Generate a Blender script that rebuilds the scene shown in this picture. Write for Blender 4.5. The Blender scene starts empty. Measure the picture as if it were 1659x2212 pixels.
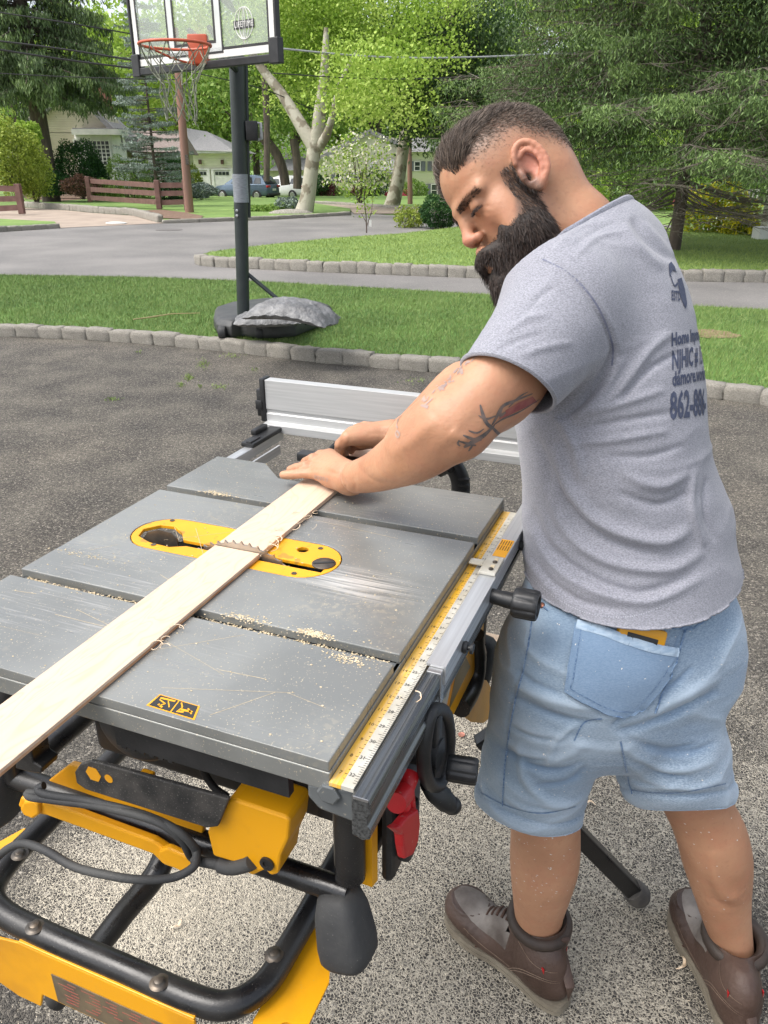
import bpy, bmesh, math, random
import numpy as np
from mathutils import Vector, Matrix
from mathutils.bvhtree import BVHTree
R=math.radians
rnd=random.Random(7); rng=np.random.default_rng(11)
scene=bpy.context.scene; COL=scene.collection
# ---------------- camera ----------------
H=1.44; FPX=1680.; CX=829.5; CY=1106.; PIT=R(23.95)
cd=bpy.data.cameras.new('camera'); cam=bpy.data.objects.new('camera',cd); COL.objects.link(cam)
cam.location=(0,0,H); cam.rotation_euler=(R(90)-PIT,0,0)
cd.sensor_fit='HORIZONTAL'; cd.sensor_width=36; cd.lens=36*FPX/1659; cd.clip_end=600; cd.clip_start=.05
cd.dof.use_dof=False
scene.camera=cam
# ---------------- light ----------------
w=bpy.data.worlds.new('World'); scene.world=w; w.use_nodes=True
nt=w.node_tree; bg=nt.nodes['Background']
sky=nt.nodes.new('ShaderNodeTexSky'); sky.sky_type='NISHITA'; sky.sun_disc=False
SUN_EL=R(58); SUN_AZ=R(250)
sky.sun_elevation=SUN_EL; sky.sun_rotation=SUN_AZ; sky.dust_density=4.0; sky.air_density=1.0; sky.ozone_density=1.0
hs=nt.nodes.new('ShaderNodeHueSaturation'); hs.inputs['Saturation'].default_value=.42
nt.links.new(sky.outputs[0],hs.inputs['Color']); nt.links.new(hs.outputs[0],bg.inputs[0]); bg.inputs[1].default_value=.15
sd=bpy.data.lights.new('sun','SUN'); sd.energy=1.0; sd.angle=R(38); sd.color=(1,.96,.9)
so=bpy.data.objects.new('sun',sd); COL.objects.link(so)
# direction towards the sun: azimuth measured like the sky node
sv=Vector((math.sin(SUN_AZ)*math.cos(SUN_EL), math.cos(SUN_AZ)*math.cos(SUN_EL), math.sin(SUN_EL)))
so.rotation_euler=sv.to_track_quat('Z','Y').to_euler(); so.location=(0,0,30)
scene.view_settings.view_transform='Standard'; scene.view_settings.look='None'
scene.view_settings.exposure=1.2; scene.view_settings.gamma=1
# ---------------- pixel <-> place helpers ----------------
cp,sp=math.cos(PIT),math.sin(PIT)
CAM=np.array([0,0,H])
def ray(px,py):
    u=(px-CX)/FPX; v=-(py-CY)/FPX
    return np.array([u,cp+sp*v,-sp+cp*v])
def gz(px,py,z=0.): r=ray(px,py); return CAM+r*((z-H)/r[2])
def gy(px,py,Y): r=ray(px,py); return CAM+r*(Y/r[1])
def gd(px,py,d): return CAM+ray(px,py)*d
def proj(P):
    P=np.asarray(P,float).reshape(-1,3); x,y,z=P[:,0],P[:,1],P[:,2]-H
    d=cp*y-sp*z; up=sp*y+cp*z
    return np.stack([CX+FPX*x/d,CY-FPX*up/d,d],1)
TO=np.array([-.0509,.5599,H-.5003]); TY=1.1902; ct,st=math.cos(TY),math.sin(TY); TH=TO[2]
def w2l(P): q=np.asarray(P)-TO; return np.array([ct*q[0]+st*q[1],-st*q[0]+ct*q[1],q[2]])
def l2w(P): u,v,w_=P; return TO+np.array([ct*u-st*v,st*u+ct*v,w_])
LC=w2l(CAM)
def _lp(px,py,ax,val):
    b=w2l(CAM+ray(px,py)); t=(val-LC[ax])/(b-LC)[ax]; return LC+(b-LC)*t
def pw(px,py,w_=0.): return _lp(px,py,2,w_)
def pv(px,py,v): return _lp(px,py,1,v)
def pu(px,py,u): return _lp(px,py,0,u)
def U3(p): return (p[0],p[1],p[2]+TH)       # table frame -> saw empty frame (z from the ground)
# ---------------- object helpers ----------------
def tag(o,label=None,cat=None,group=None,kind=None):
    if label: o['label']=label
    if cat: o['category']=cat
    if group: o['group']=group
    if kind: o['kind']=kind
    return o
def empty(name,loc=(0,0,0),rz=0,label=None,cat=None,group=None):
    o=bpy.data.objects.new(name,None); COL.objects.link(o); o.location=loc; o.rotation_euler=(0,0,rz); o.empty_display_size=.1
    return tag(o,label,cat,group)
def frame(T,ref=None):
    T=Vector(T).normalized()
    ref=Vector(ref) if ref is not None else (Vector((0,0,1)) if abs(T.z)<.9 else Vector((1,0,0)))
    a=ref.cross(T).normalized(); b=T.cross(a).normalized(); return a,b,T
def catmull(pts,n=6,closed=False):
    P=[np.array(p,float) for p in pts]; m=len(P); out=[]
    rngk=range(m if closed else m-1)
    for i in rngk:
        if closed: a,b,c,d=P[i-1],P[i],P[(i+1)%m],P[(i+2)%m]
        else: a,b,c,d=P[max(i-1,0)],P[i],P[i+1],P[min(i+2,m-1)]
        for k in range(n):
            t=k/n; out.append(.5*((2*b)+(-a+c)*t+(2*a-5*b+4*c-d)*t*t+(-a+3*b-3*c+d)*t**3))
    if not closed: out.append(P[-1])
    return out
class MB:
    def __init__(s): s.v=[]; s.f=[]
    def add(s,vs,fs):
        o=len(s.v); s.v+=[tuple(map(float,p)) for p in vs]; s.f+=[tuple(i+o for i in f) for f in fs]; return s
    def box(s,c,size,rz=0,M=None,bev=0):
        x,y,z=[k/2 for k in size]
        if bev>0:
            bm=bmesh.new(); bmesh.ops.create_cube(bm,size=1)
            for v in bm.verts: v.co=Vector((v.co.x*size[0],v.co.y*size[1],v.co.z*size[2]))
            bmesh.ops.bevel(bm,geom=bm.edges[:],offset=bev,segments=2,profile=.5,affect='EDGES')
            bm.verts.index_update(); vs=[v.co.copy() for v in bm.verts]; fs=[[v.index for v in f.verts] for f in bm.faces]; bm.free()
        else:
            vs=[Vector((i*x,j*y,k*z)) for k in(-1,1) for j in(-1,1) for i in(-1,1)]
            fs=[(0,2,3,1),(4,5,7,6),(0,1,5,4),(2,6,7,3),(0,4,6,2),(1,3,7,5)]
        m=(M if M is not None else Matrix.Rotation(rz,3,'Z'))
        C=Vector(c); return s.add([m@v+C for v in vs],fs)
    def box2(s,a,b,bev=0):
        return s.box([(a[i]+b[i])/2 for i in range(3)],[abs(b[i]-a[i]) for i in range(3)],bev=bev)
    def rings(s,rs,cap=True,closed=False):
        n=len(rs[0]); vs=[p for r in rs for p in r]; fs=[]
        m=len(rs)
        for i in range(m if closed else m-1):
            for k in range(n):
                a=i*n+k; b=i*n+(k+1)%n; c=((i+1)%m)*n+(k+1)%n; d=((i+1)%m)*n+k; fs.append((a,b,c,d))
        if cap and not closed: fs.append(tuple(range(n))[::-1]); fs.append(tuple((m-1)*n+k for k in range(n)))
        return s.add(vs,fs)
    def tube(s,path,r,n=12,closed=False,cap=True,flat=1.0,ref=None):
        P=[Vector(p) for p in path]; m=len(P); rs=[]; pa=None
        rr=r if hasattr(r,'__len__') else [r]*m
        for i in range(m):
            if closed: T=P[(i+1)%m]-P[i-1]
            else: T=P[min(i+1,m-1)]-P[max(i-1,0)]
            if T.length<1e-9: T=Vector((0,0,1))
            T.normalize()
            if pa is None: a,b,_=frame(T,ref)
            else:
                a=(pa-T*pa.dot(T));
                a=a.normalized() if a.length>1e-6 else frame(T)[0]
                b=T.cross(a).normalized()
            pa=a
            rs.append([P[i]+a*math.cos(2*math.pi*k/n)*rr[i]+b*math.sin(2*math.pi*k/n)*rr[i]*flat for k in range(n)])
        return s.rings(rs,cap=cap,closed=closed)
    def cyl(s,a,b,r,r2=None,n=20): return s.tube([a,b],[r,r if r2 is None else r2],n)
    def lathe(s,o,axis,prof,n=24):
        a,b,T=frame(axis); o=Vector(o)
        return s.rings([[o+T*h+a*math.cos(2*math.pi*k/n)*r+b*math.sin(2*math.pi*k/n)*r for k in range(n)] for h,r in prof])
    def prism(s,poly,vec):
        n=len(poly); P=[Vector(p) for p in poly]; V=Vector(vec)
        return s.add(P+[p+V for p in P],[tuple(range(n))[::-1],tuple(range(n,2*n))]+[(i,(i+1)%n,n+(i+1)%n,n+i) for i in range(n)])
    def sphere(s,c,r,n=16,m=10,M=None):
        r=r if hasattr(r,'__len__') else (r,r,r); C=Vector(c); vs=[];fs=[]
        rs=[]
        for j in range(1,m):
            ph=math.pi*j/m; rs.append([(math.sin(ph)*math.cos(2*math.pi*k/n),math.sin(ph)*math.sin(2*math.pi*k/n),math.cos(ph)) for k in range(n)])
        vs=[(0,0,1)]+[p for q in rs for p in q]+[(0,0,-1)]
        for k in range(n): fs.append((0,1+k,1+(k+1)%n))
        for j in range(m-2):
            for k in range(n): a=1+j*n; fs.append((a+k,a+n+k,a+n+(k+1)%n,a+(k+1)%n))
        L=len(vs)-1; a=1+(m-2)*n
        for k in range(n): fs.append((L,a+(k+1)%n,a+k))
        out=[]
        for p in vs:
            q=Vector((p[0]*r[0],p[1]*r[1],p[2]*r[2]))
            if M is not None: q=M@q
            out.append(q+C)
        return s.add(out,fs)
    def build(s,name,mat,parent=None,smooth=True,bevel=0,sharp=40,fix=True):
        me=bpy.data.meshes.new(name); me.from_pydata(s.v,[],s.f)
        if fix:
            bm=bmesh.new(); bm.from_mesh(me); bmesh.ops.recalc_face_normals(bm,faces=bm.faces); bm.to_mesh(me); bm.free()
        o=bpy.data.objects.new(name,me); COL.objects.link(o)
        if mat: me.materials.append(mat)
        if smooth:
            me.polygons.foreach_set('use_smooth',[True]*len(me.polygons))
            try: me.set_sharp_from_angle(angle=R(sharp))
            except Exception: pass
        if bevel:
            b=o.modifiers.new('b','BEVEL'); b.width=bevel; b.segments=2; b.limit_method='ANGLE'; b.angle_limit=R(35); b.harden_normals=False
        if parent: o.parent=parent
        return o
def npmesh(name,V,F,mat,parent=None,smooth=False,attr=None):
    """V (n,3), F (m,k) arrays -> one mesh object; attr = dict name->(n,) or (n,4) point values"""
    V=np.asarray(V,np.float32); F=np.asarray(F,np.int32); me=bpy.data.meshes.new(name)
    me.vertices.add(len(V)); me.vertices.foreach_set('co',V.ravel())
    k=F.shape[1]; me.loops.add(F.size); me.loops.foreach_set('vertex_index',F.ravel())
    me.polygons.add(len(F)); me.polygons.foreach_set('loop_start',np.arange(0,F.size,k,dtype=np.int32))
    if smooth: me.polygons.foreach_set('use_smooth',np.ones(len(F),bool))
    me.update(calc_edges=True)
    if attr:
        for nm,a in attr.items():
            a=np.asarray(a,np.float32)
            if a.ndim==1: at=me.attributes.new(nm,'FLOAT','POINT'); at.data.foreach_set('value',a)
            else: at=me.attributes.new(nm,'FLOAT_COLOR','POINT'); at.data.foreach_set('color',a.ravel())
    o=bpy.data.objects.new(name,me); COL.objects.link(o)
    if mat: me.materials.append(mat)
    if parent: o.parent=parent
    return o
# ---------------- materials ----------------
def lin(c):
    if isinstance(c,str):
        c=[int(c[i:i+2],16)/255 for i in(0,2,4)]; c=[x/12.92 if x<.04045 else ((x+.055)/1.055)**2.4 for x in c]
    return (*c[:3],1)
def nodes(name):
    m=bpy.data.materials.new(name); m.use_nodes=True; nt=m.node_tree; b=nt.nodes['Principled BSDF']
    return m,nt,b
def N(nt,t,**kw):
    n=nt.nodes.new(t)
    for k,v in kw.items():
        if k.startswith('i_'): n.inputs[k[2:].replace('_',' ')].default_value=v
        else: setattr(n,k,v)
    return n
def ramp(nt,src,stops):
    r=nt.nodes.new('ShaderNodeValToRGB'); e=r.color_ramp.elements
    while len(e)<len(stops): e.new(.5)
    for i,(p,c) in enumerate(stops): e[i].position=p; e[i].color=c if hasattr(c,'__len__') else (c,c,c,1)
    nt.links.new(src,r.inputs[0]); return r.outputs[0]
def mixc(nt,fac,a,b,mode='MIX'):
    m=nt.nodes.new('ShaderNodeMix'); m.data_type='RGBA'; m.blend_type=mode
    for s,v in((0,fac),(6,a),(7,b)):
        if hasattr(v,'is_output') or isinstance(v,bpy.types.NodeSocket): nt.links.new(v,m.inputs[s])
        else: m.inputs[s].default_value=v
    return m.outputs[2]
def pmat(name,c1,c2=None,scale=8,rough=.6,metal=0,bump=0,bscale=60,stretch=None,detail=4,lo=.35,hi=.65,spec=.5,speck=None,rvar=0,coord='Object',sss=0,trans=0):
    """plain procedural material: two colours mixed by noise, optional specks, bump"""
    m,nt,b=nodes(name); c1=lin(c1); c2=lin(c2) if c2 else tuple(x*.8 for x in c1[:3])+(1,)
    tc=N(nt,'ShaderNodeTexCoord'); src=tc.outputs[coord]
    if stretch:
        mp=N(nt,'ShaderNodeMapping'); mp.inputs['Scale'].default_value=stretch; nt.links.new(src,mp.inputs[0]); src=mp.outputs[0]
    nz=N(nt,'ShaderNodeTexNoise',i_Scale=scale,i_Detail=detail); nt.links.new(src,nz.inputs['Vector'])
    f=ramp(nt,nz.outputs[0],[(lo,0.),(hi,1.)])
    col=mixc(nt,f,c1,c2)
    if speck:
        sc,thr,cs,ss=speck
        n2=N(nt,'ShaderNodeTexNoise',i_Scale=ss,i_Detail=2); nt.links.new(src,n2.inputs['Vector'])
        f2=ramp(nt,n2.outputs[0],[(thr,0.),(thr+.03,1.)]); mm=N(nt,'ShaderNodeMath',operation='MULTIPLY'); nt.links.new(f2,mm.inputs[0]); mm.inputs[1].default_value=sc
        col=mixc(nt,mm.outputs[0],col,lin(cs))
    nt.links.new(col,b.inputs['Base Color'])
    b.inputs['Metallic'].default_value=metal; b.inputs['Specular IOR Level'].default_value=spec
    if rvar:
        rr=N(nt,'ShaderNodeMapRange'); rr.inputs[3].default_value=max(0,rough-rvar); rr.inputs[4].default_value=min(1,rough+rvar); nt.links.new(f,rr.inputs[0]); nt.links.new(rr.outputs[0],b.inputs['Roughness'])
    else: b.inputs['Roughness'].default_value=rough
    if bump:
        n3=N(nt,'ShaderNodeTexNoise',i_Scale=bscale,i_Detail=3); nt.links.new(src,n3.inputs['Vector'])
        bp=N(nt,'ShaderNodeBump'); bp.inputs['Strength'].default_value=min(1,bump); bp.inputs['Distance'].default_value=.5/bscale; nt.links.new(n3.outputs[0],bp.inputs['Height']); nt.links.new(bp.outputs[0],b.inputs['Normal'])
    if trans: b.inputs['Transmission Weight'].default_value=trans
    if sss: b.inputs['Subsurface Weight'].default_value=sss; b.inputs['Subsurface Radius'].default_value=(.01,.004,.002); b.inputs['Subsurface Scale'].default_value=1
    return m
M={}
M['black_tube']=pmat('black_tube',(.007,.007,.008),(.022,.021,.020),scale=14,rough=.34,bump=.15,bscale=300,speck=(.5,.71,(.32,.3,.26),650),rvar=.1)
M['black_plastic']=pmat('black_plastic',(.009,.010,.011),(.02,.02,.021),scale=20,rough=.45,bump=.1,bscale=200,speck=(.5,.73,(.4,.37,.3),600))
M['rubber']=pmat('rubber',(.022,.023,.025),(.05,.05,.048),scale=12,rough=.7,bump=.2,bscale=150,speck=(.5,.72,(.35,.33,.28),600))
M['yellow']=pmat('yellow_paint',(.70,.32,.004),(.46,.20,.012),scale=9,lo=.48,hi=.8,detail=8,rough=.42,bump=.05,bscale=120,speck=(.5,.70,(.45,.32,.12),400))
M['yellow_plate']=pmat('yellow_plate',(.78,.36,.006),(.7,.31,.008),scale=12,rough=.4,speck=(.6,.64,(.25,.14,.03),30))
M['steel']=pmat('steel',(.55,.55,.55),(.4,.4,.4),scale=20,rough=.3,metal=.9,rvar=.1)
M['alu']=pmat('brushed_aluminium',(.50,.505,.50),(.42,.425,.42),scale=6,stretch=(30,1,30),rough=.5,metal=.35,rvar=.08)
M['alu_u']=pmat('rail_aluminium',(.56,.57,.575),(.46,.47,.48),scale=5,stretch=(1,40,40),rough=.36,metal=.6,rvar=.08)
M['red']=pmat('red_plastic',(.45,.01,.015),(.36,.01,.012),scale=10,rough=.4,speck=(.4,.68,(.5,.3,.25),150))
M['dark_steel']=pmat('dark_steel',(.05,.05,.05),(.16,.13,.1),scale=30,rough=.4,metal=.7)
M['white_plastic']=pmat('white_plastic',(.5,.485,.43),(.38,.35,.28),scale=30,rough=.45)
M['ink']=pmat('ink',(.015,.015,.015),(.03,.03,.03),rough=.6)

def nrm(v): v=np.asarray(v,float); return v/(np.linalg.norm(v)+1e-12)
# ================= GROUND =================
def zt(x,y):
    """lie of the land: level to 30 m, then falling gently away"""
    return -min(max(0.,y-30),70)*.018
def gt(px,py,z=0.):
    p=gz(px,py,z) if py>372+0 else gy(px,py,60)
    if p[1]>30 or p[1]<0:
        r=ray(px,py)
        # intersect with the falling plane z=-(y-30)*.024+z
        t=(z+.54-H)/(r[2]+.018*r[1]); p=CAM+r*t
    return p
def asphalt():
    m,nt,b=nodes('driveway_asphalt'); L=nt.links
    tc=N(nt,'ShaderNodeTexCoord'); P=tc.outputs['Object']
    def noise(sc,det=3,v=P,dist=0):
        n=N(nt,'ShaderNodeTexNoise',i_Scale=sc,i_Detail=det,i_Distortion=dist); L.new(v,n.inputs['Vector']); return n.outputs[0]
    nd=N(nt,'ShaderNodeTexNoise',i_Scale=90,i_Detail=2); L.new(P,nd.inputs['Vector'])
    va=N(nt,'ShaderNodeVectorMath',operation='SCALE'); va.inputs['Scale'].default_value=.011; L.new(nd.outputs[1],va.inputs[0])
    vb=N(nt,'ShaderNodeVectorMath',operation='ADD'); L.new(P,vb.inputs[0]); L.new(va.outputs[0],vb.inputs[1])
    vo=N(nt,'ShaderNodeTexVoronoi',i_Scale=165); L.new(vb.outputs[0],vo.inputs['Vector'])
    ve=N(nt,'ShaderNodeTexVoronoi',i_Scale=165,feature='DISTANCE_TO_EDGE'); L.new(vb.outputs[0],ve.inputs['Vector'])
    v2=N(nt,'ShaderNodeTexVoronoi',i_Scale=60,feature='DISTANCE_TO_EDGE'); L.new(vb.outputs[0],v2.inputs['Vector'])
    sx=N(nt,'ShaderNodeSeparateColor'); L.new(vo.outputs['Color'],sx.inputs[0])
    stone=ramp(nt,sx.outputs[0],[(0,(.035,.033,.03,1)),(.5,(.085,.078,.069,1)),(.85,(.17,.155,.133,1)),(1,(.36,.33,.28,1))])
    base=mixc(nt,ramp(nt,ve.outputs[0],[(0,1.),(.12,0.)]),stone,(.028,.026,.024,1))
    tint=ramp(nt,noise(.9,5),[(.3,(.8,.8,.81,1)),(.5,(1,.99,.97,1)),(.72,(1.25,1.2,1.13,1))])
    base=mixc(nt,1.,base,tint,'MULTIPLY')
    # dried grass/dust veins far off
    # sawdust: density falls off round the saw
    def blob(c,r,k=1.):
        s=N(nt,'ShaderNodeVectorMath',operation='SUBTRACT'); L.new(P,s.inputs[0]); s.inputs[1].default_value=(c[0],c[1],0)
        q=N(nt,'ShaderNodeVectorMath',operation='MULTIPLY'); L.new(s.outputs[0],q.inputs[0]); q.inputs[1].default_value=(1/r[0],1/r[1],1)
        l=N(nt,'ShaderNodeVectorMath',operation='LENGTH'); L.new(q.outputs[0],l.inputs[0])
        mr=N(nt,'ShaderNodeMapRange',interpolation_type='SMOOTHSTEP'); mr.inputs[1].default_value=.25; mr.inputs[2].default_value=1.; mr.inputs[3].default_value=k; mr.inputs[4].default_value=0; L.new(l.outputs['Value'],mr.inputs[0]); return mr.outputs[0]
    bl=[blob(*q) for q in SAWDUST]
    s=bl[0]
    for q in bl[1:]:
        mx=N(nt,'ShaderNodeMath',operation='MAXIMUM'); L.new(s,mx.inputs[0]); L.new(q,mx.inputs[1]); s=mx.outputs[0]
    nn=noise(3.2,4); ad=N(nt,'ShaderNodeMath',operation='MULTIPLY_ADD'); L.new(nn,ad.inputs[0]); ad.inputs[1].default_value=.7; ad.inputs[2].default_value=-.36
    dn=N(nt,'ShaderNodeMath',operation='ADD'); L.new(s,dn.inputs[0]); L.new(ad.outputs[0],dn.inputs[1])
    # sawdust fills the joints between stones first
    fine=noise(330,2); vv=N(nt,'ShaderNodeMath',operation='MULTIPLY_ADD'); L.new(fine,vv.inputs[0]); vv.inputs[1].default_value=.72; 
    ed=ramp(nt,ve.outputs[0],[(0,.66),(.30,0.)]); L.new(ed,vv.inputs[2])
    sm=N(nt,'ShaderNodeMath',operation='ADD'); L.new(vv.outputs[0],sm.inputs[0]); L.new(dn.outputs[0],sm.inputs[1])
    fac=ramp(nt,sm.outputs[0],[(.84,0.),(1.,.9)]); gate=ramp(nt,s,[(0.,.32),(.10,1.)]); fg=N(nt,'ShaderNodeMath',operation='MULTIPLY'); L.new(fac,fg.inputs[0]); L.new(gate,fg.inputs[1]); fac=fg.outputs[0]
    dust=mixc(nt,noise(500,1),(.62,.56,.45,1),(.42,.375,.29,1))
    col=mixc(nt,fac,base,dust); L.new(col,b.inputs['Base Color'])
    b.inputs['Roughness'].default_value=.85; b.inputs['Specular IOR Level'].default_value=.35
    bp=N(nt,'ShaderNodeBump'); bp.inputs['Strength'].default_value=.9; bp.inputs['Distance'].default_value=.004
    L.new(ramp(nt,ve.outputs[0],[(0,0.),(.3,1.)]),bp.inputs['Height'])
    L.new(bp.outputs[0],b.inputs['Normal']); return m
SAWDUST=[((.05,1.2),(.85,.6),.30),((-.3,1.25),(.6,.42),.46),((.05,.85),(.55,.5),.20),((.5,1.5),(1.2,1.0),.12),((-.15,1.45),(.5,.4),.5)]
M['asphalt']=asphalt()
M['road']=pmat('road_asphalt',(.19,.18,.17),(.125,.12,.115),scale=.6,rough=.9,bump=.6,bscale=90,detail=8,speck=(.5,.6,(.3,.28,.25),70))
M['road2']=pmat('shared_drive',(.17,.16,.15),(.115,.11,.105),scale=.8,rough=.9,bump=.6,bscale=90,detail=8,speck=(.5,.58,(.28,.26,.23),60))
M['lawn']=pmat('lawn',(.055,.13,.02),(.1,.2,.035),scale=1.1,rough=.9,bump=.8,bscale=40,detail=7)
M['lawn2']=pmat('far_lawn',(.11,.19,.04),(.17,.26,.06),scale=.8,rough=.9,bump=.8,bscale=40,detail=7)
M['pavers']=pmat('paver_drive',(.36,.29,.23),(.28,.225,.18),scale=1.5,rough=.9,bump=.5,bscale=20,detail=6)
M['mulch']=pmat('mulch',(.12,.07,.045),(.2,.13,.09),scale=12,rough=.95,bump=1,bscale=30,detail=6)
M['dirt']=pmat('dry_soil',(.2,.13,.08),(.26,.18,.11),scale=12,rough=.95,bump=1,bscale=30,detail=6)
def sheet(name,poly,z,mat,kind='structure',zf=None):
    bm=bmesh.new(); vs=[bm.verts.new((p[0],p[1],0)) for p in poly]; bm.faces.new(vs)
    # split at the crest (y=30) so that the sheet can bend with the land
    for yy in (30.,100.):
        bmesh.ops.bisect_plane(bm,geom=bm.verts[:]+bm.edges[:]+bm.faces[:],plane_co=(0,yy,0),plane_no=(0,1,0))
    for v in bm.verts: v.co.z=zt(v.co.x,v.co.y)+z
    bmesh.ops.recalc_face_normals(bm,faces=bm.faces)
    for f in bm.faces:
        if f.normal.z<0: f.normal_flip()
    me=bpy.data.meshes.new(name); bm.to_mesh(me); bm.free(); me.materials.append(mat)
    o=bpy.data.objects.new(name,me); COL.objects.link(o); tag(o,kind=kind); return o
sheet('ground',[(-900,-20),(900,-20),(900,2500),(-900,2500)],-.02,M['lawn2'])
# road and shared drive: everything between the kerbs, island of lawn laid over it
ptxy=lambda *a:[tuple(gt(*p)[:2]) for p in a]
sheet('road',[(-60,3.5),(40,3.5),(40,60),(-60,60)][:0] or [(-60,8.)]+[(60,8.),(60,14)]+ptxy((1659,500),(1300,476),(1000,458),(870,466),(760,458),(600,474),(420,480))+[(-11,21.5),(-60,24)],-.008,M['road'])
driveway=[(-30,-15),(30,-15),(30,5.0)]+ptxy((1659,858),(1500,838),(1200,812),(975,797),(700,777),(480,752),(240,730),(0,722))+[(-6,7.4),(-12,7.7),(-30,8.6)]
sheet('driveway',driveway,-.004,M['asphalt'])
K0=ptxy((1659,830),(1500,812),(1200,785),(975,770),(700,752),(480,728),(240,708),(0,700))   # inner edge of the kerb (kerb top at .1 m)
def kz(lst,z): return [tuple(gz(*p,z)[:2]) for p in lst]
KP=kz([(1900,880),(1659,836),(1500,818),(1200,790),(975,773),(700,752),(480,727),(240,708),(0,699),(-300,690)],.10)
strip_far=ptxy((-400,602),(0,605),(300,610),(560,620),(800,634),(1080,651),(1300,664),(1659,684),(2000,705))
lawn_poly=KP[::1]+strip_far
sheet('lawn_strip',lawn_poly,.07,M['lawn'])
# ---- kerbs of granite blocks ----
M['granite']=pmat('granite_block',(.33,.31,.27),(.20,.185,.155),scale=22,rough=.9,bump=.8,bscale=60,detail=6,speck=(.6,.6,(.16,.14,.1),40))
def resample(P,step):
    P=[np.array(p,float) for p in P]; out=[P[0]]; acc=0; 
    for a,b in zip(P[:-1],P[1:]):
        L=np.linalg.norm(b-a); t=step-acc
        while t<=L: out.append(a+(b-a)*t/L); t+=step
        acc=(acc+L)%step
    return out
def block_mesh(seed):
    r=random.Random(seed); bm=bmesh.new(); bmesh.ops.create_cube(bm,size=1)
    bmesh.ops.subdivide_edges(bm,edges=bm.edges[:],cuts=3,use_grid_fill=True)
    for v in bm.verts:
        c=v.co; q=Vector((abs(c.x),abs(c.y),abs(c.z)))
        k=sum(1 for a in q if a>.49)
        if k>=2: c*= .955 if k==2 else .92
        c+=Vector((r.uniform(-1,1),r.uniform(-1,1),r.uniform(-1,1)))*.045
    me=bpy.data.meshes.new('granite_block'); bm.to_mesh(me); bm.free(); me.materials.append(M['granite']); me.polygons.foreach_set('use_smooth',[True]*len(me.polygons))
    return me
BLK=[block_mesh(i) for i in range(7)]
def kerb(path,step,wid,hgt,z0,label,group,jit=.01):
    P=resample(path,step); k=0
    for a,b in zip(P[:-1],P[1:]):
        d=b-a; L=np.linalg.norm(d); m=(a+b)/2
        o=bpy.data.objects.new('kerb_block',BLK[k%7]); COL.objects.link(o)
        o.scale=(L*1.02,wid,hgt*1.08); o.location=(m[0],m[1],zt(*m)+z0+hgt/2+rnd.uniform(-jit,jit)); o.rotation_euler=(rnd.uniform(-.04,.04),rnd.uniform(-.03,.03),math.atan2(d[1],d[0])+rnd.uniform(-.03,.03)+(math.pi if k%2 else 0))
        tag(o,label,'kerb block',group); k+=1
off=lambda P,o:[(p[0],p[1]+o) for p in P]
kerb(off(KP,-.03),.235,.12,.115,-.02,'rough granite block in the kerb between near driveway and lawn strip','granite blocks edging the near driveway')
# island of lawn across the shared drive
isl_near=kz([(428,552),(445,556),(520,560),(700,568),(900,575),(1050,580),(1659,588),(2100,600)],.12)
isl_far=kz([(2100,520),(1659,505),(1300,482),(1010,487),(870,503),(720,513),(600,525),(500,536),(450,544)],.10)
sheet('lawn_island',off(isl_near,.04)+isl_far,.09,M['lawn2'])
kerb(isl_near,.27,.16,.17,-.03,'pale granite block in the kerb round the far lawn island','granite blocks edging the lawn island')
# far side: gardens, paver drive
far_edge=ptxy((345,483),(420,481),(600,474),(760,465))
sheet('far_lawn',ptxy((-500,520),(0,492),(130,492),(118,480),(0,474),(-400,474)),.02,M['lawn2'])
sheet('far_lawn',ptxy((60,447),(200,458),(290,464),(352,481),(420,479),(600,473),(757,464),(757,452),(650,436),(470,424),(60,424)),.03,M['lawn2'])
sheet('paver_drive',ptxy((-200,470),(118,482),(130,492),(352,482),(290,466),(200,460),(60,449),(-200,436)),.0,M['pavers'])
sheet('paver_drive',ptxy((670,440),(800,446),(900,452),(960,462),(765,462),(757,455),(640,440)),.012,M['pavers'])
sheet('mulch_bed',ptxy((270,459),(330,474),(430,478),(440,470),(400,462),(350,456)),.05,M['mulch'])
sheet('mulch_bed',ptxy((40,418),(60,432),(130,436),(280,424),(430,420),(450,412)),.045,M['mulch'])
kerb(ptxy((55,447),(120,452),(200,459),(290,465),(352,482)),.35,.18,.22,-.02,'weathered block edging the tan driveway in front of the wooden fence','blocks edging the far tan driveway')
kerb(ptxy((352,482),(420,480),(600,473),(757,464)),.5,.16,.12,-.03,'low mossy kerb stone along the far side of the road','kerb stones along the far road edge')
kerb(ptxy((-100,508),(0,500),(130,492)),.35,.16,.14,-.03,'low block beside the road at the mouth of the tan driveway','kerb blocks by the left verge')
kerb(ptxy((650,437),(800,447),(960,462)),.6,.2,.14,-.03,'reddish kerb stone along the neighbour path under the cream house','kerb stones along the neighbour path')
# bare soil patch in the lawn right of the man
def patch(name,c,rx,ry,z,mat):
    n=28; r=random.Random(3); sheet(name,[(c[0]+math.cos(2*math.pi*k/n)*rx*r.uniform(.75,1.15),c[1]+math.sin(2*math.pi*k/n)*ry*r.uniform(.75,1.15)) for k in range(n)],z,mat)
patch('soil_patch',gz(1525,722,.07),.28,.22,.078,M['dirt'])
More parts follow.
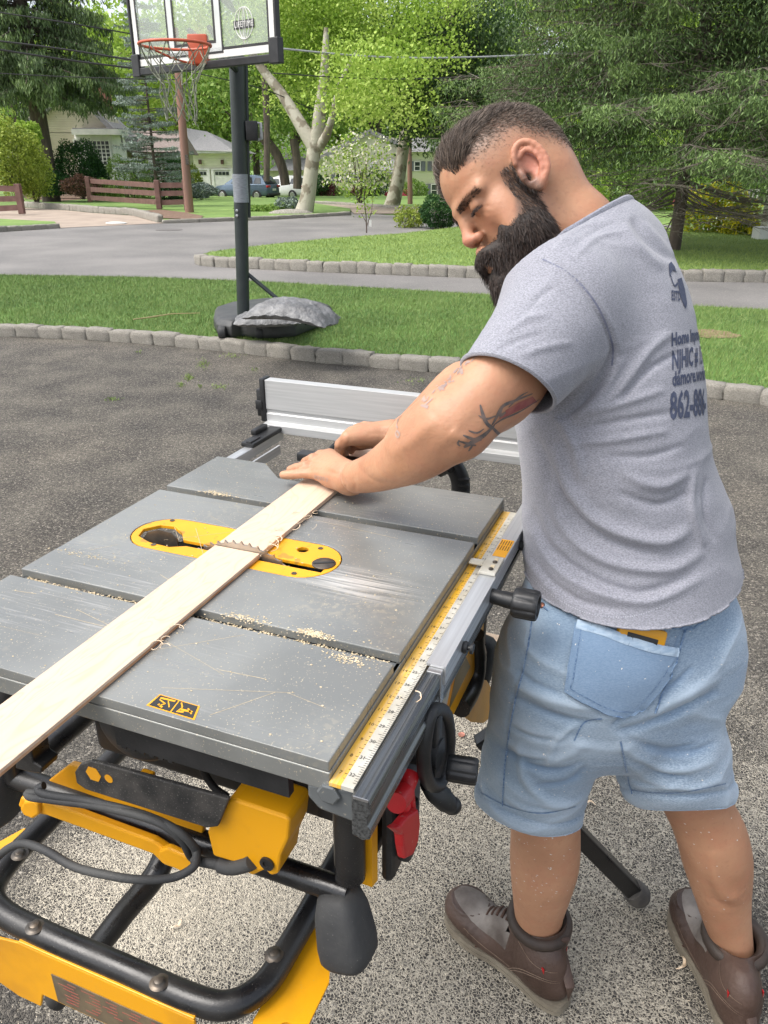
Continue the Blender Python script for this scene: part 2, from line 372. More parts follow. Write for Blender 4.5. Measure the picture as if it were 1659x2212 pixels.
# ---- grass ----
def inpoly(P,x,y):
    c=np.zeros(len(x),bool); n=len(P); j=n-1
    for i in range(n):
        xi,yi=P[i]; xj,yj=P[j]
        k=((yi>y)!=(yj>y))&(x<(xj-xi)*(y-yi)/(yj-yi+1e-12)+xi); c^=k; j=i
    return c
def grass_mat(name,a,b_):
    m,nt,b=nodes(name); at=N(nt,'ShaderNodeAttribute',attribute_name='v'); tc=N(nt,'ShaderNodeTexCoord')
    nz=N(nt,'ShaderNodeTexNoise',i_Scale=.9,i_Detail=4); nt.links.new(tc.outputs['Object'],nz.inputs['Vector'])
    mm=N(nt,'ShaderNodeMath',operation='ADD'); nt.links.new(at.outputs['Fac'],mm.inputs[0]); nt.links.new(nz.outputs[0],mm.inputs[1])
    f=ramp(nt,mm.outputs[0],[(.55,0.),(1.35,1.)]); nt.links.new(mixc(nt,f,lin(a),lin(b_)),b.inputs['Base Color']); b.inputs['Roughness'].default_value=.6
    b.inputs['Subsurface Weight'].default_value=0; return m
M['grass']=grass_mat('grass_blades',(.060,.115,.020),(.18,.25,.065)); M['grass2']=grass_mat('grass_blades_bright',(.12,.20,.03),(.26,.34,.08))
def grass(name,poly,n,h,wd,z,mat,label,ymax=99):
    P=np.array(poly); x=rng.uniform(P[:,0].min(),P[:,0].max(),n*3); y=rng.uniform(P[:,1].min(),min(ymax,P[:,1].max()),n*3)
    k=inpoly(poly,x,y); pr=proj(np.stack([x,y,np.zeros_like(x)],1)); k&=(pr[:,0]>-120)&(pr[:,0]<1780); x=x[k][:n]; y=y[k][:n]; n=len(x)
    a=rng.uniform(0,2*np.pi,n); hh=h*rng.uniform(.6,1.25,n); ww=wd*rng.uniform(.7,1.3,n); lx=rng.normal(0,.4,n)*hh+.12*hh; ly=rng.normal(0,.35,n)*hh
    zz=z-np.maximum(0,y-30)*.018
    b0=np.stack([x-np.cos(a)*ww,y-np.sin(a)*ww,zz],1); b1=np.stack([x+np.cos(a)*ww,y+np.sin(a)*ww,zz],1); t=np.stack([x+lx,y+ly,zz+hh],1)
    V=np.stack([b0,b1,t],1).reshape(-1,3); F=np.arange(3*n).reshape(-1,3); v=np.repeat(rng.uniform(0,1,n),3)
    o=npmesh(name,V,F,mat,attr={'v':v}); tag(o,label,'grass',kind='stuff')
grass('lawn_grass',lawn_poly,190000,.036,.0024,.065,M['grass'],'short mown grass of the strip beside the driveway')
grass('island_grass',off(isl_near,.05)+isl_far,90000,.038,.0045,.085,M['grass2'],'bright mown grass on the far lawn island')
# ================= TABLE SAW =================
saw=empty('table_saw',(TO[0],TO[1],0),TY,'grey topped portable table saw with yellow throat plate on its black and yellow rolling stand','table saw')
def tabmat():
    m,nt,b=nodes('table_grey'); L=nt.links; tc=N(nt,'ShaderNodeTexCoord'); P=tc.outputs['Object']
    def ns(scale,det,st=None,lo=.4,hi=.6):
        v=P
        if st: mp=N(nt,'ShaderNodeMapping'); mp.inputs['Scale'].default_value=st; L.new(P,mp.inputs[0]); v=mp.outputs[0]
        n=N(nt,'ShaderNodeTexNoise',i_Scale=scale,i_Detail=det); L.new(v,n.inputs['Vector']); return ramp(nt,n.outputs[0],[(lo,0.),(hi,1.)])
    c=mixc(nt,ns(5,5),(.20,.205,.195,1),(.265,.27,.255,1))
    sc=ns(7,4,(60,2.2,1),.56,.74); big=ns(4,3,None,.52,.75)
    mm=N(nt,'ShaderNodeMath',operation='MULTIPLY'); L.new(sc,mm.inputs[0]); L.new(big,mm.inputs[1])
    c=mixc(nt,mm.outputs[0],c,(.52,.5,.47,1))
    fine=ns(420,1,None,.68,.72); 
    c=mixc(nt,fine,c,(.45,.4,.3,1))
    dn=ns(9,6,(1,1,1),.6,.8); nn=ns(120,2,None,.5,.62); m2=N(nt,'ShaderNodeMath',operation='MULTIPLY'); L.new(dn,m2.inputs[0]); L.new(nn,m2.inputs[1])
    m3=N(nt,'ShaderNodeMath',operation='MULTIPLY'); L.new(m2.outputs[0],m3.inputs[0]); m3.inputs[1].default_value=.45; c=mixc(nt,m3.outputs[0],c,(.5,.44,.32,1))
    ws=N(nt,'ShaderNodeVectorMath',operation='SUBTRACT'); L.new(P,ws.inputs[0]); ws.inputs[1].default_value=(.315,.115,TH); wq=N(nt,'ShaderNodeVectorMath',operation='MULTIPLY'); L.new(ws.outputs[0],wq.inputs[0]); wq.inputs[1].default_value=(1/.05,1/.11,1); wl_=N(nt,'ShaderNodeVectorMath',operation='LENGTH'); L.new(wq.outputs[0],wl_.inputs[0])
    wm=ramp(nt,wl_.outputs['Value'],[(.2,1.),(1.,0.)]); m4=N(nt,'ShaderNodeMath',operation='MULTIPLY'); L.new(wm,m4.inputs[0]); L.new(ns(6,4,(50,1.5,1),.42,.66),m4.inputs[1]); c=mixc(nt,m4.outputs[0],c,(.60,.58,.54,1))
    L.new(c,b.inputs['Base Color']); b.inputs['Metallic'].default_value=.35
    rr=N(nt,'ShaderNodeMapRange'); rr.inputs[3].default_value=.26; rr.inputs[4].default_value=.42; L.new(ns(5,3,(7,1,1),.3,.7),rr.inputs[0]); L.new(rr.outputs[0],b.inputs['Roughness'])
    return m
M['table']=tabmat()
M['skirt']=pmat('table_casting',(.11,.12,.125),(.16,.17,.17),scale=8,rough=.5,metal=.3,speck=(.6,.66,(.4,.36,.28),150))
UM,VM=.67,.552
ic=(.353,.321); ir=.0505; iv=(.1545,.4875)      # throat plate
def stad(cu,v0,v1,r,n=14):
    a=[(cu+r*math.cos(t),v1-r+r*math.sin(t)) for t in np.linspace(0,math.pi,n)]
    return a+[(cu+r*math.cos(t),v0+r+r*math.sin(t)) for t in np.linspace(math.pi,2*math.pi,n)]
def slab(polys,z0,z1,name,mat,parent=saw,holes=(),bevel=0):
    """extrude outlines (with holes) between two heights: triangulated caps"""
    bm=bmesh.new()
    for ol in polys:
        loops=[ol]+list(holes); es=[]
        for lp in loops:
            vs=[bm.verts.new((p[0],p[1],z1+TH)) for p in lp]; es+= [bm.edges.new((vs[i],vs[(i+1)%len(vs)])) for i in range(len(vs))]
        g=bmesh.ops.triangle_fill(bm,use_beauty=True,use_dissolve=False,edges=es)
        fs=[f for f in g['geom'] if isinstance(f,bmesh.types.BMFace)]
        e=bmesh.ops.extrude_face_region(bm,geom=fs,use_keep_orig=True)
        for v in [q for q in e['geom'] if isinstance(q,bmesh.types.BMVert)]: v.co.z=z0+TH
    bmesh.ops.recalc_face_normals(bm,faces=bm.faces)
    me=bpy.data.meshes.new(name); bm.to_mesh(me); bm.free(); me.materials.append(mat)
    o=bpy.data.objects.new(name,me); COL.objects.link(o); o.parent=parent
    if bevel: b=o.modifiers.new('b','BEVEL'); b.width=bevel; b.segments=2; b.limit_method='ANGLE'; b.angle_limit=R(40)
    return o
s1,s2=.1665,.1855; s3,s4=.492,.511
# cast top: three fields parted by two mitre slots
bm_top=slab([[(0,0),(s1,0),(s1,VM),(0,VM)]],-.012,0,'table_field',M['table'],bevel=.0012)
f2=slab([[(s2,0),(s3,0),(s3,VM),(s2,VM)]],-.012,0,'table_field',M['table'],holes=[stad(.353,iv[0]-.0015,iv[1]+.0015,ir+.0015)],bevel=.0012)
f3=slab([[(s4,0),(UM,0),(UM,.21),(.612,.235),(.612,.39),(UM,.449),(UM,VM),(s4,VM)]],-.012,0,'table_field',M['table'],bevel=.0012)
b=MB(); 
for a,c in ((s1,s2),(s3,s4)): b.box2(U3((a,0,-.016)),U3((c,VM,-.0125)))
b.build('slot_floor',M['skirt'],saw,smooth=False)
# sawdust lying along the slots
def dustline(u,v0,v1,n,wd,seed,z=-.012):
    r=random.Random(seed); q=MB()
    for i in range(n):
        v=r.uniform(v0,v1); s=r.uniform(.0005,.0014); q.sphere(U3((u+r.gauss(0,wd),v,z+r.uniform(.0005,.002))),(s,s*r.uniform(1,2.5),s*.6),5,4,Matrix.Rotation(r.uniform(0,3),3,'Z'))
    return q
M['sawdust']=pmat('sawdust',(.62,.52,.36),(.45,.36,.22),scale=200,rough=.9)
q=dustline((s1+s2)/2+.005,.01,.54,520,.0022,1); q2=dustline((s3+s4)/2+.005,.01,.54,420,.0022,2)
q.add(q2.v,q2.f)
r_=random.Random(5)
for c,n,sd in (((s2+.002,.11),260,.012),((s2+.002,.2),160,.02),((.512,.45),160,.016),((.25,.5),60,.03),((s1-.01,.05),120,.012)):
    for i in range(n):
        s=r_.uniform(.0004,.0011); q.sphere(U3((c[0]+r_.gauss(0,.004),c[1]+r_.gauss(0,sd),.0004)),(s,s*1.5,s*.5),5,4)
for i in range(260):
    s=r_.uniform(.0004,.0011); q.sphere(U3((r_.uniform(0,UM),r_.uniform(0,VM),.0003)),(s,s*1.5,s*.5),5,4)
for i in range(34):
    u0,v0_=r_.uniform(.0,.66),r_.uniform(.02,.5); a=r_.gauss(1.57,.35); L_=r_.uniform(.02,.16); du,dv=math.cos(a)*L_,math.sin(a)*L_
    if v0_+dv>.54 or any(abs(u0+t*du-c)<.012 for c in (.176,.50) for t in (0,.5,1)) or not 0<u0+du<.60: continue
    n_=np.array([-dv,du])/L_*r_.uniform(.00012,.0003); q.add([U3((u0-n_[0],v0_-n_[1],.0002)),U3((u0+du-n_[0],v0_+dv-n_[1],.0002)),U3((u0+du+n_[0],v0_+dv+n_[1],.0002)),U3((u0+n_[0],v0_+n_[1],.0002))],[(0,1,2,3)])
o=q.build('table_dust',M['sawdust'],saw,smooth=False,fix=False); tag(o,kind='stuff')
# skirts below the top
b=MB()
b.box2(U3((-.001,-.001,-.034)),U3((.006,VM,-.0125))); b.box2(U3((.006,-.001,-.034)),U3((UM,.005,-.0125)))
b.box2(U3((.006,VM-.006,-.034)),U3((UM,VM,-.0125))); b.box2(U3((UM-.005,.005,-.034)),U3((UM,.2,-.0125)))
b.build('table_skirt',M['table'],saw,smooth=False,bevel=.001)
# brackets, ribs under the near skirt
b=MB()
b.prism([U3(p) for p in [(.0,-.042,-.022),(.0,.024,-.0345),(.0,.024,-.05),(.0,.012,-.062),(.0,-.03,-.066),(.0,-.042,-.045)]],(.02,0,0))
b.build('rail_bracket',M['skirt'],saw,smooth=False,bevel=.003)
c=pu(640,1668,0)
b=MB(); b.lathe(U3((-.0005,-.008+.008,-.036)),(-1,0,0),[(0,.0001),(0,.012),(.003,.012),(.004,.010),(.004,.0001)],6); b.build('bolt_head',M['skirt'],saw,smooth=False)
# throat plate
def inner_slot(): return [(.327,.168),(.3435,.168),(.3435,.40),(.362,.415),(.377,.44),(.374,.462),(.353,.478),(.33,.47),(.318,.44),(.316,.405),(.327,.385)]
th=slab([stad(.353,iv[0],iv[1],ir)],-.006,-.0004,'throat_plate',M['yellow_plate'],holes=[inner_slot(),[(.380+.0085*math.cos(t),.222+.0085*math.sin(t)) for t in np.linspace(0,2*math.pi,18)[:-1]]],bevel=.0008)
b=MB(); b.box2(U3((.30,.16,-.05)),U3((.41,.49,-.045))); b.build('well_floor',M['black_plastic'],th,smooth=False)
b=MB(); b.lathe(U3((.351,.175,-.0003)),(0,0,1),[(0,.0001),(0,.0165),(.0012,.0165),(.0018,.0155),(.0018,.0001)],28); kn=b.build('lock_knob',M['dark_steel'],th)
b=MB(); b.box(U3((.351,.175,.0018)),(.004,.029,.0008),rz=.5); b.build('screwdriver_groove',M['ink'],kn,smooth=False)
for u,v in ((.392,.2),(.311,.2),(.393,.455),(.313,.43)):
    b=MB(); b.lathe(U3((u,v,-.0002)),(0,0,1),[(0,.0001),(0,.0038),(.0006,.0038),(.0002,.002),(.0002,.0001)],16); b.build('screw',M['dark_steel'],th)
# blade: toothed steel disc
def bladem():
    b=MB(); cz=-.107; cv=.295; Rb=.127; n=60; ol=[]
    for i in range(n):
        a=2*math.pi*i/n; ol+=[(a,Rb),(a+.03,Rb*.962),(a+.085,Rb*.968)]
    f=[U3((.3335,cv+r*math.cos(a),cz+r*math.sin(a))) for a,r in ol]
    b.prism(f,(.0026,0,0)); return b
M['blade']=pmat('saw_blade',(.34,.3,.24),(.5,.47,.42),scale=14,rough=.4,metal=.9)
bladem().build('saw_blade',M['blade'],saw,smooth=False)
# riving part: dark curved plate behind the blade
b=MB(); b.prism([U3((.3345,v,w_)) for v,w_ in [(.40,-.03),(.405,.004),(.415,.012),(.435,.013),(.455,.006),(.465,-.005),(.46,-.03)]],(.0024,0,0)); b.build('riving_knife',M['dark_steel'],saw,smooth=False)
# warning label near the near edge
def quadmap(p00,p10,p01,p11):
    A,B,C,D=[np.array(p[:2]) for p in (p00,p10,p01,p11)]
    return lambda s,t:(A*(1-s)*(1-t)+B*s*(1-t)+C*(1-s)*t+D*s*t)
lab=quadmap(pw(316,1524),pw(420,1556),pw(345,1500),pw(432,1526))
b=MB(); P=[lab(*q) for q in ((0,0),(1,0),(1,1),(0,1))]; b.prism([U3((*p,.0002)) for p in P],(0,0,.0002)); wl=b.build('warning_label',M['yellow_plate'],saw,smooth=False)
b=MB()
def lq(s0,t0,s1_,t1,b,z=.0005): b.prism([U3((*lab(*q),z)) for q in ((s0,t0),(s1_,t0),(s1_,t1),(s0,t1))],(0,0,.0001))
lq(.04,.06,.485,.94,b); lq(.515,.06,.96,.94,b); b.build('black_panel',M['ink'],wl,smooth=False)
b=MB()
def lstroke(pts,wd,b,z=.0007):
    for a,c in zip(pts[:-1],pts[1:]):
        A,C=lab(*a),lab(*c); d=C-A; n=np.array([-d[1],d[0]]); n=n/np.linalg.norm(n)*wd
        b.prism([U3((*p,z)) for p in (A-n,C-n,C+n,A+n)],(0,0,.0001))
lstroke([(.1,.75),(.44,.82)],.0012,b); lstroke([(.12,.62),(.3,.45),(.2,.2)],.0007,b); lstroke([(.3,.7),(.42,.3)],.0006,b); lstroke([(.18,.3),(.3,.16)],.0011,b)
lstroke([(.58,.85),(.66,.55),(.62,.25)],.0007,b); lstroke([(.66,.4),(.9,.45)],.0013,b); lstroke([(.78,.6),(.9,.3)],.0008,b); lstroke([(.6,.2),(.74,.28)],.0012,b)
b.build('pictogram',M['yellow_plate'],wl,smooth=False)
# ---- front rail, rules and cursor ----
b=MB(); b.box2(U3((-.004,-.0135,-.024)),U3((.663,-.0015,-.020))); b.build('yellow_rule',pmat('yellow_rule',(.75,.4,.01),(.62,.42,.16),scale=7,rough=.5,stretch=(1.5,30,1)),saw,smooth=False)
b=MB(); b.box2(U3((-.004,-.0262,-.024)),U3((.663,-.0137,-.0195))); b.build('white_rule',M['white_plastic'],saw,smooth=False)
b=MB(); r_=random.Random(2)
for i in range(1,208):
    u=i*.0031; L_=.0036 if i%4 else (.0055 if i%8 else .0075)
    b.box2(U3((u-.00025,-.0262+L_*0+.0003,-.0196)),U3((u+.00025,-.0262+L_,-.0193)))
    if i%2==0: b.box2(U3((u-.00025,-.0135+.0003,-.0201)),U3((u+.00025,-.0135+L_*.6,-.0198)))
b.build('rule_ticks',M['ink'],saw,smooth=False)
M['ink2']=M['ink']
def textmesh(txt,size,font=None,extr=0.0):
    cu=bpy.data.curves.new('t','FONT'); cu.body=txt; cu.size=size; cu.align_x='CENTER'; cu.align_y='CENTER'; cu.extrude=extr; cu.resolution_u=2
    o=bpy.data.objects.new('t',cu); COL.objects.link(o); bpy.context.view_layer.update()
    me=bpy.data.meshes.new_from_object(o); bpy.data.objects.remove(o); bpy.data.curves.remove(cu)
    V=np.array([v.co[:] for v in me.vertices]).reshape(-1,3); F=[tuple(p.vertices) for p in me.polygons]; bpy.data.meshes.remove(me); return V,F
b=MB()
for i in range(0,26):
    u=.012+i*.0248
    for v,wz,nn in ((-.0178,-.0190,str(32-i) if i<33 else ''),(-.0062,-.0198,str(i+7))):
        V,F=textmesh(nn,.0062); b.add([U3((u+x*0-y,v+x,wz)) if False else U3((u+y,v-x,wz)) for x,y,z in V],F)
b.build('rule_numbers',M['ink'],saw,smooth=False,fix=False)
rail=MB()
prof=[(-.0275,-.021),(-.031,-.018),(-.0355,-.0205),(-.040,-.018),(-.0445,-.0205),(-.0465,-.024),(-.0465,-.036),(-.043,-.040),(-.043,-.05),(-.0465,-.054),(-.0455,-.066),(-.038,-.07),(-.0275,-.066)]
rail.prism([U3((-.012,v,w_)) for v,w_ in prof],(.95,0,0)); rail.build('front_rail',pmat('dark_rail',(.10,.105,.11),(.2,.21,.215),scale=5,stretch=(1,60,60),rough=.3,metal=.8,rvar=.1,speck=(.6,.68,(.5,.46,.38),200)),saw,smooth=False,bevel=.0008)
b=MB(); b.prism([U3((.20,v,w_)) for v,w_ in [(-.0265,-.0165),(-.0265,-.0135),(-.0495,-.0135),(-.0495,-.038),(-.0472,-.038),(-.0472,-.0165)]],(.78,0,0)); b.build('sliding_rail',M['alu_u'],saw,smooth=False)
b=MB(); b.prism([U3((.19,v,w_)) for v,w_ in [(-.030,-.017),(-.0472,-.017),(-.0475,-.06),(-.042,-.066),(-.036,-.06),(-.036,-.045),(-.032,-.04),(-.036,-.03)]],(.012,0,0)); b.build('rail_end',M['steel'],saw,smooth=False,bevel=.0008)
b=MB(); b.box2(U3((-.0135,-.0445,-.021)),U3((-.0125,-.03,-.018))); b.build('rail_clip',M['steel'],saw,smooth=False)
# label on sliding rail
b=MB(); b.box2(U3((.487,-.0475,-.0134)),U3((.545,-.0285,-.0129))); lb=b.build('rail_label',M['yellow_plate'],saw,smooth=False)
b=MB()
for i in range(5):
    for k in range(2): b.box2(U3((.508+k*.018,-.0455+i*.0036,-.0128)),U3((.523+k*.018,-.0445+i*.0036,-.0125)))
b.build('print_line',M['ink'],lb,smooth=False)
# cursor
b=MB(); b.box2(U3((.425,-.0485,-.0130)),U3((.478,-.0245,-.0085)),bev=.001); b.box2(U3((.448,-.0245,-.0125)),U3((.463,-.004,-.0095)),bev=.0008); cu_=b.build('fence_cursor',M['white_plastic'],saw,smooth=False)
for u in (.436,.458):
    b=MB(); b.box(U3((u+.006,-.0395,-.0082)),(.015,.0055,.0006)); b.build('cursor_slot',M['sawdust'],cu_,smooth=False)
    b=MB(); b.lathe(U3((u,-.0395,-.0085)),(0,0,1),[(0,.0001),(0,.0034),(.0018,.0034),(.0026,.002),(.0026,.0001)],14); b.build('screw',M['dark_steel'],cu_)
# knobs and screws on the rail's outer side
for px,py in ((1122,1178),(1000,1397)):
    c=pv(px,py,-.0495); b=MB(); b.lathe(U3((c[0],-.0495,c[2])),(0,-1,0),[(0,.0001),(0,.007),(.003,.008),(.006,.0065),(.006,.003),(.010,.003),(.010,.007),(.013,.0065),(.014,.0001)],16); b.build('rail_screw',M['black_plastic'],saw)
# fence lock knob: fluted black knob on a stem
c=pv(1070,1288,-.055); kb=MB(); kb.cyl(U3((c[0],-.045,c[2])),U3((c[0],-.085,c[2]-.003)),.010,.012,16); kn=kb.build('knob_stem',M['black_plastic'],saw)
def fluted(o,axis,r,L_,nf=8,n=64,hollow=True):
    a,b_,T=frame(axis); o=Vector(o); mb=MB(); rs=[]
    prof=[(0,.3),(0,.86),(.08,.97),(.2,1),(.8,1),(.95,.97),(1,.9),(1,.7),(.8,.62),(.8,.001)]
    for h,k in prof:
        ring=[]
        for i in range(n):
            t=2*math.pi*i/n; fl=1-.09*max(0,math.cos(nf*t))**3*(1 if .15<h<.98 and k>.8 else .3)
            ring.append(o+T*h*L_+(a*math.cos(t)+b_*math.sin(t))*r*k*fl)
        rs.append(ring)
    return mb.rings(rs)
fluted(U3((c[0],-.08,c[2]-.003)),(0.0,-1,0.0),.021,.034).build('fence_lock_knob',M['black_plastic'],saw)
# ---- fence ----
fe=MB(); fe.prism([U3((.866,.562,w_)) if False else U3((u,.568,w_)) for u,w_ in [(.866,-.012),(.866,.004),(.885,.006),(.885,.022),(.888,.024),(.888,.030),(.885,.032),(.885,.094),(.909,.094),(.909,-.012)]],(0,-.61,0))
fen=fe.build('rip_fence',M['alu'],saw,smooth=False,bevel=.0008)
b=MB(); b.box2(U3((.881,.5685,.004)),U3((.913,.580,.097)),bev=.003); b.box2(U3((.893,.580,.01)),U3((.911,.596,.07)),bev=.004); b.box2(U3((.878,.574,.03)),U3((.882,.590,.05)),bev=.002); b.build('fence_end_cap',M['black_plastic'],fen)
b=MB(); b.box2(U3((.862,-.03,-.04)),U3((.92,-.06,.05)),bev=.004); b.build('fence_head',M['black_plastic'],fen)
# rear rail with clamp
b=MB(); b.box2(U3((.672,.526,-.028)),U3((.88,.546,-.008)),bev=.0015); b.box2(U3((.66,.49,-.03)),U3((.80,.494,-.012))); b.build('rear_rail',M['alu_u'],saw,smooth=False)
b=MB(); b.box2(U3((.752,.522,-.008)),U3((.868,.552,.002)),bev=.003); b.box2(U3((.80,.545,.0)),U3((.85,.558,.012)),bev=.003); b.box2(U3((.752,.528,.002)),U3((.79,.54,.005)),bev=.001); b.build('rail_clamp',M['black_plastic'],saw)
# ---- body under the table ----
b=MB()
b.box2(U3((.16,.03,-.26)),U3((.60,.45,-.035)),bev=.01); b.build('motor_housing',M['black_plastic'],saw)
b=MB(); b.box2(U3((.16,.004,-.27)),U3((.60,.012,-.05))); yp=b.build('front_panel',M['yellow'],saw,smooth=False,bevel=.002)
# bevel scale: pale plate with ticks
def panel(pts,name,mat,v=.0030,th=.0012,parent=saw):
    b=MB(); b.prism([U3(pv(*p,v)) for p in pts],(0,th,0)); return b.build(name,mat,parent,smooth=False)
sc_=panel([(951,1436),(987,1420),(964,1532),(938,1526)],'bevel_scale',M['white_plastic'])
b=MB(); A_,B_,C_,D_=[np.array(pv(*p,.0018)) for p in ((956,1440),(984,1428),(962,1526),(942,1520))]
for i in range(26):
    t=i/25; P=A_*(1-t)+D_*t; Q=B_*(1-t)+C_*t; L_=.62 if i%5 else .95; X=P+(Q-P)*(1-L_*.5)*.0+(Q-P)*0; e0=P; e1=P+(Q-P)*(.35 if i%5 else .55); n_=nrm(D_-A_)*.00045
    b.prism([U3(e0-n_),U3(e1-n_),U3(e1+n_),U3(e0+n_)],(0,.0006,0))
for i,tx in enumerate(('10','20','30')):
    t=.12+.32*i; P=A_*(1-t)+D_*t; Q=B_*(1-t)+C_*t; c=P+(Q-P)*.78; ex=nrm(Q-P); ey=-nrm(D_-A_); V_,F_=textmesh(tx,.010); b.add([U3(c+ex*x+ey*y) for x,y,z in V_],F_)
b.build('scale_mark',M['ink'],sc_,smooth=False,fix=False)
panel([(988,1414),(993,1414),(969,1532),(964,1531)],'scale_rim',pmat('orange_rim',(.7,.27,.01),rough=.4),.0028)
panel([(994,1412),(1000,1404),(1016,1440),(973,1528),(970,1530)],'scale_window',pmat('smoked_plastic',(.10,.075,.03),(.16,.12,.05),scale=12,rough=.3),.0032)
# hand wheel: long black loop arm with crank knob, turned to stand upright
b=MB()
c0=pv(938,1655,-.045); c1=pv(945,1530,-.045)
loop=[pv(*p,-.045) for p in ((925,1688),(915,1640),(922,1570),(932,1538),(950,1532),(964,1548),(970,1600),(962,1660),(948,1695))]
b.tube([U3(p) for p in catmull(loop,5,True)],.0085,12,closed=True); hw=b.build('hand_wheel',M['black_plastic'],saw); b=MB(); b.prism([U3(p) for p in loop],(0,.006,0)); b.build('wheel_web',M['black_plastic'],hw,smooth=False)
b=MB(); b.cyl(U3((c0[0],-.052,c0[2]+.02)),U3((c0[0],.01,c0[2]+.02)),.018,.02); b.box2(U3((c0[0]-.01,-.05,c0[2]-.01)),U3((c0[0]+.012,-.04,c0[2]+.075)),bev=.003); b.build('wheel_hub',M['black_plastic'],hw)
k0=pv(958,1655,-.05); fluted(U3((k0[0],-.055,k0[2])),(.15,-1,0),.0165,.036,7).build('crank_knob',M['black_plastic'],hw)
b=MB(); l0=pv(918,1692,-.03); l1=pv(976,1740,-.06)
b.tube([U3(p) for p in (l0,l0*.7+l1*.3,l0*.3+l1*.7,l1)],[.011,.018,.019,.013],16,flat=.7); b.sphere(U3(l1),(.0125,.0125,.011)); b.build('bevel_lock_lever',M['black_plastic'],saw)
# switch box with red paddle
b=MB(); b.box2(U3((.135,-.012,-.30)),U3((.24,.005,-.115)),bev=.008); b.box2(U3((.145,-.03,-.27)),U3((.18,-.012,-.19)),bev=.006); sw=b.build('switch_box',M['black_plastic'],saw)
b=MB()
P=[pv(*p,-.045) for p in ((866,1783),(882,1763),(905,1748),(909,1775),(905,1815),(893,1848),(877,1856),(872,1830),(870,1806),(851,1790))]
b.prism([U3(p) for p in P],(0,.011,0)); pd=b.build('stop_paddle',M['red'],saw,smooth=False,bevel=.003)
b=MB(); a_=pv(884,1690,-.03); c_=pv(890,1765,-.035); d_=pv(862,1722,-.03)
b.tube([U3(a_+np.array([0,.02,0])),U3(a_),U3(c_)],.0055,10); b.tube([U3(d_+np.array([0,.03,0])),U3(d_),U3(pv(873,1745,-.035))],.008,12)
b.cyl(U3(pv(888,1670,-.028)),U3(pv(876,1705,-.028)),.0105,.010); b.cyl(U3(pv(872,1712,-.03)),U3(pv(855,1735,-.03)),.0125,.012)
b.build('red_switch_arm',M['red'],pd)
# roll cage tubes
UC=.10
cz=-.292
b=MB(); b.tube([U3(p) for p in ((UC,.028,-.04),(UC,.028,cz+.03))],.0185,20); cg=b.build('cage_tube',M['black_tube'],saw)
b=MB(); b.prism([U3(p) for p in [(UC+.012,.005,-.05),(UC+.024,.003,-.05),(UC+.024,.003,-.285),(UC+.012,.005,-.285)]],(0,.03,0)); b.build('yellow_edge_plate',M['yellow'],saw,smooth=False)
b=MB(); b.tube([U3((UC,v,cz)) for v in (.03,.15,.3,.45,.575)],.0155,20); b.build('cross_tube',M['black_tube'],saw)
b=MB(); b.tube([U3((UC,.55,-.05)),U3((UC,.55,cz))],.0165,20); b.tube([U3((.66,.03,cz)),U3((.66,.55,cz))],.0165); b.tube([U3((.66,.03,-.04)),U3((.66,.03,cz))],.0165); b.tube([U3((UC,.55,cz)),U3((.66,.55,cz))],.0165); b.tube([U3((UC+.05,.04,cz-.005)),U3((.66,.03,cz-.005))],.0165); b.build('cage_frame',M['black_tube'],saw)
b=MB(); b.box2(U3((.112,.03,-.20)),U3((.118,.075,-.035)),bev=.001); b.build('black_plate',M['black_plastic'],saw)
for px,c in ((0,(UC-.012,.030,-.345)),(1,(UC-.012,.585,-.33)),(2,(.67,.03,-.34))):
    b=MB(); RT=Matrix.Rotation(R(-14 if px==0 else 10),3,'X')@Matrix.Rotation(R(10),3,'Y'); sq_=lambda t,e: math.copysign(abs(t)**e,t)
    n_=28; rs=[[Vector(U3(c))+RT@Vector((.034*k*sq_(math.cos(t),.6),.032*k*sq_(math.sin(t),.6),z)) for t in [2*math.pi*i/n_ for i in range(n_)]] for z,k in ((.060,.35),(.058,.55),(.052,.72),(.03,.90),(-.01,1.),(-.026,.98),(-.034,.85),(-.038,.55))]
    b.rings(rs); f=b.build('rubber_foot',M['rubber'],saw)
# near-skirt underside ribs and round motor end
b=MB()
for i in range(6): b.box2(U3((.012,.19+i*.012,-.075)),U3((.02,.196+i*.012,-.03)))
b.sphere(U3((.06,.27,-.075)),(.03,.055,.055),20,12); b.box2(U3((.01,.05,-.07)),U3((.02,.26,-.035))); b.build('motor_end',M['black_plastic'],saw)
# ---- stand ----
loopp=[(.60,.125,-.44),(.27,.125,-.445),(.17,.125,-.448),(.11,.127,-.45),(.055,.131,-.45),(.018,.155,-.45),(.006,.20,-.45),(.006,.31,-.45),(.006,.44,-.45),(.012,.525,-.45),(.035,.565,-.45),(.09,.582,-.45),(.18,.585,-.45),(.60,.585,-.44)]
b=MB(); b.tube([U3(p) for p in catmull(loopp,6)],.0172,20); st_=b.build('stand_handle',M['black_tube'],saw)
for px,py in ((43,1845),(75,2002),(344,2122),(592,2062)):
    c=pw(px,py,-.4335); b=MB(); b.lathe(U3((c[0],c[1],-.4345)),(0,0,1),[(0,.0001),(0,.012),(.001,.0125),(.002,.009),(.003,.0075),(.006,.006),(.0072,.003),(.0072,.0001)],20); b.build('handle_bolt',M['dark_steel'],st_)
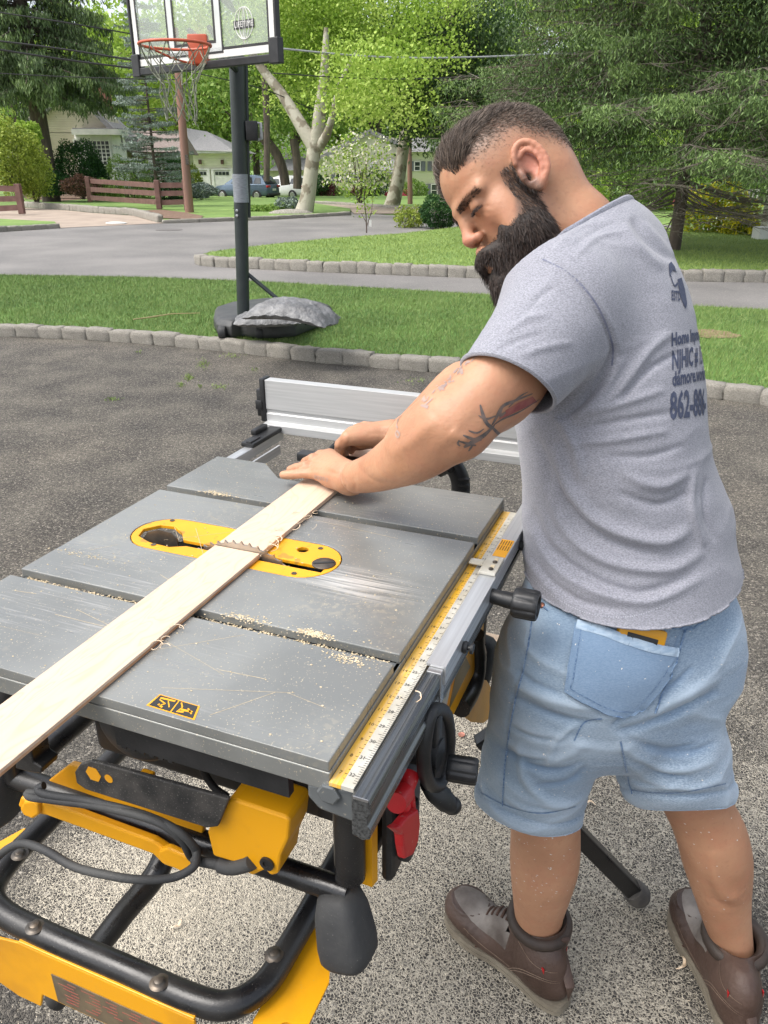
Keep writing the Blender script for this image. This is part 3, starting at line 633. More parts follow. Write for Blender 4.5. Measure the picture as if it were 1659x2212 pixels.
# yellow end plate under the handle
zt2=-.468
pl=[(-.012,.16),(-.012,.52),(.045,.60),(.045,.11)]
b=MB(); b.prism([U3((-.014,v,w_)) for v,w_ in [(.19,-.456),(.47,-.456),(.53,-.47),(.56,-.5),(.56,-.56),(.5,-.58),(.46,-.58),(.45,-.55),(.2,-.55),(.19,-.54)]],(.004,0,0)); b.box2(U3((-.014,.19,-.456)),U3((.006,.47,-.452)));  ypl=b.build('stand_end_plate',M['yellow'],saw,smooth=False,bevel=.0012)
b=MB(); b.box2(U3((-.0155,.21,-.545)),U3((-.0143,.42,-.49))); bl=b.build('dark_label',pmat('dark_label',(.09,.07,.045),(.16,.12,.07),scale=30,rough=.6),ypl,smooth=False)
b=MB(); r_=random.Random(9)
for i in range(7):
    for k in range(r_.randint(2,5)): v=.385-k*.035-r_.uniform(0,.01); b.box2(U3((-.0160,v,-.495-i*.0065)),U3((-.0156,v+r_.uniform(.01,.028),-.4965-i*.0065)))
b.build('label_print',pmat('faded_red',(.3,.06,.05),(.2,.1,.06),scale=60,rough=.7),bl,smooth=False)
def fan(cv,sg,name):
    P=[(.115,0),(.06,-.0),(.01,-.005),(-.005,-.03),(.0,-.075),(.03,-.105),(.08,-.12),(.12,-.10),(.14,-.05)]
    return P
for cv,sgn in ((.128,-1),(.582,1)):
    b=MB(); P=[(.17,0),(.02,0),(-.004,.012),(-.012,.035),(.0,.07),(.03,.088),(.10,.088),(.15,.06)]
    ol=[(u,cv+sgn*v*.75) for u,v in P]
    slab([ol],-.472,-.468,'stand_side_plate',M['yellow'],holes=[[(.008+.006*math.cos(t)+.02,cv+sgn*.046+.012*math.sin(t)) for t in np.linspace(0,2*math.pi,14)[:-1]]])
# stand legs (crossing under the frame)
def leg(a,c,wd,ht,name='stand_leg',foot=True):
    b=MB(); A,C=Vector(U3(a)),Vector(U3(c)); d=(C-A); x,y,_=frame(d)
    rs=[[p+x*i*wd+y*j*ht for i,j in ((-1,-1),(1,-1),(1,1),(-1,1))] for p in (A,C)]
    b.rings(rs); o=b.build(name,M['black_tube'],saw,smooth=False,bevel=.004)
    if foot: b=MB(); b.tube([A+(C-A)*t for t in (.93,.935,.96,.985,1.0,1.01)],[.015,.024,.026,.026,.022,.010],16); b.build('leg_foot',pmat('dusty_rubber',(.06,.055,.05),(.12,.11,.095),scale=30,rough=.9),o)
    return o
f1=w2l(gz(1385,1940,.02)); f1[2]=-TH+.02
leg(pw(1040,1590,-.46),f1,.0155,.0175)
f2_=w2l(gz(-90,2330,.02)); f2_[2]=-TH+.02
# curved brace tube seen through the handle
b=MB(); b.tube([U3(p) for p in catmull([pw(372,1770,-.52),pw(355,1850,-.53),pw(325,1905,-.55),pw(270,1970,-.6),pw(200,2060,-.66),pw(120,2160,-.74)],5)],.019,16); b.build('stand_brace',M['black_tube'],saw)
b=MB(); b.tube([U3(p) for p in catmull([pw(705,1880,-.47),pw(680,1960,-.52),pw(650,2070,-.6),pw(620,2200,-.7)],5)],.014,14); b.build('stand_brace',M['black_tube'],saw)
b=MB(); b.tube([U3(p) for p in [(.13,.44,-.045),(.10,.50,-.12),(.085,.60,-.26)]],.02,16); b.build('stand_brace',M['black_tube'],saw)
# far end of the stand: wheel-guard with grip ribs and bolt, far side plate
P=[pu(*p,.93) for p in ((945,1012),(968,1003),(985,1015),(995,1045),(992,1085),(980,1150))]
b=MB(); b.tube([U3(p) for p in catmull(P,6)],[.017]*31,20,flat=1.15); fg=b.build('end_grip',M['black_plastic'],saw)
b=MB()
for p in (1035,1048,1061):
    q_=pu(1003,p,.918); b.box(U3(q_),(.012,.022,.005),bev=.001)
q_=pu(975,1012,.915); b.lathe(U3(q_),(-1,0,0),[(0,.0001),(0,.009),(.003,.009),(.003,.005),(.005,.004),(.005,.0001)],16); b.build('grip_rib',M['black_plastic'],fg)
b=MB(); b.tube([U3(p) for p in catmull([pu(722,985,.93),pu(728,972,.93),pu(745,966,.93),pu(770,970,.93)],5)],.017,16); b.build('end_grip',M['black_plastic'],saw)
P=[pv(*p,-.0) for p in ((1000,1545),(1012,1500),(1035,1465),(1052,1470),(1076,1510),(1066,1545),(1045,1562),(1020,1560))]
b=MB(); b.prism([U3(p) for p in P],(0,.004,0)); sp_=b.build('stand_side_plate',M['yellow'],saw,smooth=False,bevel=.001)
q_=pv(1062,1532,-.0); b=MB(); b.lathe(U3(q_),(0,-1,0),[(0,.0001),(0,.006),(.004,.006),(.004,.003),(.009,.003),(.009,.0001)],12); b.build('plate_bolt',M['steel'],sp_)
P=[pv(*p,.004) for p in ((1028,1370),(1030,1440),(1018,1490),(995,1530))]
b=MB(); b.tube([U3(p) for p in catmull(P,5)],[.014]*3+[.016]*13,14); b.build('stand_brace',M['black_tube'],saw)
# ---- cord holder under the near end ----
ch=-.25
def cu3(px,py,u=.07): return U3(pu(px,py,u))
b=MB(); P=[cu3(*p) for p in ((68,1736),(100,1733),(330,1818),(360,1838),(412,1864),(418,1880),(405,1888),(352,1868),(330,1846),(100,1762),(52,1755),(38,1740),(44,1722))]
b.prism(P,(.012,0,0)); chd=b.build('cord_holder',M['yellow'],saw,smooth=False,bevel=.003)
for P_ in (((50,1733),(70,1730),(82,1740),(84,1760),(70,1770),(50,1762),(42,1748)),((342,1838),(360,1832),(405,1852),(418,1870),(412,1886),(395,1886),(352,1864),(340,1850))):
    b=MB(); b.prism([cu3(*p,u=.064) for p in P_],(.010,0,0)); b.build('holder_tab',M['yellow'],chd,smooth=False,bevel=.003)
b=MB(); b.prism([cu3(*p,u=.10) for p in ((100,1690),(150,1652),(330,1700),(440,1780),(430,1850),(300,1800),(150,1740))],(.01,0,0)); b.box2(cu3(300,1668,u=.115),cu3(340,1690,u=.125)); b.build('holder_back_plate',M['yellow'],chd,smooth=False,bevel=.002)
b=MB(); P=[cu3(*p,u=.055) for p in ((447,1796),(494,1727),(510,1729),(618,1765),(626,1775),(622,1815),(606,1850),(600,1889),(585,1893),(572,1880),(545,1893),(530,1884),(520,1868),(460,1850))]
b.prism(P,(.05,0,0)); yb=b.build('yellow_storage_box',M['yellow'],saw,smooth=False,bevel=.004)
b=MB(); b.lathe(cu3(578,1864,u=.0545),(-1,0,0),[(0,.0001),(0,.009),(.003,.009),(.003,.005),(.001,.005),(.001,.0001)],18); b.build('box_screw',M['dark_steel'],yb)
b=MB(); P=[cu3(*p,u=.045) for p in ((161,1668),(172,1652),(195,1645),(218,1650),(494,1727),(470,1786),(447,1789),(185,1706),(165,1692))]
b.prism(P,(.006,0,0)); to=b.build('stored_wrench',pmat('dusty_black_steel',(.03,.03,.03),(.075,.07,.065),scale=40,rough=.55,metal=.3,speck=(.6,.64,(.25,.235,.21),420)),saw,smooth=False,bevel=.0015)
b=MB(); c1_=cu3(202,1672,u=.0447); c2_=cu3(235,1682,u=.0447)
b.lathe(c1_,(-1,0,0),[(0,.0001),(0,.0115),(.0004,.0115),(.0004,.0001)],6); b.lathe(c2_,(-1,0,0),[(0,.0001),(0,.006),(.0004,.006),(.0004,.0001)],16); b.build('wrench_hole',M['yellow'],to,smooth=False)
# power cord
def cord(pts,u,n=6):
    us=u if hasattr(u,'__len__') else [u]*len(pts)
    return catmull([cu3(*p,u=k) for p,k in zip(pts,us)],n)
b=MB(); b.tube(cord([(95,1697),(82,1704),(100,1716),(200,1732),(310,1760),(380,1792),(418,1828),(424,1852),(412,1850),(392,1815),(340,1775),(230,1745),(110,1728),(66,1722),(62,1712),(100,1716)],[.06,.056,.052,.05,.05,.05,.055,.06,.066,.052,.047,.047,.05,.055,.06,.06]),.0052,10)
b.tube(cord([(424,1830),(420,1870),(372,1896),(300,1900),(230,1890),(160,1872),(100,1838),(50,1822),(10,1838),(-30,1880)],[.06,.04,.02,.0,-.01,-.01,-.005,0,.0,.0]),.0052,10)
b.build('power_cord',M['rubber'],saw)
b=MB(); b.tube(cord([(418,1858),(440,1862),(470,1868),(500,1874),(530,1868),(545,1862)],[.055]*6),[.0062]*13+[.009]*18,12); b.build('cord_plug',M['rubber'],saw)
b=MB(); b.tube(cord([(434,1626),(440,1665),(462,1700),(492,1722)],.13),.005,10); b.tube(cord([(630,1660),(600,1670),(575,1700),(566,1740)],.13),.006,10); b.tube(cord([(632,1670),(625,1710),(600,1740),(572,1745)],.14),.006,10); b.build('hanging_cable',M['rubber'],saw)
b=MB(); P=[pu(*p,.05) for p in ((32,1660),(36,1640),(66,1620),(72,1648),(90,1660),(88,1672),(60,1668))]
b.prism([U3(p) for p in P],(.03,0,0)); b.build('tube_bracket',M['black_tube'],saw,smooth=False,bevel=.002)
# ---------------- board being cut ----------------
def woodmat():
    m,nt,b=nodes('pale_maple'); L=nt.links; tc=N(nt,'ShaderNodeTexCoord'); mp=N(nt,'ShaderNodeMapping'); mp.inputs['Scale'].default_value=(2.2,9,4); L.new(tc.outputs['Object'],mp.inputs[0])
    n=N(nt,'ShaderNodeTexNoise',i_Scale=2.2,i_Detail=2,i_Distortion=1.2); L.new(mp.outputs[0],n.inputs['Vector'])
    s=N(nt,'ShaderNodeMath',operation='MULTIPLY'); L.new(n.outputs[0],s.inputs[0]); s.inputs[1].default_value=9.
    fr=N(nt,'ShaderNodeMath',operation='FRACT'); L.new(s.outputs[0],fr.inputs[0])
    f=ramp(nt,fr.outputs[0],[(.0,0.),(.35,.35),(.5,1.),(.62,.2),(1,0.)])
    c=mixc(nt,f,(.62,.47,.35,1),(.54,.385,.275,1)); n2=N(nt,'ShaderNodeTexNoise',i_Scale=180,i_Detail=2); 
    mp2=N(nt,'ShaderNodeMapping'); mp2.inputs['Scale'].default_value=(.12,1,1); L.new(tc.outputs['Object'],mp2.inputs[0]); L.new(mp2.outputs[0],n2.inputs['Vector'])
    c=mixc(nt,ramp(nt,n2.outputs[0],[(.4,0.),(.75,.3)]),c,(.55,.4,.27,1)); L.new(c,b.inputs['Base Color']); b.inputs['Roughness'].default_value=.6; return m
M['wood']=woodmat(); M['wood_edge']=pmat('burnt_wood_edge',(.35,.17,.08),(.5,.3,.17),scale=40,rough=.8)
bt=.0075
e1=pw(157,1426,bt)[1]; v0,v1=.2645,.3375
def plank(name,u0,u1,label,skew=.0):
    root=empty(name,(TO[0],TO[1],0),TY,label,'board')
    b=MB(); b.prism([U3(p) for p in ((u0[0],v0,.0006),(u1[0],v0,.0006),(u1[1],v1,.0006),(u0[1],v1,.0006))],(0,0,bt-.0006)); o=b.build('plank',M['wood'],root,smooth=False,bevel=.0006)
    return root,o
r1,o1=plank('wooden_board',(-.14,-.14),(.3325,.3325),'long pale board running off the near edge of the saw table')
r2,o2=plank('wooden_board',(.3372,.3372),(.80,.80),'far piece of the pale board held down by both hands')
b=MB(); r_=random.Random(4)
b.box2(U3((-.14,v0-.0005,.0012)),U3((.33,v0-.0001,.004))); b.build('rough_edge',M['wood_edge'],r1,smooth=False)
# curled shavings on the edges
def shav(c,n,s,seed,mat,name='wood_shaving',parent=None,fl=False):
    r=random.Random(seed); b=MB()
    for i in range(n):
        p=np.array(c)+np.array([r.gauss(0,s),r.gauss(0,s*.4),r.uniform(0,.004)]); a=r.uniform(0,6.28); R_=r.uniform(.003,.008); k=r.uniform(1.5,4)
        path=[Vector((p[0]+R_*math.cos(a+t)*(1+t*.2),p[1]+R_*math.sin(a+t),p[2]+.0006*t*2)) for t in np.linspace(0,k,9)]
        b.tube(path,r.uniform(.0003,.0008),5,flat=.5)
    return b.build(name,mat,parent,fix=False)
M['shaving']=pmat('shaving',(.7,.56,.4),(.6,.45,.3),scale=60,rough=.8)
shav(U3((.36,v0-.004,.004)),10,.012,1,M['shaving'],'edge_splinter',r2); shav(U3((.45,v0-.003,.003)),9,.02,2,M['shaving'],'edge_splinter',r2)
shav(U3((.10,v0-.003,.004)),8,.02,3,M['shaving'],'edge_splinter',r1)
o=shav(l2w((.135,-.030,-.016)),3,.006,14,M['shaving']); tag(o,'curled wood shaving lying on the dark front rail','wood shaving')
# push block / mitre gauge under the right hand
b=MB(); b.box2(U3((.70,.20,.0005)),U3((.725,.40,.016)),bev=.002); 
mg=empty('miter_gauge',(TO[0],TO[1],0),TY,'black mitre gauge half hidden under the hands beyond the board','mitre gauge'); b.build('gauge_head',M['black_plastic'],mg)
# board and pipe lying beyond the saw, behind the man
pa,pb=pw(1015,1412,-.45),pw(1092,1432,-.45)
b=MB(); b.tube([U3(pa),U3(pb+(pb-pa)*1.2)],.0165,16); b.build('stand_end_tube',M['black_tube'],saw)
sb=empty('wooden_offcut',(TO[0],TO[1],0),TY,'pale board offcut resting on the stand tube beyond the saw, behind the shorts','board')
qa,qb=pw(1012,1380,-.425),pw(1090,1398,-.425); dd=(qb-qa); ee=np.array([-dd[1],dd[0],0]); ee/=np.linalg.norm(ee); qb=qb+dd*1.1
if ee[0]<0: ee=-ee
b=MB(); b.prism([U3(qa-ee*.012),U3(qb-ee*.012),U3(qb+ee*.04),U3(qa+ee*.04)],(0,0,-.019)); b.build('plank',pmat('offcut_wood',(.5,.38,.27),(.42,.31,.22),scale=20,rough=.7),sb,smooth=False)
# ================= BEHIND: HOUSES, TREES, CARS =================
SLOPE=.018
def G3(px,py,Y): return gy(px,py,Y)
def sidingmat(name,c1,c2,pitch=.12):
    m,nt,b=nodes(name); L=nt.links; tc=N(nt,'ShaderNodeTexCoord'); sx=N(nt,'ShaderNodeSeparateXYZ'); L.new(tc.outputs['Object'],sx.inputs[0])
    d=N(nt,'ShaderNodeMath',operation='DIVIDE'); L.new(sx.outputs[2],d.inputs[0]); d.inputs[1].default_value=pitch
    f=N(nt,'ShaderNodeMath',operation='FRACT'); L.new(d.outputs[0],f.inputs[0])
    n=N(nt,'ShaderNodeTexNoise',i_Scale=.9,i_Detail=4); L.new(tc.outputs['Object'],n.inputs['Vector'])
    L.new(mixc(nt,ramp(nt,n.outputs[0],[(.35,0.),(.7,1.)]),lin(c1),lin(c2)),b.inputs['Base Color']); b.inputs['Roughness'].default_value=.6
    bp=N(nt,'ShaderNodeBump'); bp.inputs['Strength'].default_value=1; bp.inputs['Distance'].default_value=.06; L.new(f.outputs[0],bp.inputs['Height']); L.new(bp.outputs[0],b.inputs['Normal']); return m
M['siding']=sidingmat('beige_siding',(.66,.60,.50),(.57,.51,.42)); M['cream']=sidingmat('cream_siding',(.85,.82,.68),(.78,.74,.6)); M['white_siding']=sidingmat('white_siding',(.6,.58,.52),(.5,.48,.42),.14)
M['shingle']=pmat('grey_shingles',(.16,.16,.165),(.24,.235,.23),scale=9,rough=.9,bump=.5,bscale=9,stretch=(1,1,4)); M['brown_shingle']=pmat('brown_shingles',(.2,.16,.14),(.26,.21,.19),scale=9,rough=.9,bump=.5,bscale=9)
M['trim']=pmat('white_trim',(.72,.71,.67),(.6,.6,.57),scale=3,rough=.5); M['glass']=pmat('dark_window_glass',(.02,.025,.03),(.05,.06,.06),scale=1.5,rough=.08,spec=.8)
M['fence_wood']=pmat('brown_painted_wood',(.12,.06,.05),(.17,.09,.075),scale=5,rough=.75,bump=.3,bscale=30); M['stone_wall']=pmat('field_stone',(.2,.18,.16),(.1,.09,.08),scale=5,rough=.9,bump=1,bscale=6)
def wbox(px0,px1,py0,py1,Y,dep,b,over=0.):
    """box whose front face fills the given part of the view at distance Y"""
    A=gy(px0,py1,Y); B=gy(px1,py0,Y); b.box2((A[0]-over,Y,A[2]),(B[0]+over,Y+dep,B[2])); return b
def hpart(b,name,mat,parent,**k):
    P=np.array(parent.location[:]); b.v=[tuple(np.array(p)-P) for p in b.v]; return b.build(name,mat,parent,smooth=False,**k)
def window(parent,px0,px1,py0,py1,Y,nx=2,ny=2,fr=.07,shut=False):
    A=gy(px0,py1,Y);B=gy(px1,py0,Y); x0,x1,z0,z1=A[0],B[0],A[2],B[2]
    b=MB(); y=Y-.03
    b.box2((x0-fr,y-.06,z0-fr),(x1+fr,y,z0)); b.box2((x0-fr,y-.06,z1),(x1+fr,y,z1+fr)); b.box2((x0-fr,y-.06,z0),(x0,y,z1)); b.box2((x1,y-.06,z0),(x1+fr,y,z1))
    for i in range(1,nx): x=x0+(x1-x0)*i/nx; b.box2((x-.02,y-.045,z0),(x+.02,y-.01,z1))
    for i in range(1,ny): z=z0+(z1-z0)*i/ny; b.box2((x0,y-.042,z-.02),(x1,y-.012,z+.02))
    w_=hpart(b,'window',M['trim'],parent); b=MB(); b.box2((x0,y-.008,z0),(x1,y+.02,z1)); g=hpart(b,'pane',M['glass'],parent); g.parent=w_; g.matrix_parent_inverse=Matrix()
    if shut:
        for xa,xb in((x0-fr-.42,x0-fr-.04),(x1+fr+.04,x1+fr+.42)): b=MB(); b.box2((xa,y-.05,z0-fr),(xb,y-.01,z1+fr)); hpart(b,'shutter',pmat('grey_shutter',(.12,.13,.15),rough=.6),parent)
    return w_
def roofprism(poly_px,Y0,dep,b,th=.0):
    P=[gy(x,y,Y0) for x,y in poly_px]; b.prism([tuple(p) for p in P],(0,dep,0)); return b
# --- left house ---
hA=empty('house',(-20,50,-.4),0,'beige sided house with a bay window and attached double garage at upper left','house')
b=MB(); wbox(40,252,286,420,50,2.2,b); hpart(b,'wall',M['siding'],hA)
b=MB(); P=[gy(40,286,50),gy(252,289,50),gy(215,232,50),gy(150,190,50),gy(70,240,50)]; b.prism(P,(0,2,0)); hpart(b,'gable',M['siding'],hA)
b=MB(); 
for a,c in (((30,282),(150,182)),((150,182),(262,294))):
    A,C=gy(*a,49.6),gy(*c,49.6); b.prism([A,C,C+np.array([0,0,-.35]),A+np.array([0,0,-.35])],(0,3.2,0))
hpart(b,'roof',M['shingle'],hA)
# bay
b=MB(); A=gy(158,408,48.6);B=gy(243,290,48.6)
b.prism([(A[0],50,A[2]),(A[0]+.5,48.8,A[2]),(B[0]-.1,48.8,A[2]),(B[0]+.25,50,A[2])],(0,0,B[2]-A[2])); hpart(b,'bay_wall',M['trim'],hA)
b=MB(); A=gy(155,291,48.3);B=gy(250,284,48.3); b.box2((A[0],48.3,A[2]),(B[0]+.2,50,B[2]+.12)); hpart(b,'eave',M['trim'],hA)
b=MB(); A=gy(157,284,48.4);B=gy(250,276,48.4); b.box2((A[0],48.4,A[2]+.02),(B[0],50,B[2])); hpart(b,'bay_roof',M['shingle'],hA)
window(hA,190,235,305,356,48.82,6,6); window(hA,165,182,303,330,48.84,2,2)
b=MB(); wbox(195,253,372,420,49.6,.38,b); hpart(b,'stone_base',M['stone_wall'],hA)
# porch recess and garage wing
b=MB(); wbox(252,400,325,420,53,2,b); hpart(b,'wall',M['siding'],hA)
b=MB(); P=[gy(240,326,51.2),gy(402,330,51.2)]; top=[gy(398,285,54),gy(255,280,54)]; b.add([P[0],P[1],top[0],top[1],P[0]+np.array([0,3.5,-.1]),P[1]+np.array([0,3.5,-.1])],[(0,1,2,3),(0,3,4),(1,5,2),(3,2,5,4),(0,4,5,1)]); hpart(b,'roof',M['brown_shingle'],hA)
for x in (262,329,344): b=MB(); wbox(x-2,x+2,328,425 if x==344 else 412,51.4,.2,b); hpart(b,'porch_column',M['trim'],hA)
window(hA,290,315,345,385,52.95,1,1); window(hA,338,345,350,372,52.95,1,2)
b=MB(); wbox(264,281,340,400,52.9,.08,b); hpart(b,'door',M['glass'],hA)
b=MB(); wbox(402,503,329,418,66,3,b); hpart(b,'wall',M['cream'],hA)
b=MB(); A=gy(398,331,65.5);B=gy(507,325,65.5); b.box2((A[0],65.4,A[2]),(B[0],66,B[2])); hpart(b,'eave',M['trim'],hA)
b=MB(); e0,e1=gy(395,324,65.3),gy(508,328,65.3); r0,r1=gy(400,276,71),gy(447,284,71); b.add([e0,e1,r1,r0,e0+np.array([0,11,0]),e1+np.array([0,11,0])],[(0,1,2,3),(0,3,4),(1,5,2),(3,2,5,4),(0,4,5,1)]); hpart(b,'roof',M['shingle'],hA)
for x0,x1 in ((414,451),(461,500)):
    b=MB(); wbox(x0,x1,368,412,65.92,.05,b); d=hpart(b,'garage_door',M['trim'],hA)
    b=MB(); wbox(x0-2,x0,366,412,65.85,.1,b); wbox(x1,x1+1.5,366,412,65.85,.1,b); wbox(x0-2,x1+2,364,367,65.84,.1,b); hpart(b,'door_frame',M['trim'],hA)
    for i in range(4):
        xx=x0+4+(x1-x0-8)*i/4; b=MB(); wbox(xx,xx+(x1-x0-8)/4-2,371,378,65.88,.03,b); g=hpart(b,'garage_window',M['glass'],hA); g.parent=d
    b=MB(); xm=(x0+x1)/2-2; wbox(xm-1.5,xm+3.5,345,355,65.7,.2,b); hpart(b,'wall_lamp',pmat('rusty_lamp',(.1,.05,.03),rough=.6),hA)
b=MB(); A=gy(190,200,54); b.box2((A[0],54,A[2]-2),(A[0]+1.1,55,A[2]+1.2)); hpart(b,'chimney',pmat('brick',(.3,.13,.09),(.22,.1,.08),scale=8,rough=.9),hA)
# --- middle house ---
hB=empty('house',(-1,78,-1),0,'cream house with a white columned porch behind the flowering dogwood','house')
b=MB(); wbox(585,690,367,425,80,4,b); hpart(b,'wall',M['cream'],hB)
b=MB(); e0,e1=gy(578,369,79.4),gy(690,367,79.4); r0,r1=gy(612,345,84),gy(690,338,84); b.add([e0,e1,r1,r0,e0+np.array([0,9,0]),e1+np.array([0,9,0])],[(0,1,2,3),(0,3,4),(1,5,2),(3,2,5,4),(0,4,5,1)]); hpart(b,'roof',M['shingle'],hB)
window(hB,603,613,379,390,79.95,1,1,.05)
b=MB(); wbox(682,880,340,432,76,10,b); P=[gy(682,340,76),gy(880,340,76),gy(860,300,76),gy(800,286,76),gy(690,330,76)]; b.prism(P,(0,9.8,0)); hpart(b,'wall',M['cream'],hB)
b=MB()
for a,c in (((676,345),(800,278)),((800,278),(886,318))):
    A,C=gy(*a,75.5),gy(*c,75.5); b.prism([A,C,C+np.array([0,0,-.4]),A+np.array([0,0,-.4])],(0,11,0))
hpart(b,'roof',M['shingle'],hB)
b=MB(); e0,e1=gy(795,368,72.5),gy(866,366,72.5); r0,r1=gy(800,342,75.9),gy(848,342,75.9); b.add([e0,e1,r1,r0,e0+np.array([0,0,-.35]),e1+np.array([0,0,-.35]),r0+np.array([0,0,-1.2]),r1+np.array([0,0,-1.2])],[(0,1,2,3),(0,4,5,1),(0,3,6,4),(1,5,7,2),(4,6,7,5)]); hpart(b,'porch_roof',M['shingle'],hB)
for x in (797,833,862): b=MB(); wbox(x-1.6,x+1.6,368,424,72.8,.2,b); hpart(b,'porch_column',M['trim'],hB)
b=MB(); wbox(819,831,374,408,75.9,.08,b); hpart(b,'door',M['glass'],hB)
b=MB(); wbox(822,845,404,406,72.7,.08,b)
for x in range(823,845,3): wbox(x,x+1,406,420,72.72,.06,b)
hpart(b,'railing',M['trim'],hB)
b=MB(); wbox(718,790,404,406,72.7,.08,b)
for x in range(719,790,3): wbox(x,x+1,406,418,72.72,.06,b)
hpart(b,'railing',M['trim'],hB)
window(hB,726,742,375,395,75.95,2,2,.06,True); window(hB,765,782,375,395,75.95,2,2,.06,True)
b=MB(); wbox(876,1010,325,432,74,9,b); hpart(b,'wall',M['cream'],hB)
b=MB(); e0,e1=gy(872,328,73.4),gy(1016,328,73.4); r0,r1=gy(880,296,79),gy(1010,296,79); b.add([e0,e1,r1,r0,e0+np.array([0,11,0]),e1+np.array([0,11,0])],[(0,1,2,3),(0,3,4),(1,5,2),(3,2,5,4),(0,4,5,1)]); hpart(b,'roof',M['shingle'],hB)
window(hB,932,944,399,423,73.95,1,2,.06,True); window(hB,896,907,350,368,73.95,1,2,.06,True); window(hB,935,946,350,368,73.95,1,2,.06,True)
# distant white house seen through the trees
hD=empty('house',(-14,120,-1),0,'small white gabled house far off between the trees above the garage','house')
b=MB(); P=[gy(388,275,120),gy(428,275,120),gy(428,262,120),gy(408,245,120),gy(388,262,120)]; b.prism(P,(0,8,0)); hpart(b,'wall',M['trim'],hD)
# right edge house corner
hC=empty('house',(10,17,0),0,'pale weathered corner of a sided house at the right edge','house')
A=gy(1648,560,17); b=MB(); b.box2((A[0],17,.1),(A[0]+7,17.4,5.6)); hpart(b,'wall',M['white_siding'],hC)
b=MB(); b.box2((A[0]-.04,16.94,.1),(A[0]+.10,17.0,5.6)); b.box2((A[0]-.35,16.6,.0),(A[0]+2,16.95,.32)); hpart(b,'corner_trim',M['trim'],hC)
b=MB(); A=gy(1560,412,22);B=gy(1640,412,22); b.box2((A[0],22,A[2]-.03),(B[0],22.06,A[2]+.03))
for i in range(9): x=A[0]+(B[0]-A[0])*i/8; b.box2((x-.02,22.01,.05),(x+.02,22.05,A[2]))
rl=empty('white_railing',(9,22,0),0,'thin white railing behind the yellow shrub at right','railing'); hpart(b,'rail',M['trim'],rl)
# ---------- foliage ----------
def leafmat(name,a,b_,c=None,rough=.55,trans=True):
    m,nt,bs=nodes(name); at=N(nt,'ShaderNodeAttribute',attribute_name='v'); st=[(0,lin(a)),(.6,lin(b_)),(1,lin(c or b_))]
    col=ramp(nt,at.outputs['Fac'],st); nt.links.new(col,bs.inputs['Base Color']); bs.inputs['Roughness'].default_value=rough; bs.inputs['Specular IOR Level'].default_value=.3
    if trans:
        tr=N(nt,'ShaderNodeBsdfTranslucent'); nt.links.new(col,tr.inputs[0]); mx=N(nt,'ShaderNodeMixShader'); mx.inputs[0].default_value=.35; out=nt.nodes['Material Output']
        nt.links.new(bs.outputs[0],mx.inputs[1]); nt.links.new(tr.outputs[0],mx.inputs[2]); nt.links.new(mx.outputs[0],out.inputs[0])
    return m
M['leaf_bright']=leafmat('bright_spring_leaves',(.17,.29,.03),(.33,.47,.07),(.5,.62,.15)); M['leaf_mid']=leafmat('green_leaves',(.10,.19,.03),(.21,.34,.06),(.36,.48,.13)); M['leaf_dark']=leafmat('dark_evergreen',(.02,.05,.015),(.06,.11,.03),(.13,.19,.06))
M['spruce']=leafmat('spruce_needles',(.035,.06,.024),(.085,.13,.05),(.17,.24,.08),trans=False); M['spruce_near']=leafmat('near_spruce_needles',(.032,.062,.020),(.085,.145,.04),(.19,.28,.08),trans=False); M['blue']=leafmat('blue_spruce_needles',(.09,.12,.10),(.2,.25,.21),(.3,.36,.31),trans=False)
M['yewleaf']=leafmat('yew',(.012,.045,.012),(.03,.09,.02),(.06,.15,.03)); M['yellowleaf']=leafmat('yellow_shrub',(.2,.22,.01),(.55,.5,.02),(.8,.7,.03)); M['oliveleaf']=leafmat('yellow_green_shrub',(.13,.19,.02),(.26,.33,.045),(.38,.45,.08)); M['petal']=leafmat('pale_petals',(.6,.5,.42),(.8,.76,.66),(.85,.82,.75)); M['pink']=leafmat('pink_petals',(.5,.04,.12),(.7,.1,.2)); M['redleaf']=leafmat('russet_leaves',(.06,.03,.02),(.14,.07,.045),(.22,.12,.08)); M['purple']=leafmat('purple_leaves',(.04,.012,.015),(.1,.03,.035),(.16,.05,.05))
M['bark']=pmat('bark',(.13,.10,.08),(.07,.055,.045),scale=6,rough=.95,bump=1,bscale=14,stretch=(1,1,.25)); M['sycamore']=pmat('sycamore_bark',(.36,.34,.27),(.19,.165,.12),scale=2.6,rough=.85,bump=.4,bscale=10,lo=.5,hi=.56,detail=5); M['polewood']=pmat('pole_wood',(.28,.15,.11),(.18,.11,.085),scale=5,rough=.9,stretch=(1,1,.1))
def leaves(c,size,v,r,flat=.0,droop=None,asp=.55):
    """diamond leaves: c (n,3) centres, size (n,)"""
    n=len(c); a=nrm_r(r.normal(size=(n,3)));
    if droop is not None: a=nrm_r(a*.55+np.array(droop))
    b=nrm_r(np.cross(a,r.normal(size=(n,3)))); s=size[:,None]
    V=np.stack([c-a*s,c-b*s*asp,c+a*s,c+b*s*asp],1).reshape(-1,3); F=np.arange(4*n).reshape(-1,4); return V,F,np.repeat(v,4)
def nrm_r(A): return A/(np.linalg.norm(A,axis=1)[:,None]+1e-12)
def lobj(name,c,size,mat,parent,seed,droop=None,asp=.55,vb=None):
    r=np.random.default_rng(seed); v=r.uniform(0,1,len(c)) if vb is None else np.clip(vb+r.normal(0,.18,len(c)),0,1)
    V,F,vv=leaves(c,size*r.uniform(.6,1.35,len(c)),v,r,droop=droop,asp=asp); return npmesh(name,V-np.array(parent.location[:]),F,mat,parent,attr={'v':vv})
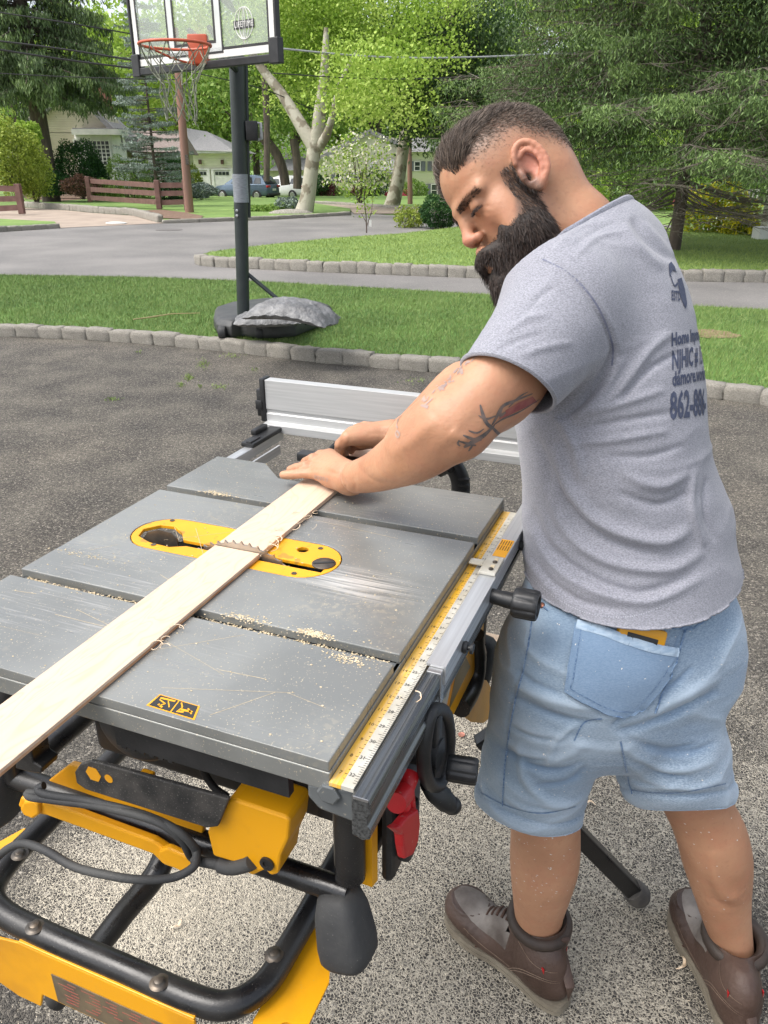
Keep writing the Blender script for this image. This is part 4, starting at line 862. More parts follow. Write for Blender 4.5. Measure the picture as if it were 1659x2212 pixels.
def limb(b,a,c,r0,r1,seed,wob=.08,n=6):
    r=random.Random(seed); a=np.array(a);c=np.array(c); L_=np.linalg.norm(c-a); P=[a+(c-a)*t+np.array([r.uniform(-1,1),r.uniform(-1,1),r.uniform(-1,1)])*wob*L_*math.sin(math.pi*t) for t in np.linspace(0,1,n)]
    b.tube(P,[r0+(r1-r0)*i/(n-1) for i in range(n)],8); return P
def pobj2(b,name,mat,root): 
    P=np.array(root.location[:]); b.v=[tuple(np.array(p)-P) for p in b.v]; return b.build(name,mat,root,fix=False)
def broadleaf(label,base,cz,rad,ncl,nl,size,mat,seed,tr=.2,trunkmat='bark',clr=.22,group=None,name='tree',cat='tree',ccx=0,ccy=0,shell=.4):
    """trunk, limbs and clusters of leaves spread through the crown"""
    r=np.random.default_rng(seed); base=np.array(base,float); root=empty(name,tuple(base),0,label,cat,group)
    cen=base+np.array([ccx,ccy,cz]); d=nrm_r(r.normal(size=(ncl,3))); rr=r.uniform(shell,1,ncl)**.6; cl=cen+d*rr[:,None]*np.array(rad)
    b=MB(); top=cen+np.array([0,0,rad[2]*.35]); limb(b,base-np.array([0,0,.2]),top,tr,tr*.35,seed,.03,7)
    for i in range(min(ncl,16)):
        t=r.uniform(.3,.9); a=base+(top-base)*t; limb(b,a,cl[i],tr*.34*(1-t*.5),tr*.05,seed+i,.12,6)
    pobj2(b,'trunk',M[trunkmat],root)
    k=r.integers(0,ncl,nl); cr=clr*np.mean(rad)*r.uniform(.6,1.3,ncl); c=cl[k]+r.normal(size=(nl,3))*cr[k][:,None]*np.array([1,1,.7])
    vb=np.clip(.5+.25*r.normal(size=ncl),.05,.95)[k]
    c=c[c[:,2]>base[2]+.05]; vb=vb[:len(c)]
    lobj('crown',c,np.full(len(c),size),M[mat],root,seed,vb=vb); return root
def spruce(label,base,Hh,R0,z0,nb,mat,seed,size,tr,hang=.5,den=26,fill=0,group=None,zmax=None,name='spruce_tree',bare=0,pw_=1.,twig=False):
    r=np.random.default_rng(seed); base=np.array(base,float); root=empty(name,tuple(base),0,label,'tree',group); b=MB(); b.tube([base+np.array([0,0,-.2]),base+np.array([.0,.1,Hh*.5]),base+np.array([0,0,Hh])],[tr,tr*.6,.02],10); C=[];V_=[]
    bt=MB()
    for i in range(nb):
        z=z0+(min(Hh,zmax or Hh)-z0)*r.random(); L_=R0*(1-(z/Hh))**pw_*r.uniform(.65,1.1)+.2; a=r.uniform(0,6.28); dr=np.array([math.cos(a),math.sin(a),0])
        m=7; P=[base+np.array([0,0,z])+dr*L_*t+np.array([0,0,L_*(.10*t-.42*hang*t*t+.10*t**4)]) for t in np.linspace(0,1,m)]
        b.tube(P,[.028*(1-.85*t)*(tr/.2)**.5+.004 for t in np.linspace(0,1,m)],5,cap=False)
        isb=r.random()<bare
        nn=int(den*L_*(0.25 if isb else 1)); t=r.uniform(.15,1,nn)**.8; Pm=np.array(P); x=t*(m-1); i0=np.minimum(x.astype(int),m-2); f=(x-i0)[:,None]; c=Pm[i0]*(1-f)+Pm[i0+1]*f
        sd=np.cross(dr,[0,0,1]); sp_=(r.uniform(-1,1,nn)*(.32*L_*(1.05-t)+.08))[:,None]; c=c+sd*sp_+dr*np.abs(sp_)*.5; c[:,2]-=np.abs(r.normal(0,.16*hang*min(L_,2.5),nn))*(.6+.4*np.abs(sp_[:,0])); C.append(c); V_.append(np.full(nn,np.clip(.25+.35*r.random()+.0,0,1))+t*.25)
        if twig:
            for _ in range(int(5*L_)):
                tt=r.uniform(.3,1); q=Pm[min(int(tt*(m-1)),m-2)]; sgn=r.choice([-1,1]); e=q+sd*sgn*r.uniform(.2,.75)+dr*r.uniform(.1,.6)+np.array([0,0,r.uniform(-.35,.08)]); mid=(q+e)/2+r.normal(0,.05,3); bt.tube([q,mid,e],[.008,.005,.0015],4,cap=False)
                for _2 in range(3): e2=e+r.normal(0,.16,3)+dr*.12; bt.tube([mid,(mid+e2)/2+r.normal(0,.02,3),e2],[.004,.0025,.001],3,cap=False)
    pobj2(b,'trunk',M['bark'],root)
    if twig: pobj2(bt,'twigs',M['twig'],root)
    if fill:
        zz=z0+(min(Hh,zmax or Hh)-z0)*r.random(fill)**.9; aa=r.uniform(0,6.28,fill); rr=R0*(1-zz/Hh)**pw_*r.uniform(.15,.95,fill); cc=np.stack([base[0]+np.cos(aa)*rr,base[1]+np.sin(aa)*rr,base[2]+zz-.35*rr*hang+.25*np.sin(aa*5+zz*3)],1); C.append(cc); V_.append(r.uniform(.1,.8,fill))
    C=np.concatenate(C); lobj('crown',C,np.full(len(C),size),M[mat],root,seed,droop=(0,0,-hang*1.1),asp=.22,vb=np.concatenate(V_)); return root
M['twig']=pmat('twig',(.10,.085,.065),(.17,.15,.12),scale=20,rough=.9)
def shrub(label,px,py,Y,rx_,ry_,rz_,nl,size,mat,seed,name='shrub',cat='shrub',group=None,flowers=None,hollow=.55):
    c=gy(px,py,Y); r=np.random.default_rng(seed); c=np.array(c); root=empty(name,(c[0],c[1],c[2]-rz_),0,label,cat,group)
    d=nrm_r(r.normal(size=(nl,3))); rr=r.uniform(hollow,1,nl)**.5*(1+.10*np.sin(d[:,0]*7+seed)+.08*np.sin(d[:,2]*9+d[:,1]*6)); P=c+d*rr[:,None]*np.array([rx_,ry_,rz_]); P=P[P[:,2]>c[2]-rz_*.92]
    b=MB(); bs_=np.array([c[0],c[1],c[2]-rz_-.1])
    for i in range(7): e=c+nrm(r.normal(size=3)+np.array([0,0,1.]))*np.array([rx_,ry_,rz_])*.75; limb(b,bs_+r.normal(0,.05,3)*np.array([1,1,0]),e,.03*max(rz_,.5),.006,seed+i,.1,5)
    pobj2(b,'stem',M['bark'],root)
    lobj('foliage',P,np.full(len(P),size),M[mat],root,seed)
    if flowers: k=r.choice(len(P),int(len(P)*flowers[1]),replace=False); f=P[k]; f=f[(f[:,2]>c[2]-rz_*.6)]; f=c+(f-c)*1.04; lobj('flowers',f,np.full(len(f),size*flowers[2]),M[flowers[0]],root,seed+5,asp=.8)['kind']='stuff'
    return root
# left: big Norway spruce, blue spruce
def spruce_l():
    bs=gy(110,425,43); return spruce('huge dark Norway spruce with drooping boughs in front of the left house',(bs[0],43,-.3),22,5.6,4.9,230,'spruce',61,.12,.46,hang=.9,den=130,zmax=15,pw_=.7)
spruce_l()
bs=gy(343,450,34); spruce('grey blue spruce behind the wooden fence at left',(bs[0],34,-.1),8.0,1.55,1.0,150,'blue',62,.06,.07,hang=.35,den=150,pw_=.6)
# shrubs on the left
shrub('large loose yellow green shrub at the far left edge',28,345,31,1.05,1.0,1.30,8000,.055,'oliveleaf',71,hollow=.3)
shrub('second yellow green shrub bending over the first near the tall spruce',70,372,33,.75,.8,1.05,3600,.055,'oliveleaf',72,hollow=.2)
shrub('bright green little maple above the yellow green shrubs',57,290,36,.62,.6,.48,3500,.06,'leaf_bright',73,name='small_tree',cat='tree')
shrub('big rounded dark green yew under the bay window',172,365,44,1.35,1.2,1.35,9000,.055,'yewleaf',74)
shrub('dark yew flank right of the rounded yew',203,385,44,.75,.8,1.0,4500,.055,'yewleaf',75)
shrub('low clipped dark hedge at the foot of the tall spruce',108,398,42,1.5,.8,.55,6000,.05,'yewleaf',76)
shrub('low russet bush under the dark yew',175,402,41,.9,.7,.5,3000,.045,'redleaf',77)
shrub('small leafy green bush beside the bay window stone',228,408,42,.9,.7,.45,3000,.05,'leaf_mid',78)
shrub('greyish green bush behind the blue spruce',275,390,46,1.6,1.2,1.2,7000,.05,'leaf_mid',79)
shrub('dark evergreen bush between blue spruce and pole',370,388,45,1.1,1,1.25,6000,.055,'yewleaf',80)
shrub('yellow green bush left of the first garage door',412,395,52,.8,.8,1.0,3500,.06,'oliveleaf',81)
shrub('low blue green juniper left of the parked blue car',432,412,48,1.0,.8,.42,3500,.05,'blue',82)
# fence
def fpost(b,px,py0,py1,Y,w_=.09): A=gy(px,py1,Y);B=gy(px,py0,Y); b.box2((A[0]-w_,Y-w_,A[2]-.1),(A[0]+w_,Y+w_,B[2])); return A,B
def fence(label,posts,rails):
    root=empty('wooden_fence',(gy(posts[0][0],posts[0][2],posts[0][3])[0],posts[0][3],0),0,label,'fence')
    for px,y0,y1,Y in posts: b=MB(); fpost(b,px,y0,y1,Y); hpart(b,'post',M['fence_wood'],root,bevel=.015)
    for (xa,ya,Ya),(xb,yb,Yb) in rails:
        A,B=gy(xa,ya,Ya),gy(xb,yb,Yb); d=B-A; n_=nrm(np.array([-d[1],d[0],0]))*.03; z=np.array([0,0,.085]); b=MB(); b.prism([A-n_-z,B-n_-z,B-n_+z,A-n_+z],tuple(2*n_)); hpart(b,'rail',M['fence_wood'],root)
    return root
p1,p2,p3=(195,381,430,34.),(344,389,445,29.5),(404,389,446,29.5)
fence('brown three rail fence section between tan driveway and utility pole',[p1,p2,p3],[((p1[0],y0,34.),(p2[0],y1,29.5)) for y0,y1 in ((391,401),(409,418),(427,437))]+[((p2[0],y0,29.5),(p3[0],y1,29.5)) for y0,y1 in ((400,400),(418,417),(438,436))])
fence('brown fence section at the left edge across the tan driveway',[(-60,392,452,27.),(47,397,455,27.)],[((-60,y0,27.),(47,y1,27.)) for y0,y1 in ((404,409),(431,429),(453,448))])
# utility pole, slim post, wires
up=empty('utility_pole',tuple(gy(410,468,28)[:2])+(0,),0,'weathered reddish wooden utility pole beside the brown fence','utility pole'); b=MB(); A=gy(410,468,28);B=gy(377,60,28); b.tube([A-np.array([0,0,.2]),B],[.15,.11],14); b.build('pole_shaft',M['polewood'],up); up.children[0].location=-Vector(up.location)
b=MB(); A=gy(404,345,27.9); b.box(A-np.array(up.location[:]),(.10,.06,.3)); b.build('metal_plate',M['dark_steel'],up)
up2=empty('utility_post',tuple(gy(886,448,40)[:2])+(0,),0,'thin dark wooden post in front of the cream house','post'); b=MB(); A=gy(886,448,40);B=gy(884,250,40); b.tube([A,B],[.13,.10],10); o=b.build('post_shaft',M['polewood'],up2); o.location=-Vector(up2.location)
M['wire']=pmat('cable',(.02,.02,.022),rough=.6); M['wire2']=pmat('pale_cable',(.3,.31,.32),rough=.5)
def wire(label,pts,Y,r=.02,mat='wire'):
    b=MB(); P=catmull([gy(x,y,Y+k*1.0) for k,(x,y) in enumerate(pts)],8); b.tube(P,r,6); o=b.build('overhead_wire',M[mat]); tag(o,label,'wire','wires strung over the road')
wire('highest dark wire at the left, passing behind the backboard',[(-60,18),(150,50),(300,76)],26,.02)
wire('dark wire at the left, second from the top',[(-60,82),(150,108),(375,145)],26,.028)
wire('thick dark wire at the left just under the second',[(-60,98),(150,130),(378,158)],26,.03)
wire('lowest thin wire at the left before the tall spruce',[(-60,155),(150,166),(378,172)],26,.015)
wire('pale twisted wire crossing above the bearded man',[(590,103),(800,122),(1000,124),(1295,112)],24,.026,'wire2')
wire('dark wire under the pale twisted wire',[(590,158),(800,170),(1000,166),(1300,140)],24,.016)
wire('thin dark wire between the pole and the sycamore, sloping to the right',[(384,150),(560,190),(690,240),(800,262)],27,.014)
# sycamore
sy=empty('sycamore_tree',tuple(gy(655,468,28)[:2])+(0,),0,'sycamore with pale mottled forked trunk at the roadside','tree')
b=MB(); Pp=lambda l:[gy(*p) for p in l]
b.tube(catmull(Pp([(652,475,28),(664,430,28),(672,370,28),(680,312,28)]),4),[.42,.36,.31,.28,.26,.25,.245,.24,.235,.23,.225,.23,.24],14)
b.tube(catmull(Pp([(680,320,28),(650,270,28.2),(610,205,28.6),(560,140,29),(520,70,29)]),4),[.24,.235,.23,.22,.21,.2,.19,.18,.17,.16,.15,.14,.13,.12,.1,.08,.06],12)
b.tube(catmull(Pp([(684,318,28),(690,250,27.8),(700,170,27.6),(705,60,27.6)]),4),[.24,.23,.22,.21,.2,.19,.18,.17,.15,.13,.11,.09,.07],12)
b.tube(catmull(Pp([(684,325,28),(706,290,27.6),(720,242,27.2)]),4),[.17,.165,.16,.15,.14,.12,.11,.1,.09],10)
b.tube(catmull(Pp([(720,242,27.2),(735,180,27),(770,110,26.8)]),4),[.09,.085,.08,.07,.065,.06,.05,.04,.03],8)
o=b.build('trunk',M['sycamore'],sy); o.location=-Vector(sy.location)
r=np.random.default_rng(91); cl=[]
for (x0,x1,y0,y1,n) in ((540,760,-60,120,46),(600,720,100,215,9),(700,1010,-60,150,52),(720,930,120,262,26),(560,640,-60,40,10)):
    n=max(3,int(n*.8))
    for i in range(n): cl.append(gy(r.uniform(x0,x1),r.uniform(y0,y1),r.uniform(28.6,33) if x0<720 else r.uniform(24,32)))
cl=np.array(cl); n=46000; k=r.integers(0,len(cl),n); c=cl[k]+r.normal(size=(n,3))*np.array([.50,.45,.34]); lobj('crown',c,np.full(n,.052),M['leaf_bright'],sy,92,vb=np.clip(.5+.3*r.normal(size=len(cl)),0,1)[k],asp=.75)
# second leaning sycamore with dark evergreen beside it
s2_=empty('sycamore_tree',tuple(gy(848,445,36)[:2])+(0,),0,'slimmer leaning pale trunk left of the thin post','tree'); b=MB(); b.tube(catmull(Pp([(846,448,36),(858,400,36),(868,340,36),(880,270,36),(905,190,36),(930,100,36)]),3),[.36,.33,.31,.29,.28,.27,.26,.25,.24,.22,.2,.18,.16,.14,.12,.1],12); o=b.build('trunk',M['sycamore'],s2_); o.location=-Vector(s2_.location)
bs=gy(965,460,33); r=np.random.default_rng(95); ev=empty('hemlock_tree',(bs[0],33,-.1),0,'dark hemlock behind the head of the man','tree',); b=MB(); limb(b,(bs[0],33,-.2),(bs[0]+.2,33,12),.28,.05,3,.02); 
cl=np.array([gy(r.uniform(845,1130),r.uniform(20,330),r.uniform(31,36)) for i in range(150)]); keep=((proj(cl)[:,0]-985)/150)**2+((proj(cl)[:,1]-150)/165)**2<1; cl=cl[keep]
for i in range(20): limb(b,(bs[0],33,r.uniform(2,8)),cl[i],.05,.012,i,.08)
o=pobj2(b,'trunk',M['bark'],ev); n=30000; k=r.integers(0,len(cl),n); c=cl[k]+r.normal(size=(n,3))*np.array([.75,.6,.34]); lobj('crown',c,np.full(n,.085),M['leaf_dark'],ev,96,vb=np.clip(.45+.3*r.normal(size=len(cl)),0,1)[k],droop=(0,0,-.4),asp=.4)
# dogwood in flower
shrub('flowering dogwood covered in pale pink and white blossom',775,362,38,1.7,1.3,1.45,1500,.07,'leaf_bright',97,name='dogwood_tree',cat='tree',flowers=('petal',.55,1.0),hollow=.15)
# other broadleaf trees behind, left to right
specs=[(-40,60,'leaf_bright',6.5,5,5),(60,75,'leaf_mid',9,7,5.5),(255,72,'leaf_bright',9,6,5.5),(330,95,'leaf_mid',11,8,6),(400,88,'leaf_bright',11,7,6),(455,110,'leaf_mid',13,9,7),(530,84,'leaf_mid',9,6,6),(560,100,'leaf_bright',12,8,7),(640,88,'leaf_mid',11,7,6),(740,105,'leaf_bright',12,9,7),(820,92,'leaf_mid',12,8,6.5),(900,110,'leaf_bright',12,9,7),(1010,80,'leaf_mid',11,7,6),(1110,60,'leaf_bright',8.5,5.5,5),(1210,70,'leaf_mid',10,6.5,6),(1320,55,'leaf_bright',8.5,6,5),(1440,60,'leaf_mid',9,6,6),(1540,48,'leaf_bright',7,5,4.5),(1640,62,'leaf_mid',9.5,6,6),(1720,50,'leaf_bright',8,5.5,5)]
lab2=['at far left behind the Norway spruce','behind the left house','left of the blue spruce top','above the brown porch roof','above the garage','far behind the garage','right of the basketball pole','behind the basketball backboard','behind the sycamore trunk','far behind the dogwood','above the middle house','behind the dark hemlock','right of the dark hemlock','above the back of the head','behind the left boughs of the near spruce','behind the top of the near spruce','behind the near spruce trunk','behind the right boughs of the near spruce','at the right edge','just outside the right edge']
for i,(px,Y,mt,cz,rxy,rz) in enumerate(specs):
    bs=gy(px,420,Y); kind={'leaf_bright':'bright green','leaf_mid':'mid green'}[mt]
    broadleaf(f'{kind} broadleaf tree {lab2[i]}',(bs[0],Y,-(Y-30)*SLOPE),cz,(rxy,rxy,rz),52,6800,.0024*Y+.03,mt,200+i,tr=.0045*Y,clr=.17,group='trees standing behind the houses')
# two bare lower trunks seen right of the pole
for (x0,y0,x1,y1,Y,w_,lb) in ((576,392,568,120,52,.24,'straight grey brown trunk just right of the basketball pole'),(617,400,596,330,60,.42,'thick dark trunk leaning left, beside the cars'),(642,408,634,300,58,.36,'dark trunk between the leaning one and the sycamore')):
    A=gy(x0,y0,Y); t_=empty('tree',(A[0],Y,A[2]),0,lb,'tree'); b=MB(); P=[gy(x0,y0,Y),gy((x0+x1)/2+4,(y0+y1)/2,Y),gy(x1,y1,Y)]
    if lb.startswith('thick'): P+= [gy(575,305,Y),gy(560,290,Y)]
    b.tube(catmull(P,4),w_*.8,10); pobj2(b,'trunk',M['bark'],t_)
    r=np.random.default_rng(int(x0)); cl=np.array([P[-1]+np.array([r.uniform(-3,3),r.uniform(-2,2),r.uniform(1.2,6)]) for i in range(26)]); n=6500; k=r.integers(0,26,n); lobj('crown',cl[k]+r.normal(size=(n,3))*.7,np.full(n,.15),M['leaf_mid'],t_,int(x0))
# near spruce on the island, right
bs=gz(1392,520,.1); spruce('tall near spruce with bare lower twigs behind the shoulder of the man',(bs[0],bs[1]*.0+14.5,.08),15,4.3,1.5,250,'spruce_near',63,.034,.11,hang=.55,den=480,fill=160000,zmax=8.5,pw_=.62,bare=.12,twig=True)
r=np.random.default_rng(64); base=np.array([bs[0],14.5,.1])
tw=empty('dead_branches',(base[0]+.3,12.,.3),0,'fan of bare dead twigs reaching low over the road at right','branches'); b=MB()
for i in range(46):
    a=r.uniform(-2.9,.5); L_=r.uniform(1.7,3.4); z=r.uniform(.7,1.9); dr=np.array([math.cos(a),math.sin(a)*1.0,0]); e=base+dr*L_+np.array([0,0,z-r.uniform(.1,.55)]); s0=base+np.array([0,0,z]); P=[s0+(e-s0)*t+np.array([0,0,-.12*math.sin(math.pi*t)])+r.normal(0,.025,3) for t in np.linspace(0,1,6)]; b.tube(P,[.018,.014,.011,.008,.005,.002],5,cap=False)
    for j in range(8):
        t=r.uniform(.3,1); q=s0+(e-s0)*t+np.array([0,0,-.12*math.sin(math.pi*t)]); sd=np.cross(dr,[0,0,1])*r.choice([-1,1]); e2=q+sd*r.uniform(.15,.6)+dr*r.uniform(.2,.6)+np.array([0,0,r.uniform(-.15,.12)]); b.tube([q,(q+e2)/2+r.normal(0,.03,3),e2],[.006,.004,.0015],4,cap=False)
        for k in range(3): e3=e2+r.normal(0,.10,3)+dr*.1; b.tube([(q+e2)/2,e3],[.003,.001],3,cap=False)
pobj2(b,'twigs',M['twig'],tw)
fr_=np.random.default_rng(301); n=90000; cl=np.stack([fr_.uniform(-110,110,420),fr_.uniform(150,200,420),fr_.uniform(1,17,420)],1); k=fr_.integers(0,420,n); c=cl[k]+fr_.normal(size=(n,3))*np.array([4.5,3,2.6]); V,F,vv=leaves(c,fr_.uniform(.22,.5,n),np.clip(fr_.uniform(.1,.8,420)[k]+fr_.normal(0,.15,n),0,1),fr_); o=npmesh('far_woods',V,F,M['leaf_mid'],attr={'v':vv}); tag(o,'far green woods beyond the houses','woods',kind='stuff')
# shrubs to the right of the near spruce, and along the island
for i_,(x_,y_,Y_,a_,z_,l_) in enumerate(((1225,392,27,1.5,1.2,'green understorey bush left of the near spruce trunk, level with the collar'),(1330,372,30,1.8,1.7,'taller green understorey bush just left of the near spruce trunk'),(1450,365,31,1.7,1.8,'green understorey bush just right of the near spruce trunk'),(1590,350,27,1.7,1.7,'green understorey bush above the yellow shrub at right'))): shrub(l_,x_,y_,Y_,a_,1.2,z_,7500,.06,'leaf_mid' if i_%2 else 'leaf_bright',400+i_,hollow=.25)
shrub('yellow flowering shrub beside the pale house corner',1548,470,19,.85,.8,.75,6500,.035,'leaf_bright',101,flowers=('yellowleaf',.55,1.1))
shrub('brighter yellow blossoms low beside the yellow shrub',1600,505,18,.38,.4,.42,2500,.03,'oliveleaf',102,flowers=('yellowleaf',.6,1.1))
shrub('pink azalea left of the yellow shrub',1502,440,20,.45,.4,.33,2500,.035,'leaf_mid',103,flowers=('pink',.6,1.1))
shrub('long leaved green clump at the foot of the pale house',1615,555,16.5,.35,.3,.22,1800,.05,'leaf_mid',104)
shrub('rounded dark green boxwood at the end of the island lawn',950,457,21,.55,.55,.40,6500,.028,'yewleaf',105)
shrub('low twiggy bush with reddish leaves left of the boxwood',886,470,21.5,.50,.4,.30,1600,.03,'oliveleaf',106,hollow=.2)
for i,(x,y,rx_,rz_,mt,lb) in enumerate(((850,438,.9,.5,'blue','spiky blue green grass clump under the porch'),(778,428,1.1,.75,'redleaf','rounded russet bush under the dogwood'),(740,428,1.0,.75,'leaf_mid','clipped green bush left of the russet one'),(712,424,.9,.8,'purple','dark purple bush at the foot of the cream wall'),(807,400,1.1,1.2,'yewleaf','tall dark green bush beside the porch rail'),(893,416,1.1,.85,'leaf_mid','big round green bush in front of the cream wall'),(858,425,.9,.5,'pink','low pinkish bush behind the grass clump'),(696,410,.7,1.0,'yewleaf','dark green bush right of the sycamore trunk'))):
    shrub(lb,x,y-3,66,rx_,.8,rz_,2600,.075,mt,110+i)
shrub('silvery grass clump beside the sycamore roots',622,445,29,.5,.4,.30,2200,.04,'blue',131); shrub('leafy ground plants in front of the parked cars',578,453,29,1.2,.5,.16,3800,.045,'leaf_mid',132)
b=MB(); A=gy(628,468,27.5); b.sphere(A+np.array([0,0,.08]),(.75,.3,.16),14,8); o=b.build('flat_rock',M['granite']); tag(o,'flat grey rock at the foot of the sycamore','rock')
b=MB(); A=gz(1005,0) if 0 else gy(457,940*.5486,20); 
# staked sapling on the island
sp2=empty('sapling',tuple(gz(792,500,.1)),0,'thin staked sapling with a white tag on the island lawn','sapling'); P0=np.array(sp2.location[:]); Ys=P0[1]; b=MB(); Q_=[gy(x,y,Ys) for x,y in ((792,503),(791,470),(786,430),(789,395))]; b.tube([q-P0 for q in Q_],[.018,.014,.01,.005],6); b.tube([gy(792,490,Ys)-P0,gy(803,455,Ys)-P0,gy(806,420,Ys)-P0],[.012,.008,.004],6); b.tube([gy(791,480,Ys)-P0,gy(780,460,Ys)-P0],[.01,.004],5); b.build('stem',M['bark'],sp2)
r=np.random.default_rng(7); c=np.array([gy(r.choice([772,789,806,790])+r.normal(0,5),r.uniform(395,470),Ys) for i in range(140)]); lobj('foliage',c,np.full(140,.035),M['leaf_bright'],sp2,8)
b=MB(); b.box(gy(800,482,Ys)-P0,(.05,.01,.14)); b.build('tag',M['trim'],sp2,smooth=False)
# white paper bit, manhole, lawn ornaments
o=MB().lathe(gt(365,496,.0)+np.array([0,0,-.006]),(0,0,1),[(0,.0001),(0,.33),(.004,.33),(.004,.0001)],24).build('manhole_cover',pmat('manhole_iron',(.10,.09,.085),(.14,.13,.12),scale=20,rough=.7)); tag(o,'round iron manhole cover in the road','manhole cover')
b=MB(); c=gt(251,482,.02); b.sphere(c,(.30,.16,.04),10,6); o=b.build('paper_litter',M['trim']); tag(o,'scrap of white paper on the tan driveway','litter')
# ---------- cars ----------
M['carblue']=pmat('blue_grey_car_paint',(.11,.15,.21),(.10,.14,.19),rough=.25,metal=.4); M['carwhite']=pmat('white_car_paint',(.75,.75,.75),(.7,.7,.7),rough=.25); M['tyre']=pmat('tyre',(.02,.02,.02),rough=.8)
def car(label,c,rz,paint,s=1.):
    root=empty('parked_car',c,rz,label,'car'); 
    side=[(-2.25,.42),(-2.3,.75),(-2.2,.98),(-2.05,1.08),(2.18,1.02),(2.27,.9),(2.3,.5),(2.2,.35)]
    # car points along +x; lower body
    b=MB(); lo=[(-2.28,.35,.78),(-2.33,.6,.88),(-2.28,.9,.90),(-2.1,1.05,.86)]
    secs=[(-2.30,.42,.95,.70),(-2.2,.34,1.05,.86),(-1.5,.28,1.08,.92),(0,.26,1.06,.93),(1.2,.28,1.02,.91),(1.9,.32,.93,.86),(2.22,.38,.78,.70)]
    rs=[]
    for x,z0,z1,hw in secs: rs.append([(x*s,y*s,z*s) for y,z in [(-hw*.9,z0),(-hw,z0+.15),(-hw,z0+(z1-z0)*.6),(-hw*.93,z1),(hw*.93,z1),(hw,z0+(z1-z0)*.6),(hw,z0+.15),(hw*.9,z0)]])
    b.rings(rs); b.build('body',M[paint],root,bevel=.03)
    b=MB(); g=[(-2.12,1.06,.80,1.05),(-1.75,1.56,.66,1.05),(-1.2,1.66,.66,1.05),(-.1,1.66,.66,1.05),(.5,1.52,.66,1.03),(1.25,1.06,.80,1.02)]
    rs=[[(x*s,-.86*s if z<1.1 else -w_*s,zb*s),(x*s,-w_*s,z*s),(x*s,w_*s,z*s),(x*s,(.86 if z<1.1 else w_)*s,zb*s)] for x,z,w_,zb in g]
    rs=[[(x*s,-.84*s,1.03*s),(x*s,-w_*s,z*s),(x*s,w_*s,z*s),(x*s,.84*s,1.03*s)] for x,z,w_,zb in g]; b.rings(rs); cb=b.build('cabin',M[paint],root,bevel=.04)
    for sg in(-1,1):
        for (xa,xb,zb) in ((-1.75,-1.15,1.48),(-1.08,-.30,1.52),(-.22,.72,1.44)):
            b=MB(); yy=lambda z:sg*(.845+(z-1.03)/(1.66-1.03)*(.66-.84))*s+sg*.012; b.add([(xa*s,yy(1.1),1.1*s),(xb*s,yy(1.1),1.1*s),((xb-.12 if xb<.7 else xb-.45)*s,yy(zb),zb*s),((xa+.1)*s,yy(zb),zb*s)],[(0,1,2,3)]); b.build('side_window',M['glass'],root,smooth=False)
        for x in(-1.42,1.42):
            b=MB(); b.lathe((x*s,sg*.82*s,.34*s),(0,sg,0),[(0,.0001),(0,.34*s),(.12,.35*s),(.13,.24*s),(.13,.0001)],24); wl_=b.build('wheel',M['tyre'],root)
            b=MB(); b.lathe((x*s,sg*.955*s,.34*s),(0,sg,0),[(0,.0001),(0,.22*s),(.01,.21*s),(.01,.0001)],10); b.build('rim',M['steel'],wl_)
        b=MB(); b.box((-2.24*s,sg*.66*s,.93*s),(.14,.42*s,.13*s),bev=.02); b.build('tail_light',M['red'],root)
        b=MB(); b.box((2.16*s,sg*.62*s,.80*s),(.14,.34*s,.12*s),bev=.02); b.build('headlight',M['trim'],root)
    b=MB(); b.add([(-2.14*s,-.68*s,1.12*s),(-2.14*s,.68*s,1.12*s),(-1.83*s,.6*s,1.5*s),(-1.83*s,-.6*s,1.5*s)],[(0,1,2,3)]); b.v=[(x-.03,y,z) for x,y,z in b.v]; b.build('rear_window',M['glass'],root,smooth=False)
    b=MB(); b.box((-2.32*s,0,.72*s),(.03,.45,.14)); b.build('number_plate',M['trim'],root,smooth=False)
    b=MB(); b.box2((-2.34*s,-.8*s,.32*s),(-2.1*s,.8*s,.5*s),bev=.03); b.build('bumper',M['black_plastic'],root)
    return root
cA=gy(533,432,60); car('blue grey SUV parked before the garage, its rear to the right',(cA[0],60,cA[2]),R(157),'carblue')
cB=gy(612,432,64); car('white SUV parked behind the blue grey one',(cB[0],64.5,cB[2]+.05),R(152),'carwhite')
# ================= BASKETBALL HOOP =================
pb0=gz(527,722,.10); hoop=empty('basketball_hoop',(pb0[0],pb0[1],.09),0,'portable basketball hoop with clear backboard and dark pole on the lawn strip','basketball hoop')
HP=np.array(hoop.location[:]); h3=lambda p:tuple(np.array(p)-HP)
M['polepaint']=pmat('dark_pole_paint',(.017,.024,.024),(.025,.033,.033),scale=8,rough=.4)
top=gy(511,120,pb0[1]-.02); b=MB(); b.tube([h3(pb0+np.array([0,0,.0])),h3(gy(521,470,pb0[1]-.01)),h3(top)],[.052,.056,.060],20); b.build('pole',M['polepaint'],hoop)
b=MB(); b.tube([h3(gy(537,470,pb0[1]+.05)),h3(gy(530,130,pb0[1]+.05))],.019,12); b.build('lift_tube',M['polepaint'],hoop)
b=MB(); b.tube([h3(gy(521.5,437,pb0[1]-.01)),h3(gy(518,376,pb0[1]-.01))],[.0615,.0625],20); b.build('grey_tape',pmat('duct_tape',(.25,.27,.29),(.17,.18,.2),scale=30,rough=.5,stretch=(1,1,6)),hoop)
